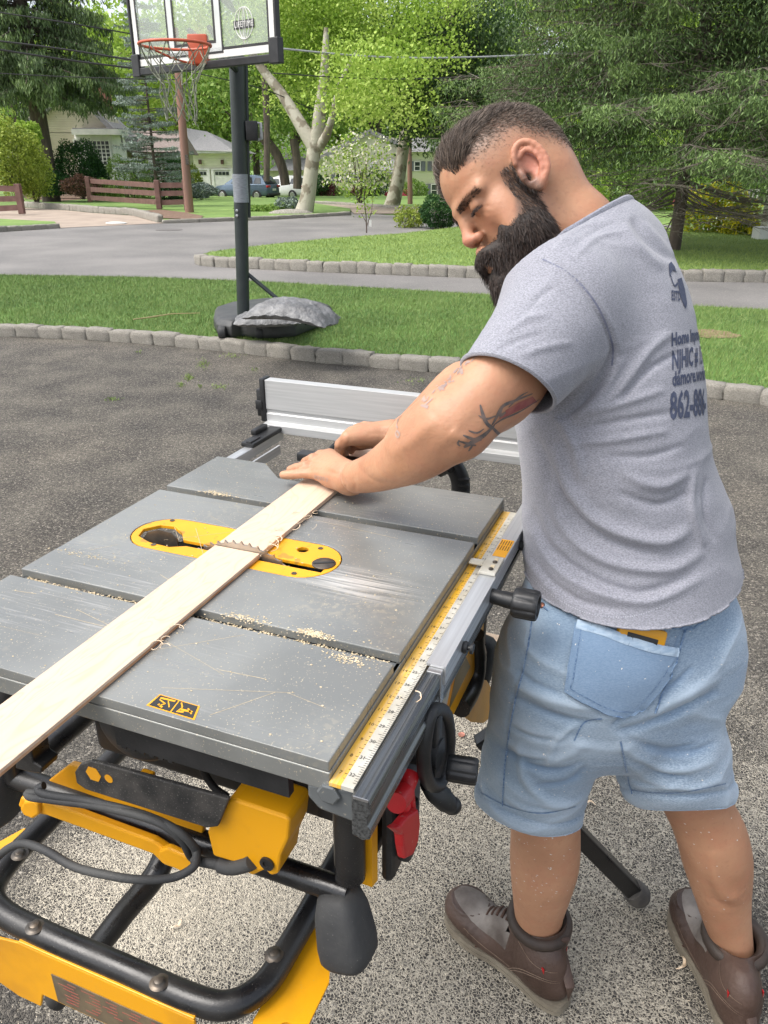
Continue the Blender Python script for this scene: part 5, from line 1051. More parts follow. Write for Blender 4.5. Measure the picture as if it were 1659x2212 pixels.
b=MB(); q=gy(545,283,pb0[1]); b.box(h3(q),(.09,.10,.14),bev=.006); hb=b.build('height_lock',M['black_plastic'],hoop); b=MB(); hq_=[h3(gy(x,y,pb0[1])) for x,y in ((552,266),(563,266),(565,300),(556,302))]; b.tube(hq_,.013,10); b.build('lock_handle',pmat('taped_handle',(.3,.31,.32),(.45,.45,.45),scale=60,rough=.5),hb)
for y in (455,466): b=MB(); b.lathe(h3(gy(512,y,pb0[1]-.06)),(0,-1,0),[(0,.0001),(0,.012),(.012,.012),(.014,.0001)],10); b.build('bolt',M['steel'],hoop)
YL,YR=6.28,5.45
BL_=gy(296,161,YL); BRt=gy(603,131,YR); BRt[2]=BL_[2]; bx=nrm(BRt-BL_); bz=np.array([0,0,1.]); bn=np.cross(bx,bz); bn=bn if bn[1]<0 else -bn   # faces the camera side
Wb=np.linalg.norm(BRt-BL_); Hb=.84
bp=lambda s,t,o=0.:h3(BL_+bx*(s*Wb)+bz*t+bn*o)
def bq(b,s0,s1,t0,t1,o0,o1): b.prism([bp(s0,t0,o0),bp(s1,t0,o0),bp(s1,t1,o0),bp(s0,t1,o0)],tuple(np.array(bn)*(o1-o0))); return b
m,nt,bs_=nodes('acrylic'); bs_.inputs['Base Color'].default_value=(.8,.85,.78,1); bs_.inputs['Roughness'].default_value=.04; bs_.inputs['Transmission Weight'].default_value=1; bs_.inputs['IOR'].default_value=1.02; bs_.inputs['Specular IOR Level'].default_value=.9
tr=N(nt,'ShaderNodeBsdfTransparent'); mx=N(nt,'ShaderNodeMixShader'); mx.inputs[0].default_value=.26; gl=N(nt,'ShaderNodeBsdfPrincipled'); gl.inputs['Base Color'].default_value=(.62,.68,.6,1); gl.inputs['Roughness'].default_value=.12
nt.links.new(tr.outputs[0],mx.inputs[1]); nt.links.new(gl.outputs[0],mx.inputs[2]); nt.links.new(mx.outputs[0],nt.nodes['Material Output'].inputs[0]); M['acrylic']=m
b=MB(); bq(b,.015,.985,.04,Hb-.02,0,.006); bd=b.build('backboard',M['acrylic'],hoop,smooth=False)
b=MB(); bq(b,-.005,1.005,-.012,.035,-.02,.02); bq(b,-.005,1.005,Hb-.03,Hb+.01,-.02,.02); bq(b,-.005,.01,.035,Hb-.03,-.02,.02); bq(b,.99,1.005,.035,Hb-.03,-.02,.02)
bq(b,-.012,.045,-.02,.12,-.026,.026); bq(b,.955,1.014,-.02,.12,-.026,.026); b.build('board_frame',M['black_plastic'],hoop,smooth=False,bevel=.006)
def fr(b,s0,s1,t0,t1,ws,wt,o0,o1): bq(b,s0,s1,t0,t0+wt,o0,o1); bq(b,s0,s1,t1-wt,t1,o0,o1); bq(b,s0,s0+ws,t0+wt,t1-wt,o0,o1); bq(b,s1-ws,s1,t0+wt,t1-wt,o0,o1)
b=MB(); fr(b,.016,.984,.045,Hb-.035,.028,.04,.007,.009); b.build('white_border',M['trim'],hoop,smooth=False)
b=MB(); fr(b,.044,.956,.085,Hb-.075,.011,.016,.007,.009); b.build('black_border',M['ink'],hoop,smooth=False)
b=MB(); fr(b,.28,.65,.08,.56,.038,.05,.007,.009); b.build('target_square',pmat('frosted_white',(.6,.62,.6),(.52,.55,.53),rough=.6),hoop,smooth=False)
b=MB(); fr(b,.318,.612,.13,.51,.012,.016,.0095,.011); fr(b,.272,.658,.07,.57,.009,.012,.0095,.011); b.build('target_outline',M['ink'],hoop,smooth=False)
def btext(txt,s,t,hh,name,mat,off=.0095):
    Vt,Ft=textmesh(txt,hh); o=MB(); o.add([bp(s+x/Wb,t+y,off) for x,y,z in Vt],Ft); return o.build(name,mat,hoop,smooth=False,fix=False)
b=MB(); bq(b,.735,.865,.185,.232,.007,.009); b.build('logo_band',M['ink'],hoop,smooth=False)
btext('LIFETIME',.80,.2085,.044,'logo_text',M['trim'],.0105)
b=MB()
cc=(.80,.215)
for k in (1.,.55,.12):
    b.tube([bp(cc[0]+.078*k*math.cos(t)/Wb*1.0,cc[1]+.085*math.sin(t),.0075) for t in np.linspace(0,2*math.pi,33)[:-1]],.0028,5,closed=True)
b.build('logo_ball',M['trim'],hoop,fix=False)
# arms behind the board
bc=BL_+bx*Wb*.5; b=MB()
for s_,t in ((.42,.62),(.56,.62),(.42,.22),(.56,.22)): b.tube([bp(s_,t,-.01),h3(np.array([top[0],top[1],BL_[2]+t-.15]))],.018,8)
b.build('support_arm',M['polepaint'],hoop)
# rim and net
rc_=gy(378,97,5.5); Rr=.215; M['orange']=pmat('orange_rim',(.5,.09,.035),(.42,.08,.035),scale=20,rough=.45)
ringp=[rc_+np.array([math.cos(t)*Rr,math.sin(t)*Rr,0]) for t in np.linspace(0,2*math.pi,49)[:-1]]
b=MB(); b.tube([h3(p) for p in ringp],.0085,10,closed=True); rm=b.build('rim',M['orange'],hoop)
att=np.array(bp(.50,.10,.02))+HP; b=MB(); 
for sg in (-1,1): 
    e=rc_+nrm(att-rc_)*Rr*.2+np.cross(nrm(att-rc_),bz)*sg*Rr*.95; P=catmull([h3(e),h3(e*.5+att*.5+np.array([0,0,-.06])),h3(att+np.array([0,0,-.09]))],6); b.tube(P,.007,8)
b.box(h3(att+np.array([0,0,.0])),(.13,.08,.17),bev=.01); b.build('rim_bracket',M['orange'],hoop)
b=MB(); r_=random.Random(3); nl=12
lev=[(0,1.0,0),(.07,.82,.5),(.14,.64,0),(.21,.50,.5),(.28,.46,0),(.35,.47,.5),(.41,.44,0)]
pt=lambda i,k:rc_+np.array([math.cos(2*math.pi*(k+lev[i][2])/nl)*Rr*lev[i][1],math.sin(2*math.pi*(k+lev[i][2])/nl)*Rr*lev[i][1],-lev[i][0]])
jit={}
def J(i,k):
    k%=nl; 
    if (i,k) not in jit: jit[(i,k)]=pt(i,k)+(np.array([r_.gauss(0,.012),r_.gauss(0,.012),r_.gauss(0,.012)]) if i else 0)
    return jit[(i,k)]
for i in range(len(lev)-1):
    for k in range(nl):
        for dk in ((0,-1) if lev[i][2]==0 else (0,1)):
            a,c=J(i,k),J(i+1,k+dk); b.tube([h3(a),h3((a+c)/2+np.array([0,0,-.006])),h3(c)],.0032,5)
b.build('net',pmat('grey_green_cord',(.16,.17,.12),(.24,.25,.19),scale=90,rough=.9),hoop,fix=False)
# base tank
bt_=gz(590,716,.09); T0=lambda x,y,z:h3(gz(x,y,.09)+np.array([0,0,z]))
ol=[(463,712),(470,726),(500,731),(524,727),(560,732),(600,732),(640,728),(690,708),(719,690),(700,682),(650,676),(580,672),(500,682),(466,694)]
P0=[np.array(T0(x,y,0.)) for x,y in ol]; cn=sum(P0)/len(P0)
b=MB(); b.rings([[cn+(p-cn)*k+np.array([0,0,z]) for p in P0] for k,z in ((.96,.0),(1,.03),(1,.10),(.94,.14),(.8,.155),(.2,.165))]); b.build('base_tank',pmat('tank_plastic',(.035,.037,.037),(.06,.06,.058),scale=8,rough=.55,bump=.2,bscale=30),hoop,bevel=.01)
for x in (482,563): b=MB(); c=gz(x,729,.09)+np.array([0,-.02,.05]); b.lathe(h3(c+np.array([-.03,0,0])),(1,0,0),[(0,.0001),(0,.048),(.01,.055),(.05,.055),(.06,.048),(.06,.0001)],20); b.build('wheel',M['rubber'],hoop)
b=MB(); b.tube([h3(gy(533,590,pb0[1]+.02)),h3(gz(664,700,.20))],.017,10); b.build('brace_rod',M['polepaint'],hoop)
M['bag']=pmat('grey_plastic_sack',(.20,.20,.20),(.10,.10,.10),scale=9,rough=.5,bump=.9,bscale=30,detail=6)
def sack(label,px,py,z,rx_,ry_,rz_,rot,seed,tilt=0,sag=0.):
    """a filled plastic sack: flat seams, pillowed middle, wrinkles running in from the edges"""
    c=gz(px,py,z); r=np.random.default_rng(seed); n,m=44,32; b=MB(); ph=r.uniform(0,6.28,8); G=[]
    for s_ in (1,-1):
        rows=[]
        for i in range(n+1):
            row=[]
            for j in range(m+1):
                x=2*i/n-1; y=2*j/m-1; e=max(0,(1-abs(x)**3.2)*(1-abs(y)**3.2))**.55
                wr=sum(math.sin(k_*(x*math.cos(p_)+y*math.sin(p_))*7+p_*3)/(k_+1) for k_,p_ in zip((1,2,3,4),ph))
                edge=(1-e)*math.sin(x*23+ph[5])*math.sin(y*19+ph[6]); X=x*rx_*(1-.05*abs(y)**2-.03*math.sin(y*5+ph[4])); Y=y*ry_*(1-.06*abs(x)**2)
                row.append((X,Y,s_*rz_*e*(1 if s_>0 else .6)+rz_*.16*wr*min(1,e*1.4)*(s_>0)+.004*edge+X*tilt-sag*(X/rx_)**2))
            rows.append(row)
        b.add([p for q in rows for p in q],[(i*(m+1)+j,(i+1)*(m+1)+j,(i+1)*(m+1)+j+1,i*(m+1)+j+1) for i in range(n) for j in range(m)])
    o=b.build('sandbag',M['bag'],sharp=80); o.location=c; o.rotation_euler=(0,0,rot); tag(o,label,'sandbag','grey sacks weighing down the hoop base'); return o
sack('lower grey plastic sack on the hoop base',580,692,.26,.28,.19,.065,.1,1); sack('upper grey plastic sack sagging over the hoop base beside the brace rod',632,672,.43,.34,.22,.085,-.3,2,-.05,.06)
# small things on the driveway
c=gz(997,1587,.002); o=MB().lathe((0,0,0),(0,0,1),[(0,.0001),(0,.0095),(.0014,.0095),(.0015,.0085),(.0011,.008),(.0011,.0001)],28).build('penny',pmat('copper_coin',(.6,.28,.2),(.5,.2,.14),scale=300,rough=.35,metal=.6)); o.location=c; tag(o,'small copper coin lying on the asphalt beyond the hand wheel','coin')
r=np.random.default_rng(17); C=[]
for (x,y,n,sx,sy) in ((440,787,120,7,5),(408,815,110,6,4),(390,832,60,5,3),(432,835,30,4,2),(475,835,70,8,3),(570,832,60,5,3),(243,862,60,8,2),(550,800,20,5,3),(905,822,50,20,3),(500,768,60,12,3),(300,760,20,4,2),(1540,842,80,30,3)):
    for i in range(n): C.append(gz(x+r.normal(0,sx),y+r.normal(0,sy),.002))
C=np.array(C); n=len(C); a=r.uniform(0,6.28,n); w_=.004; hh=r.uniform(.006,.018,n); V=np.stack([C-np.stack([np.cos(a),np.sin(a),0*a],1)*w_,C+np.stack([np.cos(a),np.sin(a),0*a],1)*w_,C+np.stack([r.normal(0,.5,n)*hh,r.normal(0,.5,n)*hh,hh],1)],1).reshape(-1,3); o=npmesh('crack_weeds',V,np.arange(3*n).reshape(-1,3),M['grass'],attr={'v':np.repeat(r.uniform(.3,1,n),3)}); tag(o,'yellow green weeds growing in the driveway cracks','weeds',kind='stuff')
# pale chips and dust grains on the asphalt
n=9000; x=r.normal(.15,.75,n); y=r.normal(1.25,.6,n); k=y>.5; x=x[k];y=y[k]; n2=1500; x=np.concatenate([x,r.uniform(-3,3,n2)]); y=np.concatenate([y,r.uniform(.6,6,n2)]); n=len(x); P=np.stack([x,y,np.full(n,.0015)],1); V,F,vv=leaves(P,r.uniform(.0008,.0028,n),r.uniform(0,1,n),r,asp=.4); V[:,2]=np.clip((V[:,2]-.0015)*.35+.0025,.0002,.01); o=npmesh('wood_chips',V,F,leafmat('pale_chip',(.5,.42,.3),(.7,.6,.45),trans=False),attr={'v':vv}); tag(o,'pale sawdust chips scattered on the asphalt round the saw','sawdust',kind='stuff')
r_=random.Random(8)
for (px,py,ln,lb) in ((1480,1955,.06,'curled pale shaving lying beside the right boot'),(1265,1735,.05,'curved pale shaving by the black stand leg'),(1478,2085,.04,'small pale shaving on the asphalt left of the right boot'),(1030,1150,.03,'pale chip on the asphalt beyond the rail'),(385,2000,.03,'curled shaving on the asphalt inside the stand handle')):
    c=gz(px,py,.003); a=r_.uniform(0,3); P=[Vector((c[0]+math.cos(a+t*1.2)*ln*(t-.5),c[1]+math.sin(a+t*1.6)*ln*(t-.5),.003+.006*math.sin(t*6)**2)) for t in np.linspace(0,1,10)]; b=MB(); b.tube(P,[.0012+.002*math.sin(math.pi*i/9) for i in range(10)],6,flat=.3); o=b.build('wood_shaving',M['shaving']); tag(o,lb,'wood shaving')
c=[gz(x,y,.108) for x,y in ((288,690),(320,686),(370,678),(432,676))]; b=MB(); b.tube([tuple(p) for p in c],[.006,.008,.006,.003],6); o=b.build('fallen_stick',pmat('dry_stick',(.35,.28,.14),rough=.9)); tag(o,'dry pale stick lying on the lawn strip near the kerb','stick')
# ================= PERSON =================
def nrm(v): v=np.asarray(v,float); return v/(np.linalg.norm(v)+1e-12)
class Fld:
    """list of soft solids, blended, turned into one continuous skin"""
    def __init__(s): s.p=[]
    def add(s,lo,hi,fn,k,op=1): s.p.append((np.array(lo,float),np.array(hi,float),fn,k,op)); return s
    def rc(s,a,b,ra,rb,k=.012,op=1):
        a=np.array(a,float);b=np.array(b,float); m=max(ra,rb)
        def fn(P):
            ba=b-a; t=np.clip(((P-a)@ba)/(ba@ba+1e-12),0,1); return np.linalg.norm(P-a-t[...,None]*ba,axis=-1)-(ra+(rb-ra)*t)
        return s.add(np.minimum(a,b)-m,np.maximum(a,b)+m,fn,k,op)
    def grp(s,sub,k):
        """several solids joined hard, then blended into the rest as one"""
        s.p.append((np.min([q[0] for q in sub.p],0),np.max([q[1] for q in sub.p],0),sub.p,k,1)); return s
    def chain(s,pts,k=.012):
        P=catmull([np.append(a,ra) for a,ra in pts],4); g=Fld()
        for a,b in zip(P[:-1],P[1:]): g.rc(a[:3],b[:3],a[3],b[3],0)
        return s.grp(g,k)
    def el(s,c,r,ax=np.eye(3),k=.012,op=1):
        c=np.array(c,float); r=np.array(r,float); ax=np.array(ax,float); m=max(r)
        def fn(P):
            q=(P-c)@ax.T; k0=np.linalg.norm(q/r,axis=-1); k1=np.linalg.norm(q/(r*r),axis=-1)+1e-9; return k0*(k0-1)/k1
        return s.add(c-m,c+m,fn,k,op)
    def ec(s,r0,r1,k=.012):
        (A,a0,b0),(B,a1,b1)=r0,r1
        def fn(P):
            ba=B-A; L2=ba@ba; t=np.clip(((P-A)@ba)/L2,0,1); q=P-A-t[...,None]*ba
            av=a0+(a1-a0)*t[...,None]; bv=b0+(b1-b0)*t[...,None]; T=ba/np.sqrt(L2)
            ra=np.linalg.norm(av,axis=-1); rb=np.linalg.norm(bv,axis=-1)
            x=(q*av).sum(-1)/ra; y=(q*bv).sum(-1)/rb; z=np.sqrt(np.maximum((q*q).sum(-1)-x*x-y*y,0)); rz=np.minimum(ra,rb)
            k0=np.sqrt((x/ra)**2+(y/rb)**2+(z/rz)**2); k1=np.sqrt((x/ra**2)**2+(y/rb**2)**2+(z/rz**2)**2)+1e-9
            return k0*(k0-1)/k1
        m=max(np.linalg.norm(v) for v in(a0,b0,a1,b1))
        return s.add(np.minimum(A,B)-m,np.maximum(A,B)+m,fn,k)
    def ecs(s,rs,k=.012):
        P=catmull([np.concatenate(r) for r in rs],3); g=Fld(); P=[(q[:3],q[3:6],q[6:9]) for q in P]
        for a,b in zip(P[:-1],P[1:]): g.ec(a,b,0)
        return s.grp(g,k)
    def mesh(s,lo,hi,h,noise=None):
        lo=np.array(lo,float);hi=np.array(hi,float); n=np.ceil((hi-lo)/h).astype(int)+1
        F=np.full(n,1.,np.float32)
        for plo,phi,fn,k,op in s.p:
            mg=k+3*h; i0=np.maximum(np.floor((plo-mg-lo)/h).astype(int),0); i1=np.minimum(np.ceil((phi+mg-lo)/h).astype(int)+1,n)
            if (i1<=i0).any(): continue
            ax=[lo[j]+h*np.arange(i0[j],i1[j]) for j in range(3)]
            if isinstance(fn,list):
                d=np.full(i1-i0,1.,np.float32)
                for qlo,qhi,qf,_k,_o in fn:
                    j0=np.maximum(np.floor((qlo-mg-lo)/h).astype(int),i0)-i0; j1=np.minimum(np.ceil((qhi+mg-lo)/h).astype(int)+1,i1)-i0
                    if (j1<=j0).any(): continue
                    P=np.stack(np.meshgrid(*[ax[j][j0[j]:j1[j]] for j in range(3)],indexing='ij'),-1); ss=tuple(slice(j0[j],j1[j]) for j in range(3)); d[ss]=np.minimum(d[ss],qf(P))
            else: P=np.stack(np.meshgrid(*ax,indexing='ij'),-1); d=fn(P)
            sl=tuple(slice(i0[j],i1[j]) for j in range(3)); a=F[sl]
            if op==1:
                hh=np.clip(.5+.5*(d-a)/max(k,1e-6),0,1); F[sl]=d*(1-hh)+a*hh-k*hh*(1-hh)
            else:
                d=-d; hh=np.clip(.5-.5*(d-a)/max(k,1e-6),0,1); F[sl]=d*(1-hh)+a*hh+k*hh*(1-hh)
        S=F<0; c=[slice(0,-1),slice(1,None)]
        cnt=np.zeros(n-1,np.int8); pos=np.zeros(tuple(n-1)+(3,),np.float32)
        for axis in range(3):
            o=[j for j in range(3) if j!=axis]
            for p in(0,1):
                for q in(0,1):
                    s0=[None]*3; s1=[None]*3; s0[axis]=c[0]; s1[axis]=c[1]; s0[o[0]]=s1[o[0]]=c[p]; s0[o[1]]=s1[o[1]]=c[q]
                    A=F[tuple(s0)];B=F[tuple(s1)]; m=(A<0)!=(B<0); t=np.where(m,A/(A-B+1e-20),0)
                    cnt+=m; pos[...,axis]+=t; pos[...,o[0]]+=m*p; pos[...,o[1]]+=m*q
        act=cnt>0; idx=-np.ones(tuple(n-1),np.int64); w_=np.argwhere(act); idx[act]=np.arange(len(w_))
        V=lo+h*(w_+pos[act]/cnt[act][:,None])
        Q=[]
        for axis in range(3):
            o=[j for j in range(3) if j!=axis]
            s0=[slice(1,-1)]*3; s1=[slice(1,-1)]*3; s0[axis]=slice(0,-1); s1[axis]=slice(1,None)
            m=S[tuple(s0)]!=S[tuple(s1)]; e=np.argwhere(m)
            e[:,o[0]]+=1; e[:,o[1]]+=1
            a=S[tuple(e.T)]
            def g(p,q): k=e.copy(); k[:,o[0]]-=p; k[:,o[1]]-=q; return idx[tuple(k.T)]
            qd=np.stack([g(1,1),g(0,1),g(0,0),g(1,0)],1); flip=a if axis!=1 else ~a
            qd[~flip]=qd[~flip][:,::-1]; Q.append(qd)
        Q=np.concatenate(Q); Q=Q[(Q>=0).all(1)]
        return V,Q
def vnormals(V,Q):
    n=np.cross(V[Q[:,2]]-V[Q[:,0]],V[Q[:,3]]-V[Q[:,1]]); N_=np.zeros_like(V)
    for k in range(4): np.add.at(N_,Q[:,k],n)
    return N_/(np.linalg.norm(N_,axis=1)[:,None]+1e-12)
def smoothm(V,Q,it=2,lam=.5):
    E=np.concatenate([Q[:,[0,1]],Q[:,[1,2]],Q[:,[2,3]],Q[:,[3,0]]]); 
    for _ in range(it):
        A=np.zeros_like(V); c=np.zeros(len(V))
        np.add.at(A,E[:,0],V[E[:,1]]); np.add.at(A,E[:,1],V[E[:,0]]); np.add.at(c,E[:,0],1); np.add.at(c,E[:,1],1)
        V=V+lam*(A/np.maximum(c,1)[:,None]-V)
    return V
def cutplane(V,Q,p,n,h,region=None):
    """remove what lies beyond the plane and snap the rim onto it"""
    s=(V-p)@nrm(n); r=np.ones(len(V),bool) if region is None else region(V)
    bad=(s>h*1.3)&r; Q=Q[~bad[Q].any(1)]; sn=(s>0)&r&~bad
    V=V.copy(); V[sn]-=s[sn][:,None]*nrm(n)
    return V,Q
def compact(V,Q,*at):
    u,inv=np.unique(Q.ravel(),return_inverse=True); return (V[u],inv.reshape(Q.shape))+tuple(a[u] for a in at)
def ring(L,Rr,dL,dR,th,T):
    A=gd(*L,dL);B=gd(*Rr,dR); c=(A+B)/2; a=(B-A)/2; b=nrm(np.cross(nrm(T),nrm(a)))*th; return (c,a,b)
def rings_(spec):
    cs=[(gd(*s_[0],s_[2])+gd(*s_[1],s_[3]))/2 for s_ in spec]; out=[]
    for i,s_ in enumerate(spec):
        T=cs[min(i+1,len(cs)-1)]-cs[max(i-1,0)]; out.append(ring(s_[0],s_[1],s_[2],s_[3],s_[4],T))
    return out
def creases(V,Nn,list_,visible=True):
    """push vertices in or out along soft lines given on the surface as seen in the photo"""
    pr=proj(V); out=np.zeros(len(V)); vd=nrm_rows(CAM-V); fac=(Nn*vd).sum(1)>.0
    for pts,wd,amp in list_:
        P=np.array(catmull([(*p,0) for p in pts],5))[:,:2]; best=np.full(len(V),1e9); tt=np.zeros(len(V))
        near=(pr[:,0]>P[:,0].min()-3*wd)&(pr[:,0]<P[:,0].max()+3*wd)&(pr[:,1]>P[:,1].min()-3*wd)&(pr[:,1]<P[:,1].max()+3*wd)&fac
        q=pr[near][:,:2]; b=np.full(len(q),1e9); t_=np.zeros(len(q)); m=len(P)-1
        for i in range(m):
            d=P[i+1]-P[i]; t=np.clip(((q-P[i])@d)/(d@d+1e-9),0,1); dd=np.linalg.norm(q-P[i]-t[:,None]*d,axis=1); k=dd<b; b[k]=dd[k]; t_[k]=(i+t[k])/m
        env=np.sin(np.pi*np.clip(t_,.0,1))**.6; out[near]+=amp*env*np.exp(-(b/wd)**2)
    return out
def nrm_rows(A): return A/(np.linalg.norm(A,axis=1)[:,None]+1e-12)
person=empty('person',tuple(gz(1330,2060)[:2])+(0,),0,'bearded man in grey T-shirt and denim shorts leaning over the saw','person')
PI_=np.array(person.location[:])
def pobj(name,V,Q,mat,parent=person,smooth=True,attr=None,off=True):
    o=npmesh(name,np.asarray(V)-PI_,Q,mat,parent,smooth,attr); return o
# ---------- head frame ----------
rx=np.array([1.,0,0]); ux=np.array([0,sp,cp]); fx=np.array([0,cp,-sp])
al=R(35); kk=.992
HF=-math.cos(al)*kk*rx-math.sin(al)*kk*ux-math.sqrt(1-kk*kk)*fx; HU=-math.sin(al)*rx+math.cos(al)*ux; HL=np.cross(HU,HF)
HS=1.01; HC=gd(1143,362,1.065)-HL*.079*HS-HF*.011*HS
HA=np.stack([HF,HL,HU])
def hp(x,y,z): return HC+HS*(HF*x+HL*y+HU*z)
def h2l(P): return ((P-HC)@HA.T)/HS
def headfield(f):
    E=lambda c,r,k=.02,op=1: f.el(hp(*c),np.array(r)*HS,HA,k*HS,op)
    C=lambda a,b,ra,rb,k=.01,op=1: f.rc(hp(*a),hp(*b),ra*HS,rb*HS,k*HS,op)
    E((-.002,0,.040),(.088,.0765,.078)); E((.034,0,.050),(.058,.064,.060)); E((-.030,0,.006),(.053,.062,.060)); E((.035,0,-.02),(.052,.058,.07))
    E((.035,0,-.072),(.052,.050,.04)); E((.072,0,-.092),(.024,.028,.022))
    for s_ in(1,-1):
        E((.056,s_*.043,-.014),(.024,.017,.018),.02); C((.090,s_*.010,.022),(.072,s_*.050,.022),.010,.008,.014)
        E((.098,s_*.030,.008),(.015,.018,.010),.010,-1); f.el(hp(.0765,s_*.032,.008),np.array([.0145,.0145,.0135])*HS,HA,.004,1)
        C((.095,s_*.012,-.025),(.101,s_*.010,-.024),.0070,.0062,.006); E((.104,s_*.0062,-.0325),(.006,.004,.003),.002,-1)
        E((.045,s_*.052,-.05),(.03,.014,.03),.02)
    C((.086,0,.022),(.095,0,.003),.0085,.0085,.012); C((.095,0,.003),(.107,0,-.019),.0075,.0088,.009)
    C((.096,-.018,-.060),(.096,.018,-.060),.008,.008,.008); C((.094,-.016,-.072),(.094,.016,-.072),.009,.009,.008); C((.100,0,-.045),(.1,0,-.055),.01,.01,.01)
    # ears
    for s_ in(1,-1):
        X0=.011; EE=lambda c,r,k=.02,op=1: E((c[0]+X0,c[1],c[2]),r,k,op); CC=lambda a,b,ra,rb,k=.01: C((a[0]+X0,a[1],a[2]),(b[0]+X0,b[1],b[2]),ra,rb,k)
        EE((-.002,s_*.074,-.004),(.020,.010,.030),.008)
        EE((.002,s_*.087,.001),(.0130,.0095,.0190),.004,-1); EE((.006,s_*.082,-.010),(.006,.012,.007),.003,-1)
        P=[(-.003+.0185*math.cos(t),s_*(.080+.006*(1-math.cos(t))/1.0),.004+.029*math.sin(t)) for t in np.linspace(R(20),R(238),13)]
        for i in range(12): CC(P[i],P[i+1],.0038,.0038,.004)
        A=[(-.003+.011*math.cos(t),s_*(.081+.004*(1-math.cos(t))),.003+.019*math.sin(t)) for t in np.linspace(R(50),R(250),8)]
        for i in range(7): CC(A[i],A[i+1],.0026,.0026,.004)
        CC((-.006,s_*.083,-.024),(.002,s_*.079,-.030),.0065,.0055,.006); CC((.0145,s_*.078,-.008),(.0135,s_*.079,-.002),.0042,.0035,.004)
    return f
neck=[(gd(1174,404,1.14),.052),(gd(1208,449,1.145),.052),(gd(1243,494,1.15),.054),(gd(1290,565,1.165),.060)]
BF=Fld(); headfield(BF)
BF.chain(neck,.03); BF.rc(gd(1255,505,1.15),gd(1325,575,1.17),.045,.06,.03)
head=BF
# ---------- arms ----------
AF=Fld()
Sh=gd(1212,648,1.05)
WR=gd(757,1034,1.205)
AF.chain([(Sh,.056),(gd(1110,775,1.0),.050),(gd(1045,860,.985),.0475),(gd(985,912,.985),.043),(gd(925,955,1.01),.0425),(gd(880,985,1.05),.039),(gd(815,1018,1.13),.030),(gd(772,1030,1.185),.0255)],.02)
AF.el(gd(1090,828,1.005),(.062,.046,.05),np.stack([nrm(gd(1045,860,.985)-Sh),fx,nrm(np.cross(nrm(gd(1045,860,.985)-Sh),fx))]),.02)
AF.rc(gd(1000,938,.975),gd(985,925,.975),.030,.034,.02)
AF.rc(gd(955,905,.99),gd(900,945,1.03),.036,.033,.02)
def tl(px,py,w_): return l2w(pw(px,py,w_))
def fingers(F,chs,k=.004):
    for ch in chs:
        for (a,ra),(b_,rb) in zip(ch[:-1],ch[1:]): F.rc(tl(*a),tl(*b_),ra,rb,k)
# left hand: palm flat on the board, fingers forward
kn=[((688,1022,.030),.0095),((690,1008,.034),.0102),((698,995,.038),.0105),((712,986,.040),.0105)]
for (p,r_) in kn: AF.rc(tl(755,1033,.040),tl(*p),.0215,r_+.0035,.014)
AF.rc(tl(764,1038,.036),tl(712,1034,.027),.0165,.012,.014)
for (p,r_) in kn: AF.rc(tl(*p),tl(p[0]+1,p[1],p[2]+.001),r_+.001,r_+.001,.005)
fingers(AF,[[((690,1023,.029),.0102),((655,1022,.026),.0088),((630,1025,.022),.0082),((612,1026,.020),.0074)],
 [((692,1009,.032),.0105),((661,1007,.034),.0092),((640,1011,.026),.0085),((627,1015,.020),.0075)],
 [((700,996,.037),.0108),((676,991,.042),.0095),((661,998,.026),.0088),((656,1002,.018),.0078)],
 [((714,987,.039),.0108),((693,983,.044),.0095),((682,988,.026),.0088),((680,991,.018),.0078)]],.0016)
# right arm and fist gripping the board
AF.chain([(gd(1290,640,1.36),.055),(gd(1160,740,1.45),.047),(gd(1030,815,1.50),.042),(gd(990,835,1.50),.043),(gd(925,890,1.46),.034),(gd(872,932,1.42),.0245)],.02)
AF.rc(gd(872,934,1.42),tl(850,935,.070),.024,.022,.015)
rk=[((752,946,.066),.0108),((763,937,.069),.0112),((775,930,.067),.0108),((787,925,.063),.010)]
for p,r_ in rk: AF.rc(tl(846,938,.067),tl(*p),.020,r_+.003,.010)
AF.rc(tl(842,940,.060),tl(780,948,.050),.022,.018,.012)
fing=[]
for i,(p,r_) in enumerate(rk):
    x,y,z=p; fing.append([((x,y,z),r_+.0015),((x-17,y+14-1*i,z-.015),.0102),((x-19+i,y+30-2*i,z-.040),.0095),((x-7+i*2,y+38-3*i,z-.052),.0085)])
fing.append([((835,950,.046),.015),((806,954,.040),.0125),((780,960,.032),.0108),((764,963,.026),.0092)])
fingers(AF,fing,.0018)
# ---------- legs and trunk ----------
LF=Fld()
def chpx(l): return [(gd(*p[:3]),p[3]) for p in l]
LF.chain(chpx([(1205,1480,1.22,.075),(1180,1640,1.29,.068),(1176,1740,1.335,.0600),(1178,1800,1.37,.0605),(1176,1860,1.40,.0615),(1170,1915,1.43,.0545),(1164,1970,1.46,.0455),(1163,2030,1.49,.0400)]),.02)
LF.chain(chpx([(1440,1480,1.27,.075),(1470,1640,1.30,.066),(1505,1735,1.335,.0560),(1535,1800,1.36,.0595),(1549,1858,1.39,.0595),(1560,1929,1.42,.0495),(1568,1976,1.44,.0435),(1580,2030,1.46,.0375),(1584,2070,1.475,.037)]),.02)
LF.ecs(rings_([((1200,1260),(1510,1250),1.17,1.23,.085),((1160,1380),(1500,1380),1.19,1.27,.10),((1140,1480),(1480,1470),1.20,1.28,.09)]),.02)
LF.ecs(rings_([((1200,1240),(1510,1230),1.18,1.21,.085),((1165,1000),(1495,1000),1.19,1.13,.10),((1165,800),(1480,780),1.2,1.13,.12),((1200,640),(1430,590),1.2,1.14,.12),((1240,550),(1370,500),1.19,1.15,.08)]),.02)
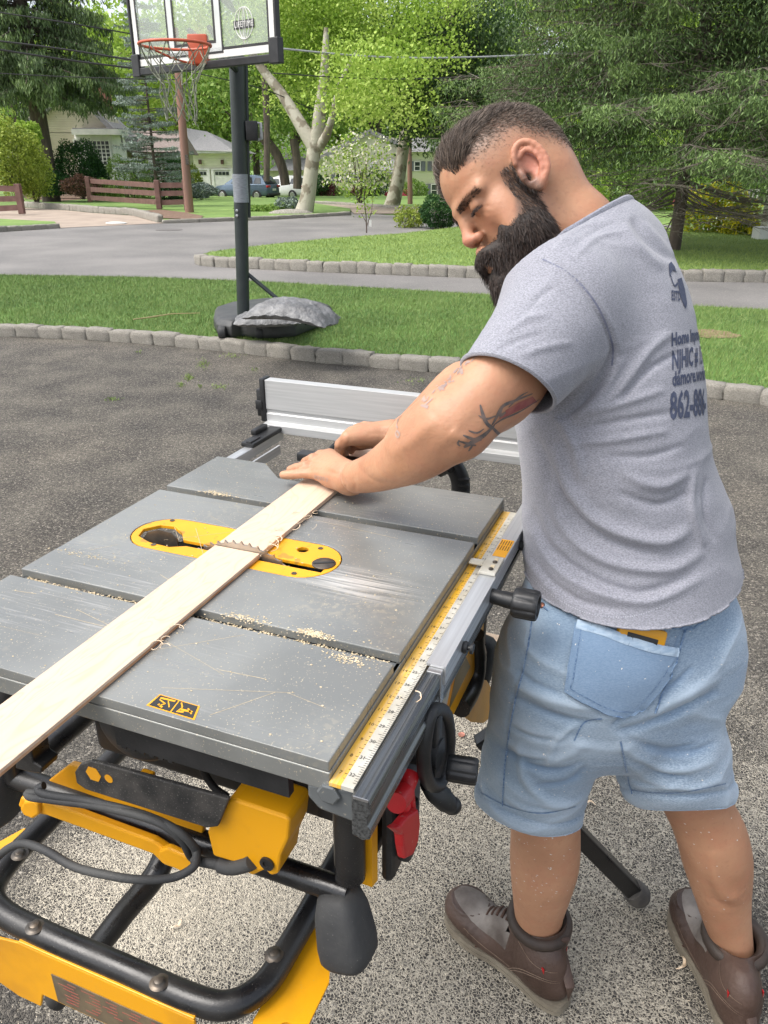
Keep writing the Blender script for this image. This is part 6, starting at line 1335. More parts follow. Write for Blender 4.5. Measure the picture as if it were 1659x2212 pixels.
def skin_attr(V):
    """stubble colour on the scalp and jaw, redness, in the head's own frame"""
    q=h2l(V); x,y,z=q[:,0],q[:,1],q[:,2]; inh=(np.abs(x)<.14)&(np.abs(y)<.1)&(z>-.16)&(z<.16)
    ss=lambda a,b,t:np.clip((t-a)/(b-a),0,1)**2*(3-2*np.clip((t-a)/(b-a),0,1))
    scalp=ss(.030,.078,z+.10*np.maximum(0,-x)*.0)*ss(.082,.070,x+.35*np.maximum(0,.075-z)*1.0)
    # low fade on the sides, denser on top
    face=(x>.062-.0*z)
    zz=z+.75*np.maximum(0,-x); side=ss(.018,.088,zz)**1.1*ss(.066,.050,x)
    d=np.maximum(scalp*(z>.055),side)*inh*(1-((np.abs(y)>.066)&(np.abs(x)<.022)&(z<.036)))
    red=.75*np.exp(-((x-.008)/.025)**2-((z)/.035)**2)*(np.abs(y)>.076)+np.exp(-((x-.118)/.020)**2-((z+.022)/.018)**2)*.55+.12*np.exp(-((x-.07)/.03)**2-((z+.02)/.022)**2)*(np.abs(y)>.02)
    brow=np.exp(-((z-.020-.12*(.03-np.abs(np.abs(y)-.03)))/.0050)**2)*ss(.008,.014,np.abs(y))*ss(.060,.05,np.abs(y))*(x>.055)
    lid=np.exp(-((z-.0035)/.0022)**2-((np.abs(y)-.032)/.013)**4)*(x>.06)
    dk=np.clip(lid*.8,0,1)
    bd=ss(.030,-.012,z)*ss(.006,.018,x)*ss(.052,.040,x+.6*np.minimum(0,z+.02))*(np.abs(y)>.04); d=np.maximum(d*.86,bd*.8*inh); return d,np.clip(red,0,1)*inh,np.clip(brow,0,1)*inh,dk*inh
def skinmat():
    m,nt,b=nodes('skin'); L=nt.links; tc=N(nt,'ShaderNodeTexCoord'); P=tc.outputs['Object']
    n=N(nt,'ShaderNodeTexNoise',i_Scale=9,i_Detail=4); L.new(P,n.inputs['Vector']); c=mixc(nt,ramp(nt,n.outputs[0],[(.35,0.),(.68,1.)]),(.37,.185,.105,1),(.49,.265,.155,1))
    A=lambda nm:N(nt,'ShaderNodeAttribute',attribute_name=nm).outputs['Fac']
    n4=N(nt,'ShaderNodeTexNoise',i_Scale=35,i_Detail=3); L.new(P,n4.inputs['Vector']); c=mixc(nt,ramp(nt,n4.outputs[0],[(.45,0.),(.75,.4)]),c,(.42,.17,.10,1)); n6=N(nt,'ShaderNodeTexNoise',i_Scale=160,i_Detail=3); L.new(P,n6.inputs['Vector']); c=mixc(nt,ramp(nt,n6.outputs[0],[(.58,0.),(.74,.35)]),c,(.30,.14,.09,1))
    c=mixc(nt,A('red'),c,(.46,.16,.11,1))
    n2=N(nt,'ShaderNodeTexNoise',i_Scale=700,i_Detail=1); L.new(P,n2.inputs['Vector'])
    f=N(nt,'ShaderNodeMath',operation='MULTIPLY'); L.new(A('hair'),f.inputs[0]); L.new(ramp(nt,n2.outputs[0],[(.3,.75),(.65,1.1)]),f.inputs[1])
    c=mixc(nt,f.outputs[0],c,(.095,.07,.056,1)); bw=N(nt,'ShaderNodeMath',operation='MULTIPLY'); L.new(A('brow'),bw.inputs[0]); bw.inputs[1].default_value=.6; c=mixc(nt,bw.outputs[0],c,(.06,.035,.025,1)); c=mixc(nt,A('lid'),c,(.05,.025,.02,1))
    L.new(c,b.inputs['Base Color']); b.inputs['Roughness'].default_value=.48; b.inputs['Specular IOR Level'].default_value=.4
    b.inputs['Subsurface Weight'].default_value=.12; b.inputs['Subsurface Radius'].default_value=(.012,.005,.003); b.inputs['Subsurface Scale'].default_value=.6
    n3=N(nt,'ShaderNodeTexNoise',i_Scale=150,i_Detail=8); L.new(P,n3.inputs['Vector']); bp=N(nt,'ShaderNodeBump'); bp.inputs['Strength'].default_value=.45; bp.inputs['Distance'].default_value=.0016; L.new(n3.outputs[0],bp.inputs['Height']); L.new(bp.outputs[0],b.inputs['Normal'])
    return m
M['skin']=skinmat()
parts=[]
hv,hq=head.mesh(HC-np.array([.17,.17,.20]),HC+np.array([.24,.19,.15]),.0023); hv=smoothm(hv,hq,1,.4)
HEADV,HEADQ=hv,hq
allarm=np.concatenate([[gd(600,1030,1.2),gd(1300,640,1.4),gd(1100,700,.9),gd(1000,950,.9),gd(700,900,1.6)]])
a_lo=np.array([-.26,.82,H-.56]); a_hi=np.array([.42,1.62,H-.06])
av,aq=AF.mesh(a_lo,a_hi,.0030); av=smoothm(av,aq,1,.4)
lv_,lq_=LF.mesh(np.array([.0,.70,.02]),np.array([.80,1.60,H+.0]),.0042); lv_=smoothm(lv_,lq_,1,.5)
V=np.concatenate([hv,av,lv_]); Q=np.concatenate([hq,aq+len(hv),lq_+len(hv)+len(av)])
at=[np.concatenate([a,np.zeros(len(V)-len(hv))]) for a in skin_attr(hv)]
# muscles and tendons as seen on the arm
Nn=vnormals(V,Q)
cre=creases(V,Nn,[([(692,1015),(665,1016),(630,1021)],2.2,-.0016),([(697,1001),(672,1000),(650,1006)],2.2,-.0014),([(706,989),(690,989),(676,993)],2.2,-.0012),([(640,1016),(641,1024),(641,1031)],2,-.0006),([(664,1012),(665,1020),(665,1030)],2,-.0006),([(740,952),(735,962),(737,974)],2.5,-.0012),([(756,948),(750,962),(752,972)],2.5,-.0012),([(800,925),(822,922),(850,925)],3,.0010),([(790,938),(815,936),(845,938)],3,-.0008),([(1032,452),(1048,446),(1062,446)],2.5,-.0010),([(1032,457),(1048,458),(1060,462)],2.5,-.0008),([(1005,475),(1020,482),(1036,478)],3.5,-.0012),([(1020,505),(1032,528),(1034,548)],4,-.0018),([(960,400),(968,420),(978,440)],3,-.0006),([(1200,430),(1235,470),(1250,510)],10,-.0015),([(770,1000),(800,1035),(830,1045),(880,1050)],7,-.0014),([(735,1025),(745,1045),(748,1062)],4,-.0015),([(760,1030),(768,1050),(766,1064)],4,-.0012),
 ([(940,900),(900,945),(840,985)],16,.003),([(1000,985),(930,1015),(860,1035)],18,.0022),([(975,930),(990,945),(1010,950)],12,.003),([(700,1000),(715,1010),(735,1018)],5,.0012),([(690,1014),(712,1020),(735,1024)],4,-.0008),
 ([(1540,1840),(1545,1900),(1575,1940),(1600,1930)],14,.004),([(1530,1900),(1550,1950),(1590,1955)],8,-.002),([(1190,1840),(1210,1900),(1200,1950)],14,.002)])
V=V+Nn*cre[:,None]
body=pobj('body',V,Q,M['skin'],attr={'hair':at[0],'red':at[1],'brow':at[2],'lid':at[3]})
# ---------- T-shirt ----------
TF=Fld()
tor=rings_([((1140,1380),(1562,1320),1.15,1.25,.146),((1144,1300),(1562,1255),1.155,1.245,.142),((1146,1240),(1560,1195),1.165,1.23,.138),((1142,1150),(1556,1125),1.17,1.21,.135),((1134,1060),(1535,1045),1.18,1.18,.138),((1124,980),(1530,975),1.19,1.15,.142),((1113,890),(1524,890),1.20,1.13,.147),((1113,800),(1512,790),1.21,1.13,.152),((1128,720),(1497,690),1.22,1.13,.155),((1150,645),(1462,608),1.22,1.13,.148),((1172,590),(1424,535),1.21,1.14,.122),((1195,550),(1368,495),1.19,1.15,.086)])
TF.ecs(tor,.02)
TF.rc(gd(1285,545,1.15),gd(1228,474,1.145),.066,.0615,.03)   # towards the neck
TF.rc(gd(1290,545,1.15),gd(1215,640,1.055),.060,.072,.05); TF.rc(gd(1215,650,1.05),gd(1255,720,1.06),.075,.07,.03)
slv=[((1105,610),(1318,745),1.03,1.045,.080),((1052,702),(1258,815),1.0,1.01,.069),((1001,778),(1190,880),.985,.99,.0665),((955,845),(1140,945),.975,.98,.065)]
TF.ecs(rings_(slv),.02)
TF.rc(gd(1330,560,1.2),gd(1290,645,1.36),.07,.07,.04); TF.chain([(gd(1290,650,1.36),.072),(gd(1165,745,1.45),.062),(gd(1100,790,1.48),.06)],.02)
h=.0042
tv,tq=TF.mesh(np.array([-.05,.75,.55]),np.array([.85,1.75,H+.06]),h); tv=smoothm(tv,tq,2,.5)
# hem
P1,P2,P3=gd(1143,1255,1.16),gd(1335,1335,1.075),gd(1575,1205,1.20)
n_=nrm(np.cross(P2-P1,P3-P1)); n_=n_ if n_[2]<0 else -n_
SL_c=(gd(1001,778,.985)+gd(1190,880,.99))/2; SL_n=nrm(gd(955,845,.975)-gd(1001,778,.985)); 
e1_=gd(1190,880,.99)-gd(1001,778,.985); SL_n=nrm(SL_n-e1_*(SL_n@e1_)/(e1_@e1_))
armreg=lambda V_:(((V_-gd(1330,760,1.1))@nrm(gd(1001,778,.985)-gd(1330,760,1.1)))>.03)&(((V_-Sh)@fx)<.13)
tv,tq=cutplane(tv,tq,P2,n_,h,region=lambda V_:(V_[:,2]<.98)&(np.linalg.norm(V_-SL_c,axis=1)>.12))
tv,tq=cutplane(tv,tq,SL_c,SL_n,h,region=lambda V_:(np.linalg.norm(V_-SL_c-SL_n*.05,axis=1)<.13)&(((V_-gd(1130,900,1.15))@fx)<-.055))
FS_c=gd(1150,760,1.455); FS_n=nrm(gd(1100,790,1.48)-gd(1290,650,1.36))
tv,tq=cutplane(tv,tq,FS_c,FS_n,h,region=lambda V_:(np.linalg.norm(V_-FS_c-FS_n*.04,axis=1)<.12))
NKn=nrm(neck[0][0]-neck[3][0]); NKc=gd(1262,495,1.10)
ncn=nrm(np.cross(gd(1348,440,1.12)-gd(1180,552,1.10),fx+.0*ux)); ncn=ncn if ncn@NKn>0 else -ncn
tv,tq=cutplane(tv,tq,gd(1348,441,1.12),ncn,h,region=lambda V_:V_[:,2]>H-.2)
Nn=vnormals(tv,tq)
CR=[([(1175,560),(1240,600),(1300,690),(1322,760),(1316,800)],6,-.004),([(1195,565),(1262,612),(1318,700),(1338,760)],8,.003),
 ([(1330,745),(1290,830),(1230,890),(1200,900)],10,-.010),([(1345,770),(1300,850),(1240,905)],12,.006),([(1450,720),(1400,760),(1330,850),(1270,890)],12,.006),([(1470,760),(1400,800),(1340,870)],8,-.005),
 ([(1250,900),(1350,870),(1440,840)],10,.005),([(1240,930),(1340,910),(1460,890)],9,-.005),([(1230,960),(1330,950),(1450,930)],9,.0045),([(1300,985),(1400,985),(1480,960)],8,-.004),
 ([(1090,720),(1140,690),(1180,680)],9,.004),([(1070,760),(1120,735),(1180,720)],8,-.0035),([(1110,700),(1170,640),(1200,620)],7,-.003),([(1120,770),(1180,750),(1240,740)],9,.003),
 ([(1200,960),(1230,1050),(1300,1130),(1420,1170),(1490,1140)],18,.011),([(1190,1000),(1230,1090),(1310,1165),(1420,1200)],12,-.008),([(1180,1050),(1230,1150),(1320,1215),(1440,1230),(1520,1190)],16,.009),
 ([(1150,1090),(1180,1170),(1260,1240),(1380,1280),(1500,1240)],14,-.008),([(1150,1140),(1190,1210),(1270,1270),(1400,1300),(1520,1240)],14,.007),([(1145,1190),(1185,1250),(1260,1300),(1350,1320)],9,-.006),
 ([(1500,1010),(1490,1100),(1520,1180)],10,.006),([(1525,1030),(1520,1110),(1545,1170)],8,-.005),([(1340,1020),(1420,1050),(1490,1020)],14,.006),([(1330,1060),(1420,1090),(1490,1060)],10,-.005),
 ([(1365,470),(1400,520),(1450,565)],12,-.006),([(1345,480),(1380,540),(1430,580)],12,.004),([(1390,480),(1425,520),(1455,555)],9,.003),([(1290,480),(1240,500),(1200,545)],5,.003),([(1330,480),(1280,500),(1230,540)],5,-.003),([(1350,500),(1290,515),(1240,560)],5,.003),
 ([(1150,930),(1180,1000),(1190,1080)],12,-.006),([(1200,890),(1240,960),(1260,1040)],14,.006)]
CR=[(a,w_*.75,k_) for a,w_,k_ in CR]
cr=creases(tv,Nn,CR)
# fine folds everywhere, stretched along the pull of the cloth
def fbm(V,sc,seed,oct=3):
    r=np.random.default_rng(seed); o=np.zeros(len(V)); a=1.
    for i in range(oct):
        for j in range(5): k=r.normal(size=3)*np.array(sc)*(2**i); o+=a*np.sin(V@k+r.uniform(0,6.28))/5
        a*=.5
    return o
rdg=lambda V_,sc_,sd_,p_=5:(1-np.clip(np.abs(fbm(V_,sc_,sd_,3)),0,1))**p_
low=np.clip((1.22-tv[:,2])/.2,0,1)
tv=tv+Nn*(cr*1.0+.0018*fbm(tv,(9,9,22),3)+.0032*low*rdg(tv,(5,5,24),31)+.0018*rdg(tv,(10,10,16),37))[:,None]
tv,tq=compact(tv,tq)
def cloth_mat(name,c1,c2,sc=900,rough=.9,bumpd=.0009,heather=True,extra=None):
    m,nt,b=nodes(name); L=nt.links; tc=N(nt,'ShaderNodeTexCoord'); P=tc.outputs['Object']
    mp=N(nt,'ShaderNodeMapping'); mp.inputs['Scale'].default_value=(1,1,2.6); mp.inputs['Rotation'].default_value=(0,.25,0); L.new(P,mp.inputs[0])
    n=N(nt,'ShaderNodeTexNoise',i_Scale=sc*.42,i_Detail=3); L.new(mp.outputs[0],n.inputs['Vector']); c=mixc(nt,ramp(nt,n.outputs[0],[(.36,0.),(.64,1.)]),lin(c1),lin(c2))
    if extra: c=extra(nt,L,P,c)
    L.new(c,b.inputs['Base Color']); b.inputs['Roughness'].default_value=rough; b.inputs['Specular IOR Level'].default_value=.15; b.inputs['Sheen Weight'].default_value=.25
    n2=N(nt,'ShaderNodeTexNoise',i_Scale=sc*2,i_Detail=2); L.new(P,n2.inputs['Vector']); bp=N(nt,'ShaderNodeBump'); bp.inputs['Strength'].default_value=.5; bp.inputs['Distance'].default_value=bumpd; L.new(n2.outputs[0],bp.inputs['Height']); L.new(bp.outputs[0],b.inputs['Normal'])
    return m
M['tee']=cloth_mat('heather_grey_cotton',(.185,.188,.215),(.305,.308,.345))
tee=pobj('t_shirt',tv,tq,M['tee']); sdm=tee.modifiers.new('s','SOLIDIFY'); sdm.thickness=.0022; sdm.offset=-1
# ---------- shorts ----------
SF=Fld()
SF.ecs(rings_([((1175,1180),(1545,1180),1.16,1.20,.095),((1165,1240),(1552,1235),1.17,1.22,.100),((1132,1310),(1562,1300),1.16,1.25,.118),((1102,1385),(1558,1380),1.165,1.28,.132),((1084,1455),(1535,1450),1.18,1.29,.128),((1078,1520),(1525,1515),1.19,1.29,.110)]),.025)
SF.ecs(rings_([((1080,1450),(1330,1450),1.20,1.24,.115),((1066,1545),(1312,1560),1.225,1.26,.105),((1050,1610),(1285,1620),1.26,1.28,.094),((1041,1665),(1267,1685),1.29,1.31,.088),((1034,1725),(1251,1750),1.32,1.34,.084),((1034,1790),(1250,1820),1.35,1.37,.084)]),.018)
SF.ecs(rings_([((1330,1450),(1540,1450),1.24,1.29,.108),((1318,1550),(1537,1545),1.25,1.29,.100),((1330,1615),(1556,1610),1.27,1.30,.094),((1343,1670),(1568,1660),1.30,1.32,.088),((1356,1720),(1575,1710),1.32,1.34,.084),((1370,1780),(1585,1770),1.34,1.36,.084)]),.018)
SF.el(gd(1270,1430,1.155),(.10,.06,.09),k=.05); SF.el(gd(1470,1425,1.205),(.09,.055,.09),k=.05)
sv_,sq=SF.mesh(np.array([.05,.72,.33]),np.array([.80,1.55,1.02]),h); sv_=smoothm(sv_,sq,2,.5)
hL=[gd(1036,1733,1.32),gd(1170,1783,1.28),gd(1247,1762,1.34)]; hR=[gd(1362,1728,1.32),gd(1470,1735,1.28),gd(1572,1712,1.34)]
for hh_,reg in ((hL,lambda V_:(V_[:,2]<.55)&(proj(V_)[:,0]<1300)),(hR,lambda V_:(V_[:,2]<.55)&(proj(V_)[:,0]>=1300))):
    n1=nrm(np.cross(hh_[1]-hh_[0],hh_[2]-hh_[0])); n1=n1 if n1[2]<0 else -n1
    sv_,sq=cutplane(sv_,sq,hh_[0],n1,h,region=reg)
sv_,sq=cutplane(sv_,sq,np.array([0,0,.985]),np.array([0,0,1.]),h)
Nn=vnormals(sv_,sq)
CS=[([(1060,1560),(1120,1620),(1200,1640),(1270,1600)],14,.006),([(1060,1600),(1130,1650),(1210,1665),(1265,1640)],9,-.005),([(1120,1600),(1130,1680),(1180,1730),(1235,1735)],12,.006),([(1270,1650),(1230,1690),(1150,1700)],10,-.005),([(1100,1500),(1200,1545),(1300,1560)],12,-.005),([(1090,1470),(1190,1510),(1290,1530)],14,.005),
 ([(1330,1600),(1400,1650),(1480,1660),(1550,1640)],12,.007),([(1340,1580),(1420,1625),(1500,1625),(1550,1600)],9,-.006),([(1350,1650),(1420,1690),(1500,1700),(1560,1680)],10,.006),([(1370,1640),(1430,1670),(1500,1680)],7,-.005),([(1555,1490),(1480,1530),(1380,1570),(1325,1575)],12,-.010),([(1560,1460),(1480,1500),(1400,1540)],14,.006),
 ([(1400,1545),(1440,1500),(1455,1420),(1490,1330)],7,-.004),([(1320,1570),(1350,1545),(1400,1530)],9,-.008),([(1155,1310),(1140,1400),(1105,1520),(1090,1640),(1085,1740)],4,-.002),([(1075,1700),(1130,1745),(1200,1755)],9,.004)]
CS=[(a,w_*.7,k*.75) for a,w_,k in CS]+[([(1090,1560),(1150,1590),(1230,1600)],5,-.004),([(1085,1620),(1140,1640),(1200,1640)],5,-.004),([(1250,1560),(1200,1600),(1180,1660)],5,.004),([(1380,1600),(1440,1620),(1510,1610)],5,-.004),([(1360,1690),(1420,1700),(1480,1690)],4,.003),([(1110,1440),(1160,1480),(1220,1500)],6,-.003),([(1500,1440),(1460,1480),(1420,1510)],6,-.004),([(1520,1500),(1470,1540),(1430,1560)],5,-.004)]
cr=creases(sv_,Nn,CS)
# rolled hems: a soft ridge just above each rim
for hh_ in (hL,hR):
    n1=nrm(np.cross(hh_[1]-hh_[0],hh_[2]-hh_[0])); n1=n1 if n1[2]<0 else -n1
    s_=-(sv_-hh_[0])@n1; c_=(hh_[0]+hh_[2])/2; near=np.linalg.norm(sv_-c_,axis=1)<.15
    cr+=near*(.0035*((s_>-.001)&(s_<.026))*np.sin(np.clip(s_/.026,0,1)*np.pi)**.4 -.0015*np.exp(-((s_-.029)/.003)**2))
wr=fbm(sv_,(16,16,30),18,4); cr=cr+.0016*np.abs(wr)*1.6-.001; crease_tone=np.clip(.5+cr/.010+.12*wr,0,1)
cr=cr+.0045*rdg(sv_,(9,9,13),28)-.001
crease_tone=np.clip(crease_tone+.5*rdg(sv_,(9,9,13),28)-.12,0,1)
sv_=sv_+Nn*(cr+.0018*fbm(sv_,(10,10,18),8))[:,None]
sv_,sq,crease_tone=compact(sv_,sq,crease_tone)
def denim_extra(nt,L,P,c):
    n=N(nt,'ShaderNodeTexNoise',i_Scale=5,i_Detail=4); L.new(P,n.inputs['Vector']); c=mixc(nt,ramp(nt,n.outputs[0],[(.4,0.),(.66,.6)]),c,(.28,.37,.47,1))
    n5=N(nt,'ShaderNodeTexNoise',i_Scale=2.2,i_Detail=3); L.new(P,n5.inputs['Vector']); c=mixc(nt,ramp(nt,n5.outputs[0],[(.45,0.),(.7,.5)]),c,(.17,.26,.36,1))
    at=N(nt,'ShaderNodeAttribute',attribute_name='crease_tone'); c=mixc(nt,ramp(nt,at.outputs['Fac'],[(.5,0.),(1.,.55)]),c,(.42,.50,.58,1)); c=mixc(nt,ramp(nt,at.outputs['Fac'],[(.0,.6),(.48,0.)]),c,(.12,.2,.32,1))  # denim paler on crease ridges, darker in crease valleys
    n2=N(nt,'ShaderNodeTexNoise',i_Scale=210,i_Detail=1); L.new(P,n2.inputs['Vector']); return mixc(nt,ramp(nt,n2.outputs[0],[(.765,0.),(.78,1.)]),c,(.75,.7,.6,1))
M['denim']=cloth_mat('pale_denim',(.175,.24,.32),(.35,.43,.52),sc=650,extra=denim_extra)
M['denim_seam']=cloth_mat('denim_seam',(.07,.13,.24),(.20,.29,.42),sc=300)
M['denim_pale']=cloth_mat('denim_pale_edge',(.42,.52,.62),(.28,.38,.50),sc=160)
sho=pobj('denim_shorts',sv_,sq,M['denim'],attr={'crease_tone':crease_tone}); sdm=sho.modifiers.new('s','SOLIDIFY'); sdm.thickness=.0025; sdm.offset=-1
# ---------- strokes that lie on a surface ----------
def bvh(V,Q): return BVHTree.FromPolygons([tuple(p) for p in V],[tuple(map(int,q)) for q in Q])
def hit(tree,px,py,lift=.0008):
    d=nrm(ray(px,py)); r=tree.ray_cast(Vector(CAM),Vector(d))
    if r[0] is None: return None,None
    n=np.array(r[1][:]); n=n if n@(-d)>0 else -n
    return np.array(r[0][:])+n*lift,n
def stroke(tree,pts,wd,lift=.0008,n=8,mb=None,taper=False,rise=.0,closed=False):
    """ribbon laid on a body surface along a line"""
    mb=mb or MB(); P=catmull([(*p,0) for p in pts],n,closed); row=[]
    for i,p in enumerate(P):
        q,nn=hit(tree,p[0],p[1],lift)
        if q is None: continue
        row.append((q,nn,i/len(P)))
    for s_ in range(len(row)-1):
        (a,na,ta),(b_,nb,tb)=row[s_],row[s_+1]
        if np.linalg.norm(a-b_)>.05: continue
        d=nrm(b_-a); sa=np.cross(na,d)*wd*.5*((.3+.7*math.sin(math.pi*ta)) if taper else 1); sb=np.cross(nb,d)*wd*.5*((.3+.7*math.sin(math.pi*tb)) if taper else 1)
        if rise: mb.add([a-sa,a+na*rise,a+sa,b_-sb,b_+nb*rise,b_+sb],[(0,1,4,3),(1,2,5,4)])
        else: mb.add([a-sa,a+sa,b_+sb,b_-sb],[(0,1,2,3)])
    return mb
def sbuild(mb,name,mat,parent):
    mb.v=[tuple(np.array(p)-PI_) for p in mb.v]; return mb.build(name,mat,parent,fix=False)
def patchm(tree,poly,lift,mb=None,n=14):
    """filled outline laid on a surface"""
    mb=mb or MB(); poly=np.array(poly,float); x0,y0=poly.min(0); x1,y1=poly.max(0); k=max((x1-x0),(y1-y0))/n
    bm=bmesh.new(); vs=[bm.verts.new((p[0],p[1],0)) for p in poly]; bm.faces.new(vs)
    x=x0+k
    while x<x1: bmesh.ops.bisect_plane(bm,geom=bm.verts[:]+bm.edges[:]+bm.faces[:],plane_co=(x,0,0),plane_no=(1,0,0)); x+=k
    y=y0+k
    while y<y1: bmesh.ops.bisect_plane(bm,geom=bm.verts[:]+bm.edges[:]+bm.faces[:],plane_co=(0,y,0),plane_no=(0,1,0)); y+=k
    bm.verts.index_update(); vv=[]; ok=[]
    for v in bm.verts:
        q,_=hit(tree,v.co.x,v.co.y,lift); ok.append(q is not None); vv.append(q if q is not None else (0,0,0))
    mb.add(vv,[[v.index for v in f.verts] for f in bm.faces if all(ok[v.index] for v in f.verts)]); bm.free(); return mb
T_sho=bvh(sv_,sq); T_tee=bvh(tv,tq); T_body=bvh(V,Q)
# back pocket and seams
pk=[(1242,1345),(1262,1352),(1300,1362),(1350,1380),(1400,1396),(1462,1405),(1452,1440),(1420,1490),(1388,1528),(1368,1545),(1325,1545),(1270,1522),(1221,1490),(1226,1440),(1236,1390)]
pk=[(x,y) for x,y in pk]
pb_=patchm(T_sho,pk,.0075); po=sbuild(pb_,'back_pocket',M['denim'],sho)
b=MB()
for w_,l in ((.0022,[(1244,1350),(1232,1420),(1222,1490)]),(.0022,[(1222,1490),(1270,1521),(1325,1543),(1368,1543)]),(.0022,[(1368,1543),(1410,1500),(1452,1440),(1461,1408)])): stroke(T_sho,l,w_,.0065,8,b,rise=.0012)
sbuild(b,'pocket_edge',M['denim_seam'],po)
b=MB(); stroke(T_sho,[(1246,1348),(1300,1362),(1350,1381),(1400,1397),(1461,1407)],.013,.0082,10,b,rise=.002); sbuild(b,'pocket_hem',M['denim_pale'],po)
for l,w_ in (([(1160,1285),(1150,1340),(1135,1430),(1112,1520),(1095,1620),(1088,1700),(1086,1740)],.003),([(1480,1360),(1465,1410),(1440,1470),(1415,1540)],.004),([(1340,1600),(1352,1660),(1366,1715)],.003),([(1135,1283),(1160,1300),(1185,1320)],.003),
  ([(1500,1290),(1545,1262),(1580,1235)],.003),([(1395,1340),(1440,1352),(1495,1358)],.006),([(1497,1358),(1530,1335),(1565,1310),(1586,1290)],.004)): sbuild(stroke(T_sho,l,w_,.001,8,None,rise=.0012),'seam',M['denim_seam'],sho)
for l in ([(1255,1360),(1243,1430),(1234,1482)],[(1234,1482),(1275,1508),(1325,1530),(1362,1531)],[(1362,1531),(1400,1490),(1440,1435),(1448,1412)]): sbuild(stroke(T_sho,l,.0014,.0082,8,None),'seam',M['denim_seam'],sho)
for l in ([(1040,1712),(1100,1742),(1170,1756),(1244,1742)],[(1364,1706),(1420,1712),(1480,1710),(1568,1692)],[(1240,1600),(1262,1560),(1300,1552)]): sbuild(stroke(T_sho,l,.0024,.0008,10,None,rise=-.0004),'seam',M['denim_seam'],sho)
fr3=random.Random(6); b=MB()
for i in range(150):
    px,py,tr_=(fr3.uniform(1105,1245),fr3.uniform(1795,1960),T_body) if i%3 else (fr3.uniform(1050,1560),fr3.uniform(1400,1720),T_sho)
    if i%4==0: px,py,tr_=fr3.uniform(1470,1610),fr3.uniform(1750,1990),T_body
    q,nn=hit(tr_,px,py,.0006)
    if q is None: continue
    t_=nrm(np.cross(nn,[fr3.random(),fr3.random(),1])); s3=np.cross(nn,t_); a3=fr3.uniform(.0008,.0024); c3=a3*fr3.uniform(.25,.6); b.add([q-t_*a3,q-s3*c3,q+t_*a3,q+s3*c3],[(0,1,2,3)])
fo=sbuild(b,'sawdust_flecks',M['trim'],person); fo['kind']='stuff'
b=MB(); stroke(T_sho,[(1540,1262),(1538,1290),(1535,1325)],.014,.003,6,b,rise=.002); sbuild(b,'belt_loop',M['denim_pale'],sho)
b=MB(); patchm(T_sho,[(1565,1235),(1585,1225),(1590,1270),(1578,1282),(1570,1275)],.003,b,4); sbuild(b,'leather_patch',pmat('leather_patch',(.12,.1,.085),(.2,.17,.14),scale=60,rough=.8),sho)
for px,py in ((1171,1308),):
    q,nn=hit(T_sho,px,py,.0); b=MB(); b.lathe(q,nn,[(0,.0001),(0,.0045),(.002,.0045),(.003,.003),(.003,.0001)],14); sbuild(b,'rivet',pmat('copper',(.25,.1,.06),(.1,.05,.04),scale=200,metal=.7,rough=.4),sho)
# shirt: seams, stitching, collar rib
b=MB()
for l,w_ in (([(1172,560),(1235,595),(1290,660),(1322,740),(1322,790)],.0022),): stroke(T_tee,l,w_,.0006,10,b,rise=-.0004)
sbuild(b,'shoulder_seam',pmat('dark_seam',(.12,.13,.19),(.2,.21,.27),scale=100,rough=.9),tee)  # ribbon in a darker, bluer tone than the cloth
b=MB()
for l in ([(1008,765),(1060,795),(1120,828),(1193,864)],[(1146,1245),(1200,1290),(1262,1322),(1335,1333),(1400,1322),(1480,1283),(1560,1228)]): 
    P=catmull([(*p,0) for p in l],26)
    for i in range(0,len(P)-1,2):
        p=P[i]; q=P[i+1]; stroke(T_tee,[(p[0],p[1]),(q[0],q[1])],.0012,.0007,1,b)
sbuild(b,'hem_stitch',pmat('thread',(.3,.31,.36),(.45,.46,.5),scale=200,rough=.9),tee)
def rim(V_,Q_,c,r,name,mat,rad,flat=.5,shift=None,parent=tee):
    """a folded band along an open edge of the cloth"""
    E_=np.sort(np.concatenate([Q_[:,[0,1]],Q_[:,[1,2]],Q_[:,[2,3]],Q_[:,[3,0]]]),1); u,cn=np.unique(E_,axis=0,return_counts=True); e=u[cn==1]; iv=np.unique(e); P=V_[iv]; P=P[np.linalg.norm(P-c,axis=1)<r]
    if len(P)<12: return None
    m_=P.mean(0); _,_,vt=np.linalg.svd(P-m_,full_matrices=False); a=np.arctan2((P-m_)@vt[1],(P-m_)@vt[0]); k=40; ring_=[]
    for i in range(k):
        s_=np.abs((a-(-math.pi+(i+.5)*2*math.pi/k)+math.pi)%(2*math.pi)-math.pi)<math.pi/k*1.3
        if s_.any(): ring_.append(P[s_].mean(0))
    b=MB(); b.tube([q+(shift if shift is not None else 0) for q in ring_],rad,8,closed=True,flat=flat); return sbuild(b,name,mat,parent)
rim(tv,tq,gd(1265,495,1.14),.13,'collar_rib',cloth_mat('collar_rib',(.15,.155,.185),(.26,.265,.31),sc=900),.0060,.6)
rim(tv,tq,SL_c,.105,'sleeve_hem',M['tee'],.0030,.7)
for hh_ in (hL,hR): rim(sv_,sq,(hh_[0]+hh_[2])/2,.13,'frayed_hem',M['denim_pale'],.0026,.8,parent=sho)
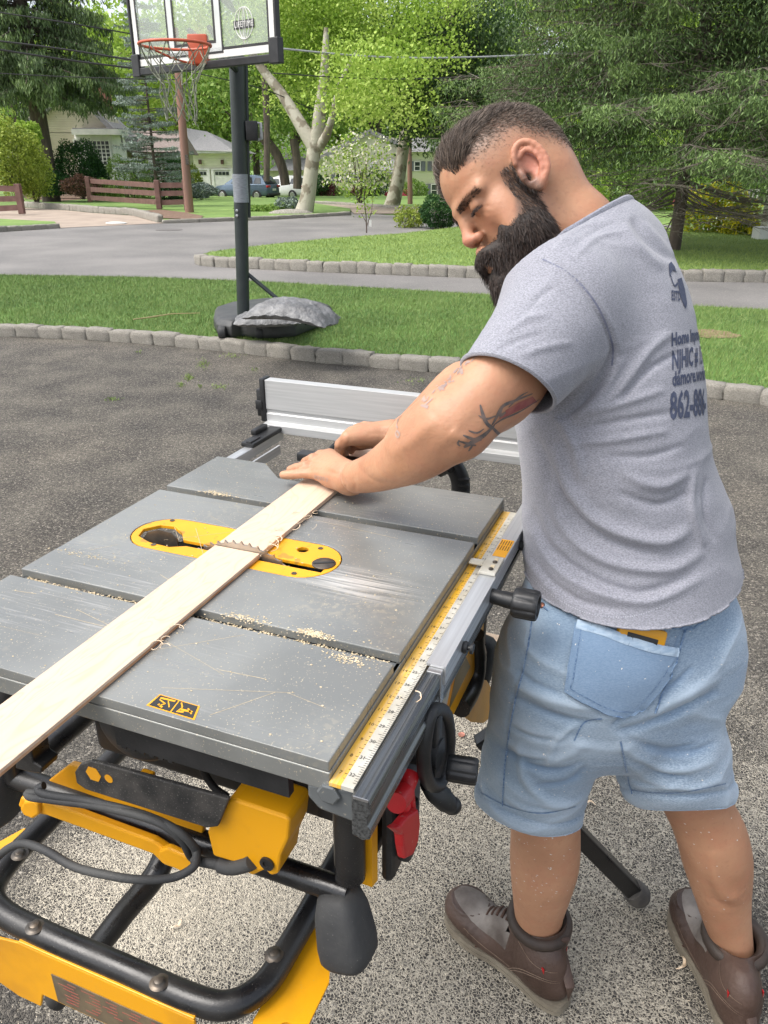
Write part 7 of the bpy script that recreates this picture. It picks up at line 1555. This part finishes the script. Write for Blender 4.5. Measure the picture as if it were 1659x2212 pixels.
# print on the back: set out along the shirt's own back
BR=nrm(np.array([.375,.93,0])); BN=nrm(np.array([.93,-.375,0.1]))
M['print']=pmat('navy_print',(.035,.045,.085),(.06,.07,.11),scale=200,rough=.85)
def shirt_text(txt,px,py,hgt,name='back_print',wf=.8,slope=0.,bold=.03):
    """lettering laid on the cloth: advance is measured along the surface of the back"""
    tab=[];L_=0;prev=None
    for x in np.arange(px,px+110,1.):
        q,nn=hit(T_tee,x,py+slope*(x-px))
        if q is None: break
        if prev is not None: L_+=np.linalg.norm(q-prev)
        prev=q; tab.append((L_,x,FPX/proj(q)[0,2]))
    tab=np.array(tab); cu=bpy.data.curves.new('t','FONT'); cu.body=txt; cu.size=1; cu.offset=bold; cu.resolution_u=2; o=bpy.data.objects.new('t',cu); COL.objects.link(o); bpy.context.view_layer.update()
    me=bpy.data.meshes.new_from_object(o); bpy.data.objects.remove(o); bpy.data.curves.remove(cu)
    bm=bmesh.new(); bm.from_mesh(me); bpy.data.meshes.remove(me); bmesh.ops.triangulate(bm,faces=bm.faces)
    for _ in range(2): bmesh.ops.subdivide_edges(bm,edges=[e for e in bm.edges if e.calc_length()>.22],cuts=1); bmesh.ops.triangulate(bm,faces=bm.faces)
    s_=hgt/.72; bm.verts.index_update(); pts=[];ok=[]
    for v in bm.verts:
        a=v.co.x*s_*wf
        if a>tab[-1,0] or a<0: ok.append(False); pts.append((0,0,0)); continue
        x=np.interp(a,tab[:,0],tab[:,1]); k=np.interp(a,tab[:,0],tab[:,2]); q,_=hit(T_tee,x,py+slope*(x-px)-v.co.y*s_*k,.0009); ok.append(q is not None); pts.append(q if q is not None else (0,0,0))
    mb=MB(); mb.add(pts,[[v.index for v in f.verts] for f in bm.faces if all(ok[v.index] for v in f.verts)]); bm.free(); sbuild(mb,name,M['print'],tee)
shirt_text('862-886-',1446,905,.036,wf=.50,slope=-.14)
shirt_text('damore.works',1451,834,.019,wf=.62,slope=-.2)
shirt_text('NJHIC # 13VH',1450,798,.025,wf=.52,slope=-.2)
shirt_text('Home Improvement',1449,747,.0165,wf=.72,slope=-.22,bold=.045)
shirt_text('ESTD',1449,648,.013,wf=.55,slope=.1)
b=MB(); patchm(T_tee,[(1462,604),(1471,600),(1478,625),(1483,655),(1480,668),(1472,652),(1466,630)],.0010,b,6); patchm(T_tee,[(1443,572),(1449,566),(1456,576),(1460,588),(1452,584),(1447,592),(1451,602),(1445,596)],.0010,b,6); stroke(T_tee,[(1449,602),(1456,618),(1463,612)],.003,.001,5,b); sbuild(b,'emblem',M['print'],tee)
# tattoos
M['tattoo']=pmat('tattoo_ink',(.075,.07,.07),(.17,.12,.10),scale=90,rough=.5); M['tattoo_red']=pmat('tattoo_red',(.22,.05,.05),(.3,.10,.08),scale=70,rough=.5); M['tattoo_pale']=pmat('tattoo_faded',(.26,.19,.17),(.36,.25,.2),scale=60,rough=.5)
b=MB()
for l,w_ in (([(1037,874),(1046,905),(1060,925)],.005),([(1033,897),(1050,905),(1070,898)],.003),([(1150,850),(1110,866),(1085,878),(1070,905),(1062,918)],.0045),([(1165,862),(1120,890),(1085,905),(1066,918)],.003),([(1068,918),(1045,940),(1020,955),(1002,966)],.007),([(1045,926),(1030,935),(1012,930)],.0025),
   ([(1000,940),(1020,948),(1040,950)],.004),([(990,952),(1010,958),(1028,962)],.0035),([(992,950),(989,958),(994,963)],.003),([(1052,912),(1075,935),(1088,945)],.004),([(1030,945),(1018,965),(1012,974)],.003),([(1085,880),(1078,898),(1092,890)],.005),([(1140,846),(1120,858),(1098,880)],.0025)): stroke(T_body,l,w_,.0006,6,b,taper=True)
sbuild(b,'arm_tattoo',M['tattoo'],body)
b=MB(); patchm(T_body,[(1150,856),(1118,870),(1092,886),(1076,906),(1096,898),(1125,884),(1160,868)],.0005,b,10); sbuild(b,'arm_tattoo',M['tattoo_red'],body)
b=MB()
for l,w_ in (([(862,905),(857,918),(860,925)],.0025),([(858,930),(855,937),(860,945),(864,938),(858,930)],.003),([(868,898),(858,908)],.002)): stroke(T_body,l,w_,.0006,5,b)
for i,(x,y) in enumerate(((680,1030),(686,1032),(692,1033),(698,1034),(705,1036))): stroke(T_body,[(x,y-4),(x+4,y-1),(x+1,y+4),(x,y-2)],.0013,.0006,4,b)
r_=random.Random(12)
for i in range(22):
    t=r_.random(); x=905+t*110+r_.uniform(-2,14); y=862-t*95+r_.uniform(2,22); stroke(T_body,[(x,y),(x+r_.uniform(-8,8),y+r_.uniform(-8,8)),(x+r_.uniform(-8,12),y+r_.uniform(-10,8))],r_.uniform(.002,.005),.0006,4,b,taper=True)
sbuild(b,'arm_tattoo',M['tattoo_pale'],body)
# ---------- hair and beard ----------
def hairmat(name,a,b_,rough=.5):
    m,nt,bs=nodes(name); at=N(nt,'ShaderNodeAttribute',attribute_name='v'); nt.links.new(mixc(nt,at.outputs['Fac'],lin(a),lin(b_)),bs.inputs['Base Color']); bs.inputs['Roughness'].default_value=rough; bs.inputs['Specular IOR Level'].default_value=.5; return m
M['beard']=hairmat('beard_hair',(.014,.010,.009),(.075,.048,.036),.65); M['hair']=hairmat('head_hair',(.045,.033,.026),(.19,.14,.105),.6)
def strands(name,root,dr,ln,wd,mat,seg=4,curl=.25,bend=None,seed=0):
    r=np.random.default_rng(seed); n=len(root); P=[root]; d=dr.copy(); d+=r.normal(0,.16,d.shape); d=nrm_rows(d)
    ph=r.uniform(0,6.28,(n,3)); fr=r.uniform(2,6,(n,1))
    for i in range(seg):
        if bend is not None: d=nrm_rows(d+bend/seg)
        dd=nrm_rows(d+curl*np.sin(ph+fr*(i+1)*1.3)*.6); P.append(P[-1]+dd*(ln/seg)[:,None])
    P=np.stack(P,1); vdir=nrm_rows(CAM-root); side=nrm_rows(np.cross(dr,r.normal(0,1,(n,3)))); 
    w0=wd*r.uniform(.7,1.3,n)
    ws=np.array([1-.75*(i/seg)**2 for i in range(seg+1)])
    A=P-side[:,None,:]*(w0[:,None]*ws)[...,None]; B=P+side[:,None,:]*(w0[:,None]*ws)[...,None]
    Vv=np.stack([A,B],2).reshape(-1,3); base=np.arange(n)[:,None]*(2*(seg+1)); k=np.arange(seg)[None]*2
    F=np.stack([base+k,base+k+1,base+k+3,base+k+2],-1).reshape(-1,4)
    v=np.repeat(r.uniform(0,1,n)**1.6,2*(seg+1)); return pobj(name,Vv,F,mat,body,True,{'v':v})
def sample(V,Q,n,mask,seed=1):
    r=np.random.default_rng(seed); c=V[Q].mean(1); k=np.where(mask(c))[0]; A=np.linalg.norm(np.cross(V[Q[k,2]]-V[Q[k,0]],V[Q[k,3]]-V[Q[k,1]]),axis=1); i=k[r.choice(len(k),n,p=A/A.sum())]
    u,w_=r.random((n,1)),r.random((n,1)); P=(V[Q[i,0]]*(1-u)+V[Q[i,1]]*u)*(1-w_)+(V[Q[i,3]]*(1-u)+V[Q[i,2]]*u)*w_
    Nf=nrm_rows(np.cross(V[Q[i,2]]-V[Q[i,0]],V[Q[i,3]]-V[Q[i,1]])); return P,Nf
HN=vnormals(HEADV,HEADQ)
if ((HEADV-HC)*HN).sum()<0: NS=-1
else: NS=1
ql=lambda c:h2l(c)
# beard mass: its own soft solid under the strands
BD=Fld()
def Eb(c,r,k=.02): BD.el(hp(*c),np.array(r)*HS,HA,k)
Eb((.078,0,-.105),(.042,.044,.042)); Eb((.082,0,-.122),(.034,.036,.040)); Eb((.050,.036,-.075),(.038,.026,.045)); Eb((.050,-.036,-.075),(.038,.026,.045)); Eb((.036,.050,-.062),(.025,.018,.036)); Eb((.036,-.050,-.062),(.025,.018,.036));  Eb((.058,.044,-.055),(.026,.018,.026)); Eb((.058,-.044,-.055),(.026,.018,.026))
Eb((.064,0,-.140),(.028,.030,.028)); Eb((.103,0,-.050),(.013,.030,.010),.01); Eb((.045,.0,-.115),(.04,.045,.04)); Eb((.092,.026,-.066),(.016,.012,.02),.01); Eb((.092,-.026,-.066),(.016,.012,.02),.01)
bv_,bq_=BD.mesh(HC-np.array([.2,.2,.26]),HC+np.array([.2,.2,.1]),.003); bv_=smoothm(bv_,bq_,2,.5)
BN_=vnormals(bv_,bq_); bv_=bv_+BN_*(-.0015+.0025*fbm(bv_,(90,90,90),5,3))[:,None]
M['beard_mass']=pmat('beard_under',(.016,.012,.010),(.035,.024,.018),scale=120,rough=.7,bump=.8,bscale=500)
bm_o=pobj('beard',bv_,bq_,M['beard_mass'],body)
def bs(n,seed,ln,wd,mask=lambda c:np.ones(len(c),bool)):
    P,Nf=sample(bv_,bq_,n,mask,seed); q=h2l(P); cen=hp(.03,0,-.04); out=nrm_rows(P-cen)
    Nf=np.where(((Nf*out).sum(1)<0)[:,None],-Nf,Nf); dn=-HU*.9+HF*.25; d=nrm_rows(Nf*.27+dn+(q[:,2]<-.11)[:,None]*(-HF*.35))
    L_=ln*np.random.default_rng(seed).uniform(.5,1.1,n)*np.clip((-q[:,2]+.01)/.08,.22,1.0)
    strands('beard_hair',P-Nf*.0008,d,L_,wd,M['beard'],4,.42,bend=np.tile(np.array([0,0,-.15]),(n,1)),seed=seed)
bs(46000,21,.016,.00032); bs(3000,22,.024,.00028)
# moustache and sideburn on the face itself
P,Nf=sample(HEADV,HEADQ,6500,lambda c:(lambda q:((q[:,2]<-.040)&(q[:,2]>-.058)&(q[:,0]>.07)&(np.abs(q[:,1])<.03))|((q[:,0]>.014)&(q[:,0]<.044-.0*q[:,2])&(q[:,2]<.022)&(q[:,2]>-.06)&(np.abs(q[:,1])>.045)&(np.abs(q[:,1])<.0765))|((q[:,2]<-.035)&(q[:,0]>.02)&(q[:,0]<.085)&(np.abs(q[:,1])>.03)&(q[:,2]<-.03-.35*(q[:,0]-.03))))(ql(c)),31)
out=nrm_rows(P-HC); Nf=np.where(((Nf*out).sum(1)<0)[:,None],-Nf,Nf); q=ql(P); strands('beard_hair',P,nrm_rows(Nf*.35-HU*.9+HL*np.sign(q[:,1])[:,None]*.35*(q[:,0]>.07)[:,None]),np.full(len(P),.0085),.0003,M['beard'],3,.3,seed=31)
# swept-back hair on top
def topmask(c):
    q=ql(c); return (q[:,2]>.066)&(q[:,0]<.080)&(q[:,0]>-.085)&(np.abs(q[:,1])<.058)
P,Nf=sample(HEADV,HEADQ,22000,topmask,41); out=nrm_rows(P-HC); Nf=np.where(((Nf*out).sum(1)<0)[:,None],-Nf,Nf); q=ql(P)
ln=.007+.024*np.clip((q[:,2]-.066)/.035,0,1)*np.clip((q[:,0]+.05)/.10,.10,1); front=np.clip((q[:,0]-.03)/.05,0,1)
d=nrm_rows(Nf*(.38+.5*front[:,None])-HF*(.9)+HU*.05+HL*np.sign(q[:,1])[:,None]*.12); strands('head_hair',P,d,ln,.00032,M['hair'],4,.16,bend=-Nf*.55,seed=41)
P,Nf=sample(HEADV,HEADQ,1500,lambda c:(lambda q:(q[:,0]>.060)&(q[:,0]<.084)&(q[:,2]>.058)&(np.abs(q[:,1])<.055))(ql(c)),43); out=nrm_rows(P-HC); Nf=np.where(((Nf*out).sum(1)<0)[:,None],-Nf,Nf)
strands('head_hair',P,nrm_rows(Nf*.8+HU*.5-HF*.3),np.full(len(P),.024),.00042,M['hair'],5,.25,bend=np.tile(-HF*1.2,(len(P),1)),seed=43)
# cropped sides
RF=np.random.default_rng(77); P,Nf=sample(HEADV,HEADQ,26000,lambda c:(lambda q:((q[:,2]+.75*np.maximum(0,-q[:,0]))>.030+.05*RF.random(len(q))**.7)&(q[:,0]<.062)&(q[:,2]>.0))(ql(c)),45); out=nrm_rows(P-HC); Nf=np.where(((Nf*out).sum(1)<0)[:,None],-Nf,Nf); q=ql(P)
strands('head_hair',P,nrm_rows(Nf*.5-HU*.5-HF*.3),.0008+.006*np.clip((q[:,2]+.75*np.maximum(0,-q[:,0])-.048)/.045,0,1),.00024,M['hair'],2,.1,seed=45)
# eyebrows
P,Nf=sample(HEADV,HEADQ,620,lambda c:(lambda q:(q[:,0]>.055)&(np.abs(q[:,1])>.010)&(np.abs(q[:,1])<.056)&(np.abs(q[:,2]-.022+.10*np.abs(np.abs(q[:,1])-.03))<.0045))(ql(c)),51); out=nrm_rows(P-HC); Nf=np.where(((Nf*out).sum(1)<0)[:,None],-Nf,Nf); q=ql(P)
strands('eyebrow',P,nrm_rows(Nf*.12+HL*np.sign(q[:,1])[:,None]-HU*.1),np.full(len(P),.007),.0003,M['beard'],3,.1,seed=51)
P,Nf=sample(HEADV,HEADQ,160,lambda c:(lambda q:(q[:,0]>.07)&(np.abs(np.abs(q[:,1])-.032)<.013)&(np.abs(q[:,2]-.0025)<.002))(ql(c)),53); out=nrm_rows(P-HC); q=ql(P)
strands('eyelash',P,nrm_rows(HF+HL*np.sign(q[:,1])[:,None]*.2-HU*.35),np.full(len(P),.008),.0003,M['beard'],3,.05,seed=53)
# ---------- boots ----------
M['leather']=pmat('brown_leather',(.034,.018,.012),(.080,.047,.034),scale=11,rough=.5,bump=.35,bscale=130,detail=7,rvar=.12)
M['leather_dusty']=pmat('dusty_leather',(.075,.058,.048),(.23,.205,.18),scale=14,rough=.65,bump=.3,bscale=160,detail=6)
M['sole']=pmat('boot_sole',(.15,.125,.09),(.22,.19,.14),scale=20,rough=.8,bump=.4,bscale=80)
M['collar']=pmat('padded_collar',(.025,.017,.012),(.045,.03,.022),scale=30,rough=.6)
M['lace']=pmat('lace',(.055,.03,.02),(.09,.05,.035),scale=200,rough=.9)
def boot(heel,toe,ank,name_label):
    heel=np.array(heel);toe=np.array(toe); X=nrm(toe-heel); Y=np.array([-X[1],X[0],0]); Z=np.array([0,0,1.]); Lb=np.linalg.norm(toe-heel); k=Lb/.29
    w=lambda x,y,z: heel+X*x*k+Y*y*k+Z*z*k; AX=np.stack([X,Y,Z])
    f=Fld(); E=lambda c,r,kk=.02,op=1: f.el(w(*c),np.array(r)*k,AX,kk,op)
    E((.045,0,.045),(.052,.036,.04)); E((.20,.004,.045),(.085,.047,.036)); E((.12,0,.052),(.08,.040,.045)); E((.245,.004,.048),(.043,.043,.030)); E((.055,0,.09),(.05,.035,.05))
    a=np.array(ank); f.rc(w(.055,0,.07),a+Z*.00,.041*k,.0485,.02); f.rc(a,a+Z*.035,.0485,.050,.01); E((.13,0,.085),(.05,.028,.035))
    v_,q_=f.mesh(np.minimum(heel,toe)-.09,np.maximum(heel,toe)+np.array([.09,.09,.30]),.0036); v_=smoothm(v_,q_,2,.5)
    v_,q_=cutplane(v_,q_,a+Z*.040,nrm(Z+X*.12),.0036); v_,q_=cutplane(v_,q_,w(0,0,.014),-Z,.0036)
    nn=vnormals(v_,q_); loc=np.stack([(v_-heel)@X/k,(v_-heel)@Y/k,v_[:,2]/k],1)
    d=-.0015*np.exp(-((loc[:,0]-.19-.25*np.abs(loc[:,1]))/.004)**2)*(loc[:,2]>.04)-.0012*np.exp(-((loc[:,0]-.175-.25*np.abs(loc[:,1]))/.003)**2)*(loc[:,2]>.04)
    mt=np.hypot((loc[:,0]-.235)/.042,(loc[:,1]-.004)/.034); d+=.0028*np.exp(-((mt-1)/.07)**2)*(loc[:,2]>.05)
    v_=v_+nn*(d+.0009*fbm(v_,(40,40,40),4))[:,None]; v_,q_=compact(v_,q_)
    bo=pobj('boot',v_,q_,M['leather'],person); bo['label']=name_label
    tr=bvh(v_,q_)
    # dusty vamp on top of the toe
    def ontop(x,y,lift):
        r=tr.ray_cast(Vector(w(x,y,.125)),Vector((0,0,-1))); return (np.array(r[0][:])+np.array([0,0,lift])) if r[0] is not None else w(x,y,.05)
    def topgrid(x0,x1,yf,lift,nx=16,ny=12):
        mb=MB(); P=[[ontop(x0+(x1-x0)*i/nx,yf(x0+(x1-x0)*i/nx)*(2*j/ny-1)+.003,lift) for j in range(ny+1)] for i in range(nx+1)]
        mb.add([p for r in P for p in r],[(i*(ny+1)+j,(i+1)*(ny+1)+j,(i+1)*(ny+1)+j+1,i*(ny+1)+j+1) for i in range(nx) for j in range(ny)]); return mb
    sbuild(topgrid(.115,.272,lambda x:.033*math.sqrt(max(0.02,1-((x-.20)/.076)**2)) if x>.2 else .033,.0012),'toe_panel',M['leather_dusty'],bo)
    # sole
    n=40; ol=[]
    pts=[(-.004,-.022),(-.008,0),(-.004,.022),(.03,.034),(.08,.033),(.14,.036),(.19,.049),(.24,.05),(.275,.036),(.292,.006),(.28,-.03),(.245,-.045),(.19,-.045),(.14,-.037),(.08,-.034),(.03,-.034)]
    ol=catmull([(*p,0) for p in pts],4,True)
    mb=MB(); 
    for z0,z1,g in ((.0,.010,-.001),(.010,.0125,-.003),(.0125,.024,.002)):
        mb.rings([[w(p[0],p[1]*(1+g*8),z) for p in ol] for z in (z0+.0005,z1)])
    so_=sbuild(mb,'sole',M['sole'],bo)
    # collar
    mb=MB(); P=[a+Z*(.030+.006*math.cos(t))+ (X*math.cos(t)+Y*math.sin(t))*.0495 for t in np.linspace(0,2*math.pi,25)[:-1]]
    mb.tube(P,.0125,12,closed=True,flat=1.0); sbuild(mb,'padded_collar',M['collar'],bo)
    # stitching lines and heel panel, pull tab, red tag
    mb=MB()
    def side(pts,wd,mb,lift=.0008):
        row=[]
        for sgn in (1,-1):
            row=[]
            for x,z in catmull([(*p,0) for p in pts],6) if 0 else [tuple(c[:2]) for c in catmull([(*p,0) for p in pts],6)]:
                r=tr.ray_cast(Vector(w(x,sgn*.15,z)),Vector(-Y*sgn))
                if r[0] is not None: row.append((np.array(r[0][:]),Y*sgn))
            for (p,n1),(p2,n2) in zip(row[:-1],row[1:]):
                d_=nrm(p2-p); s_=np.cross(n1,d_)*wd/2; mb.add([p-s_+n1*lift,p+s_+n1*lift,p2+s_+n2*lift,p2-s_+n2*lift],[(0,1,2,3)])
    side([(-.0,.075),(.03,.082),(.06,.075),(.085,.05),(.10,.03)],.0011,mb); side([(-.0,.079),(.03,.086),(.063,.079),(.09,.052),(.105,.03)],.0011,mb); side([(.01,.10),(.05,.105),(.09,.12)],.0011,mb); side([(.10,.045),(.16,.05),(.21,.055)],.0011,mb)
    sbuild(mb,'stitching',pmat('stitch_thread',(.28,.2,.15),(.36,.27,.2),scale=100,rough=.9),bo)
    mb=MB(); r=tr.ray_cast(Vector(w(.035,.15,.085)),Vector(-Y)); 
    for sgn in(1,-1):
        r=tr.ray_cast(Vector(w(.03,sgn*.15,.10)),Vector(-Y*sgn))
        if r[0] is not None: p=np.array(r[0][:]); mb.box(p,(.006,.0012,.013),M=Matrix((X,Y,Z)).transposed())
    sbuild(mb,'red_tag',M['red'],bo)
    mb=MB(); mb.tube([w(-.012,0,.03),w(-.012,0,.07),a-X*.053+Z*.0,a-X*.060+Z*.035],[.009,.009,.010,.010],8,flat=.35,ref=(0,0,1)); sbuild(mb,'heel_strip',M['leather'],bo)
    # laces
    mb=MB(); 
    for i in range(6):
        x=.188-.012*i; s0=ontop(x,-.014,.002); s1=ontop(x-.006,.014,.002); mid=(s0+s1)/2+Z*.006; mb.tube(catmull([s0,mid,s1],5),.0028,7)
    kx=ontop(.122,0,.008)
    for sgn in(1,-1):
        mb.tube(catmull([kx,kx+X*.02+Y*sgn*.02+Z*.010,kx+X*.035+Y*sgn*.035-Z*.004,kx+X*.012+Y*sgn*.036-Z*.012,kx],6),.0026,7)
        mb.tube(catmull([kx,kx+X*.03+Y*sgn*.012+Z*.004,kx+X*.05+Y*sgn*.03-Z*.012,kx+X*.06+Y*sgn*.045-Z*.03],6),.0026,7)
    sbuild(mb,'lace',M['lace'],bo)
    return bo
lh=gz(1213,2176,0);lt=gz(988,1972,0); lt=lh+nrm(lt-lh)*.287
rh=gz(1603,2260,0);rt=gz(1487,1990,0); rt=rh+nrm(rt-rh)*.287
boot(lh,lt,gd(1163,2010,1.482),'dusty brown laced boot on the left foot')
boot(rh,rt,gd(1582,2052,1.470),'brown laced boot on the right foot, cut by the frame')
# ---------- device in the back pocket ----------
q1,n1=hit(T_sho,1383,1377,.0)
nz_=nrm(n1); ax_=nrm(gd(1440,1398,1.1)-gd(1325,1366,1.1)); ax_=nrm(ax_-nz_*(ax_@nz_)); up_=np.cross(nz_,ax_)
d0=q1-nz_*.002
RM=Matrix((ax_,up_,nz_)).transposed()
dev=empty('measuring_device',tuple(d0),0,'yellow device with a black screen poking out of the back pocket of the shorts','measuring tool')
b=MB(); up2_=np.array((RM@Vector((0,1,0)))[:]); nz2=np.array((RM@Vector((0,0,1)))[:]); b.box(nz2*.003+up2_*.006,(.072,.024,.012),M=RM,bev=.0045); b.build('device_case',M['yellow'],dev)
b=MB(); b.box(-up2_*.001+nz2*.0092,(.046,.009,.0015),M=RM,bev=.0006); b.build('screen',M['black_plastic'],dev)
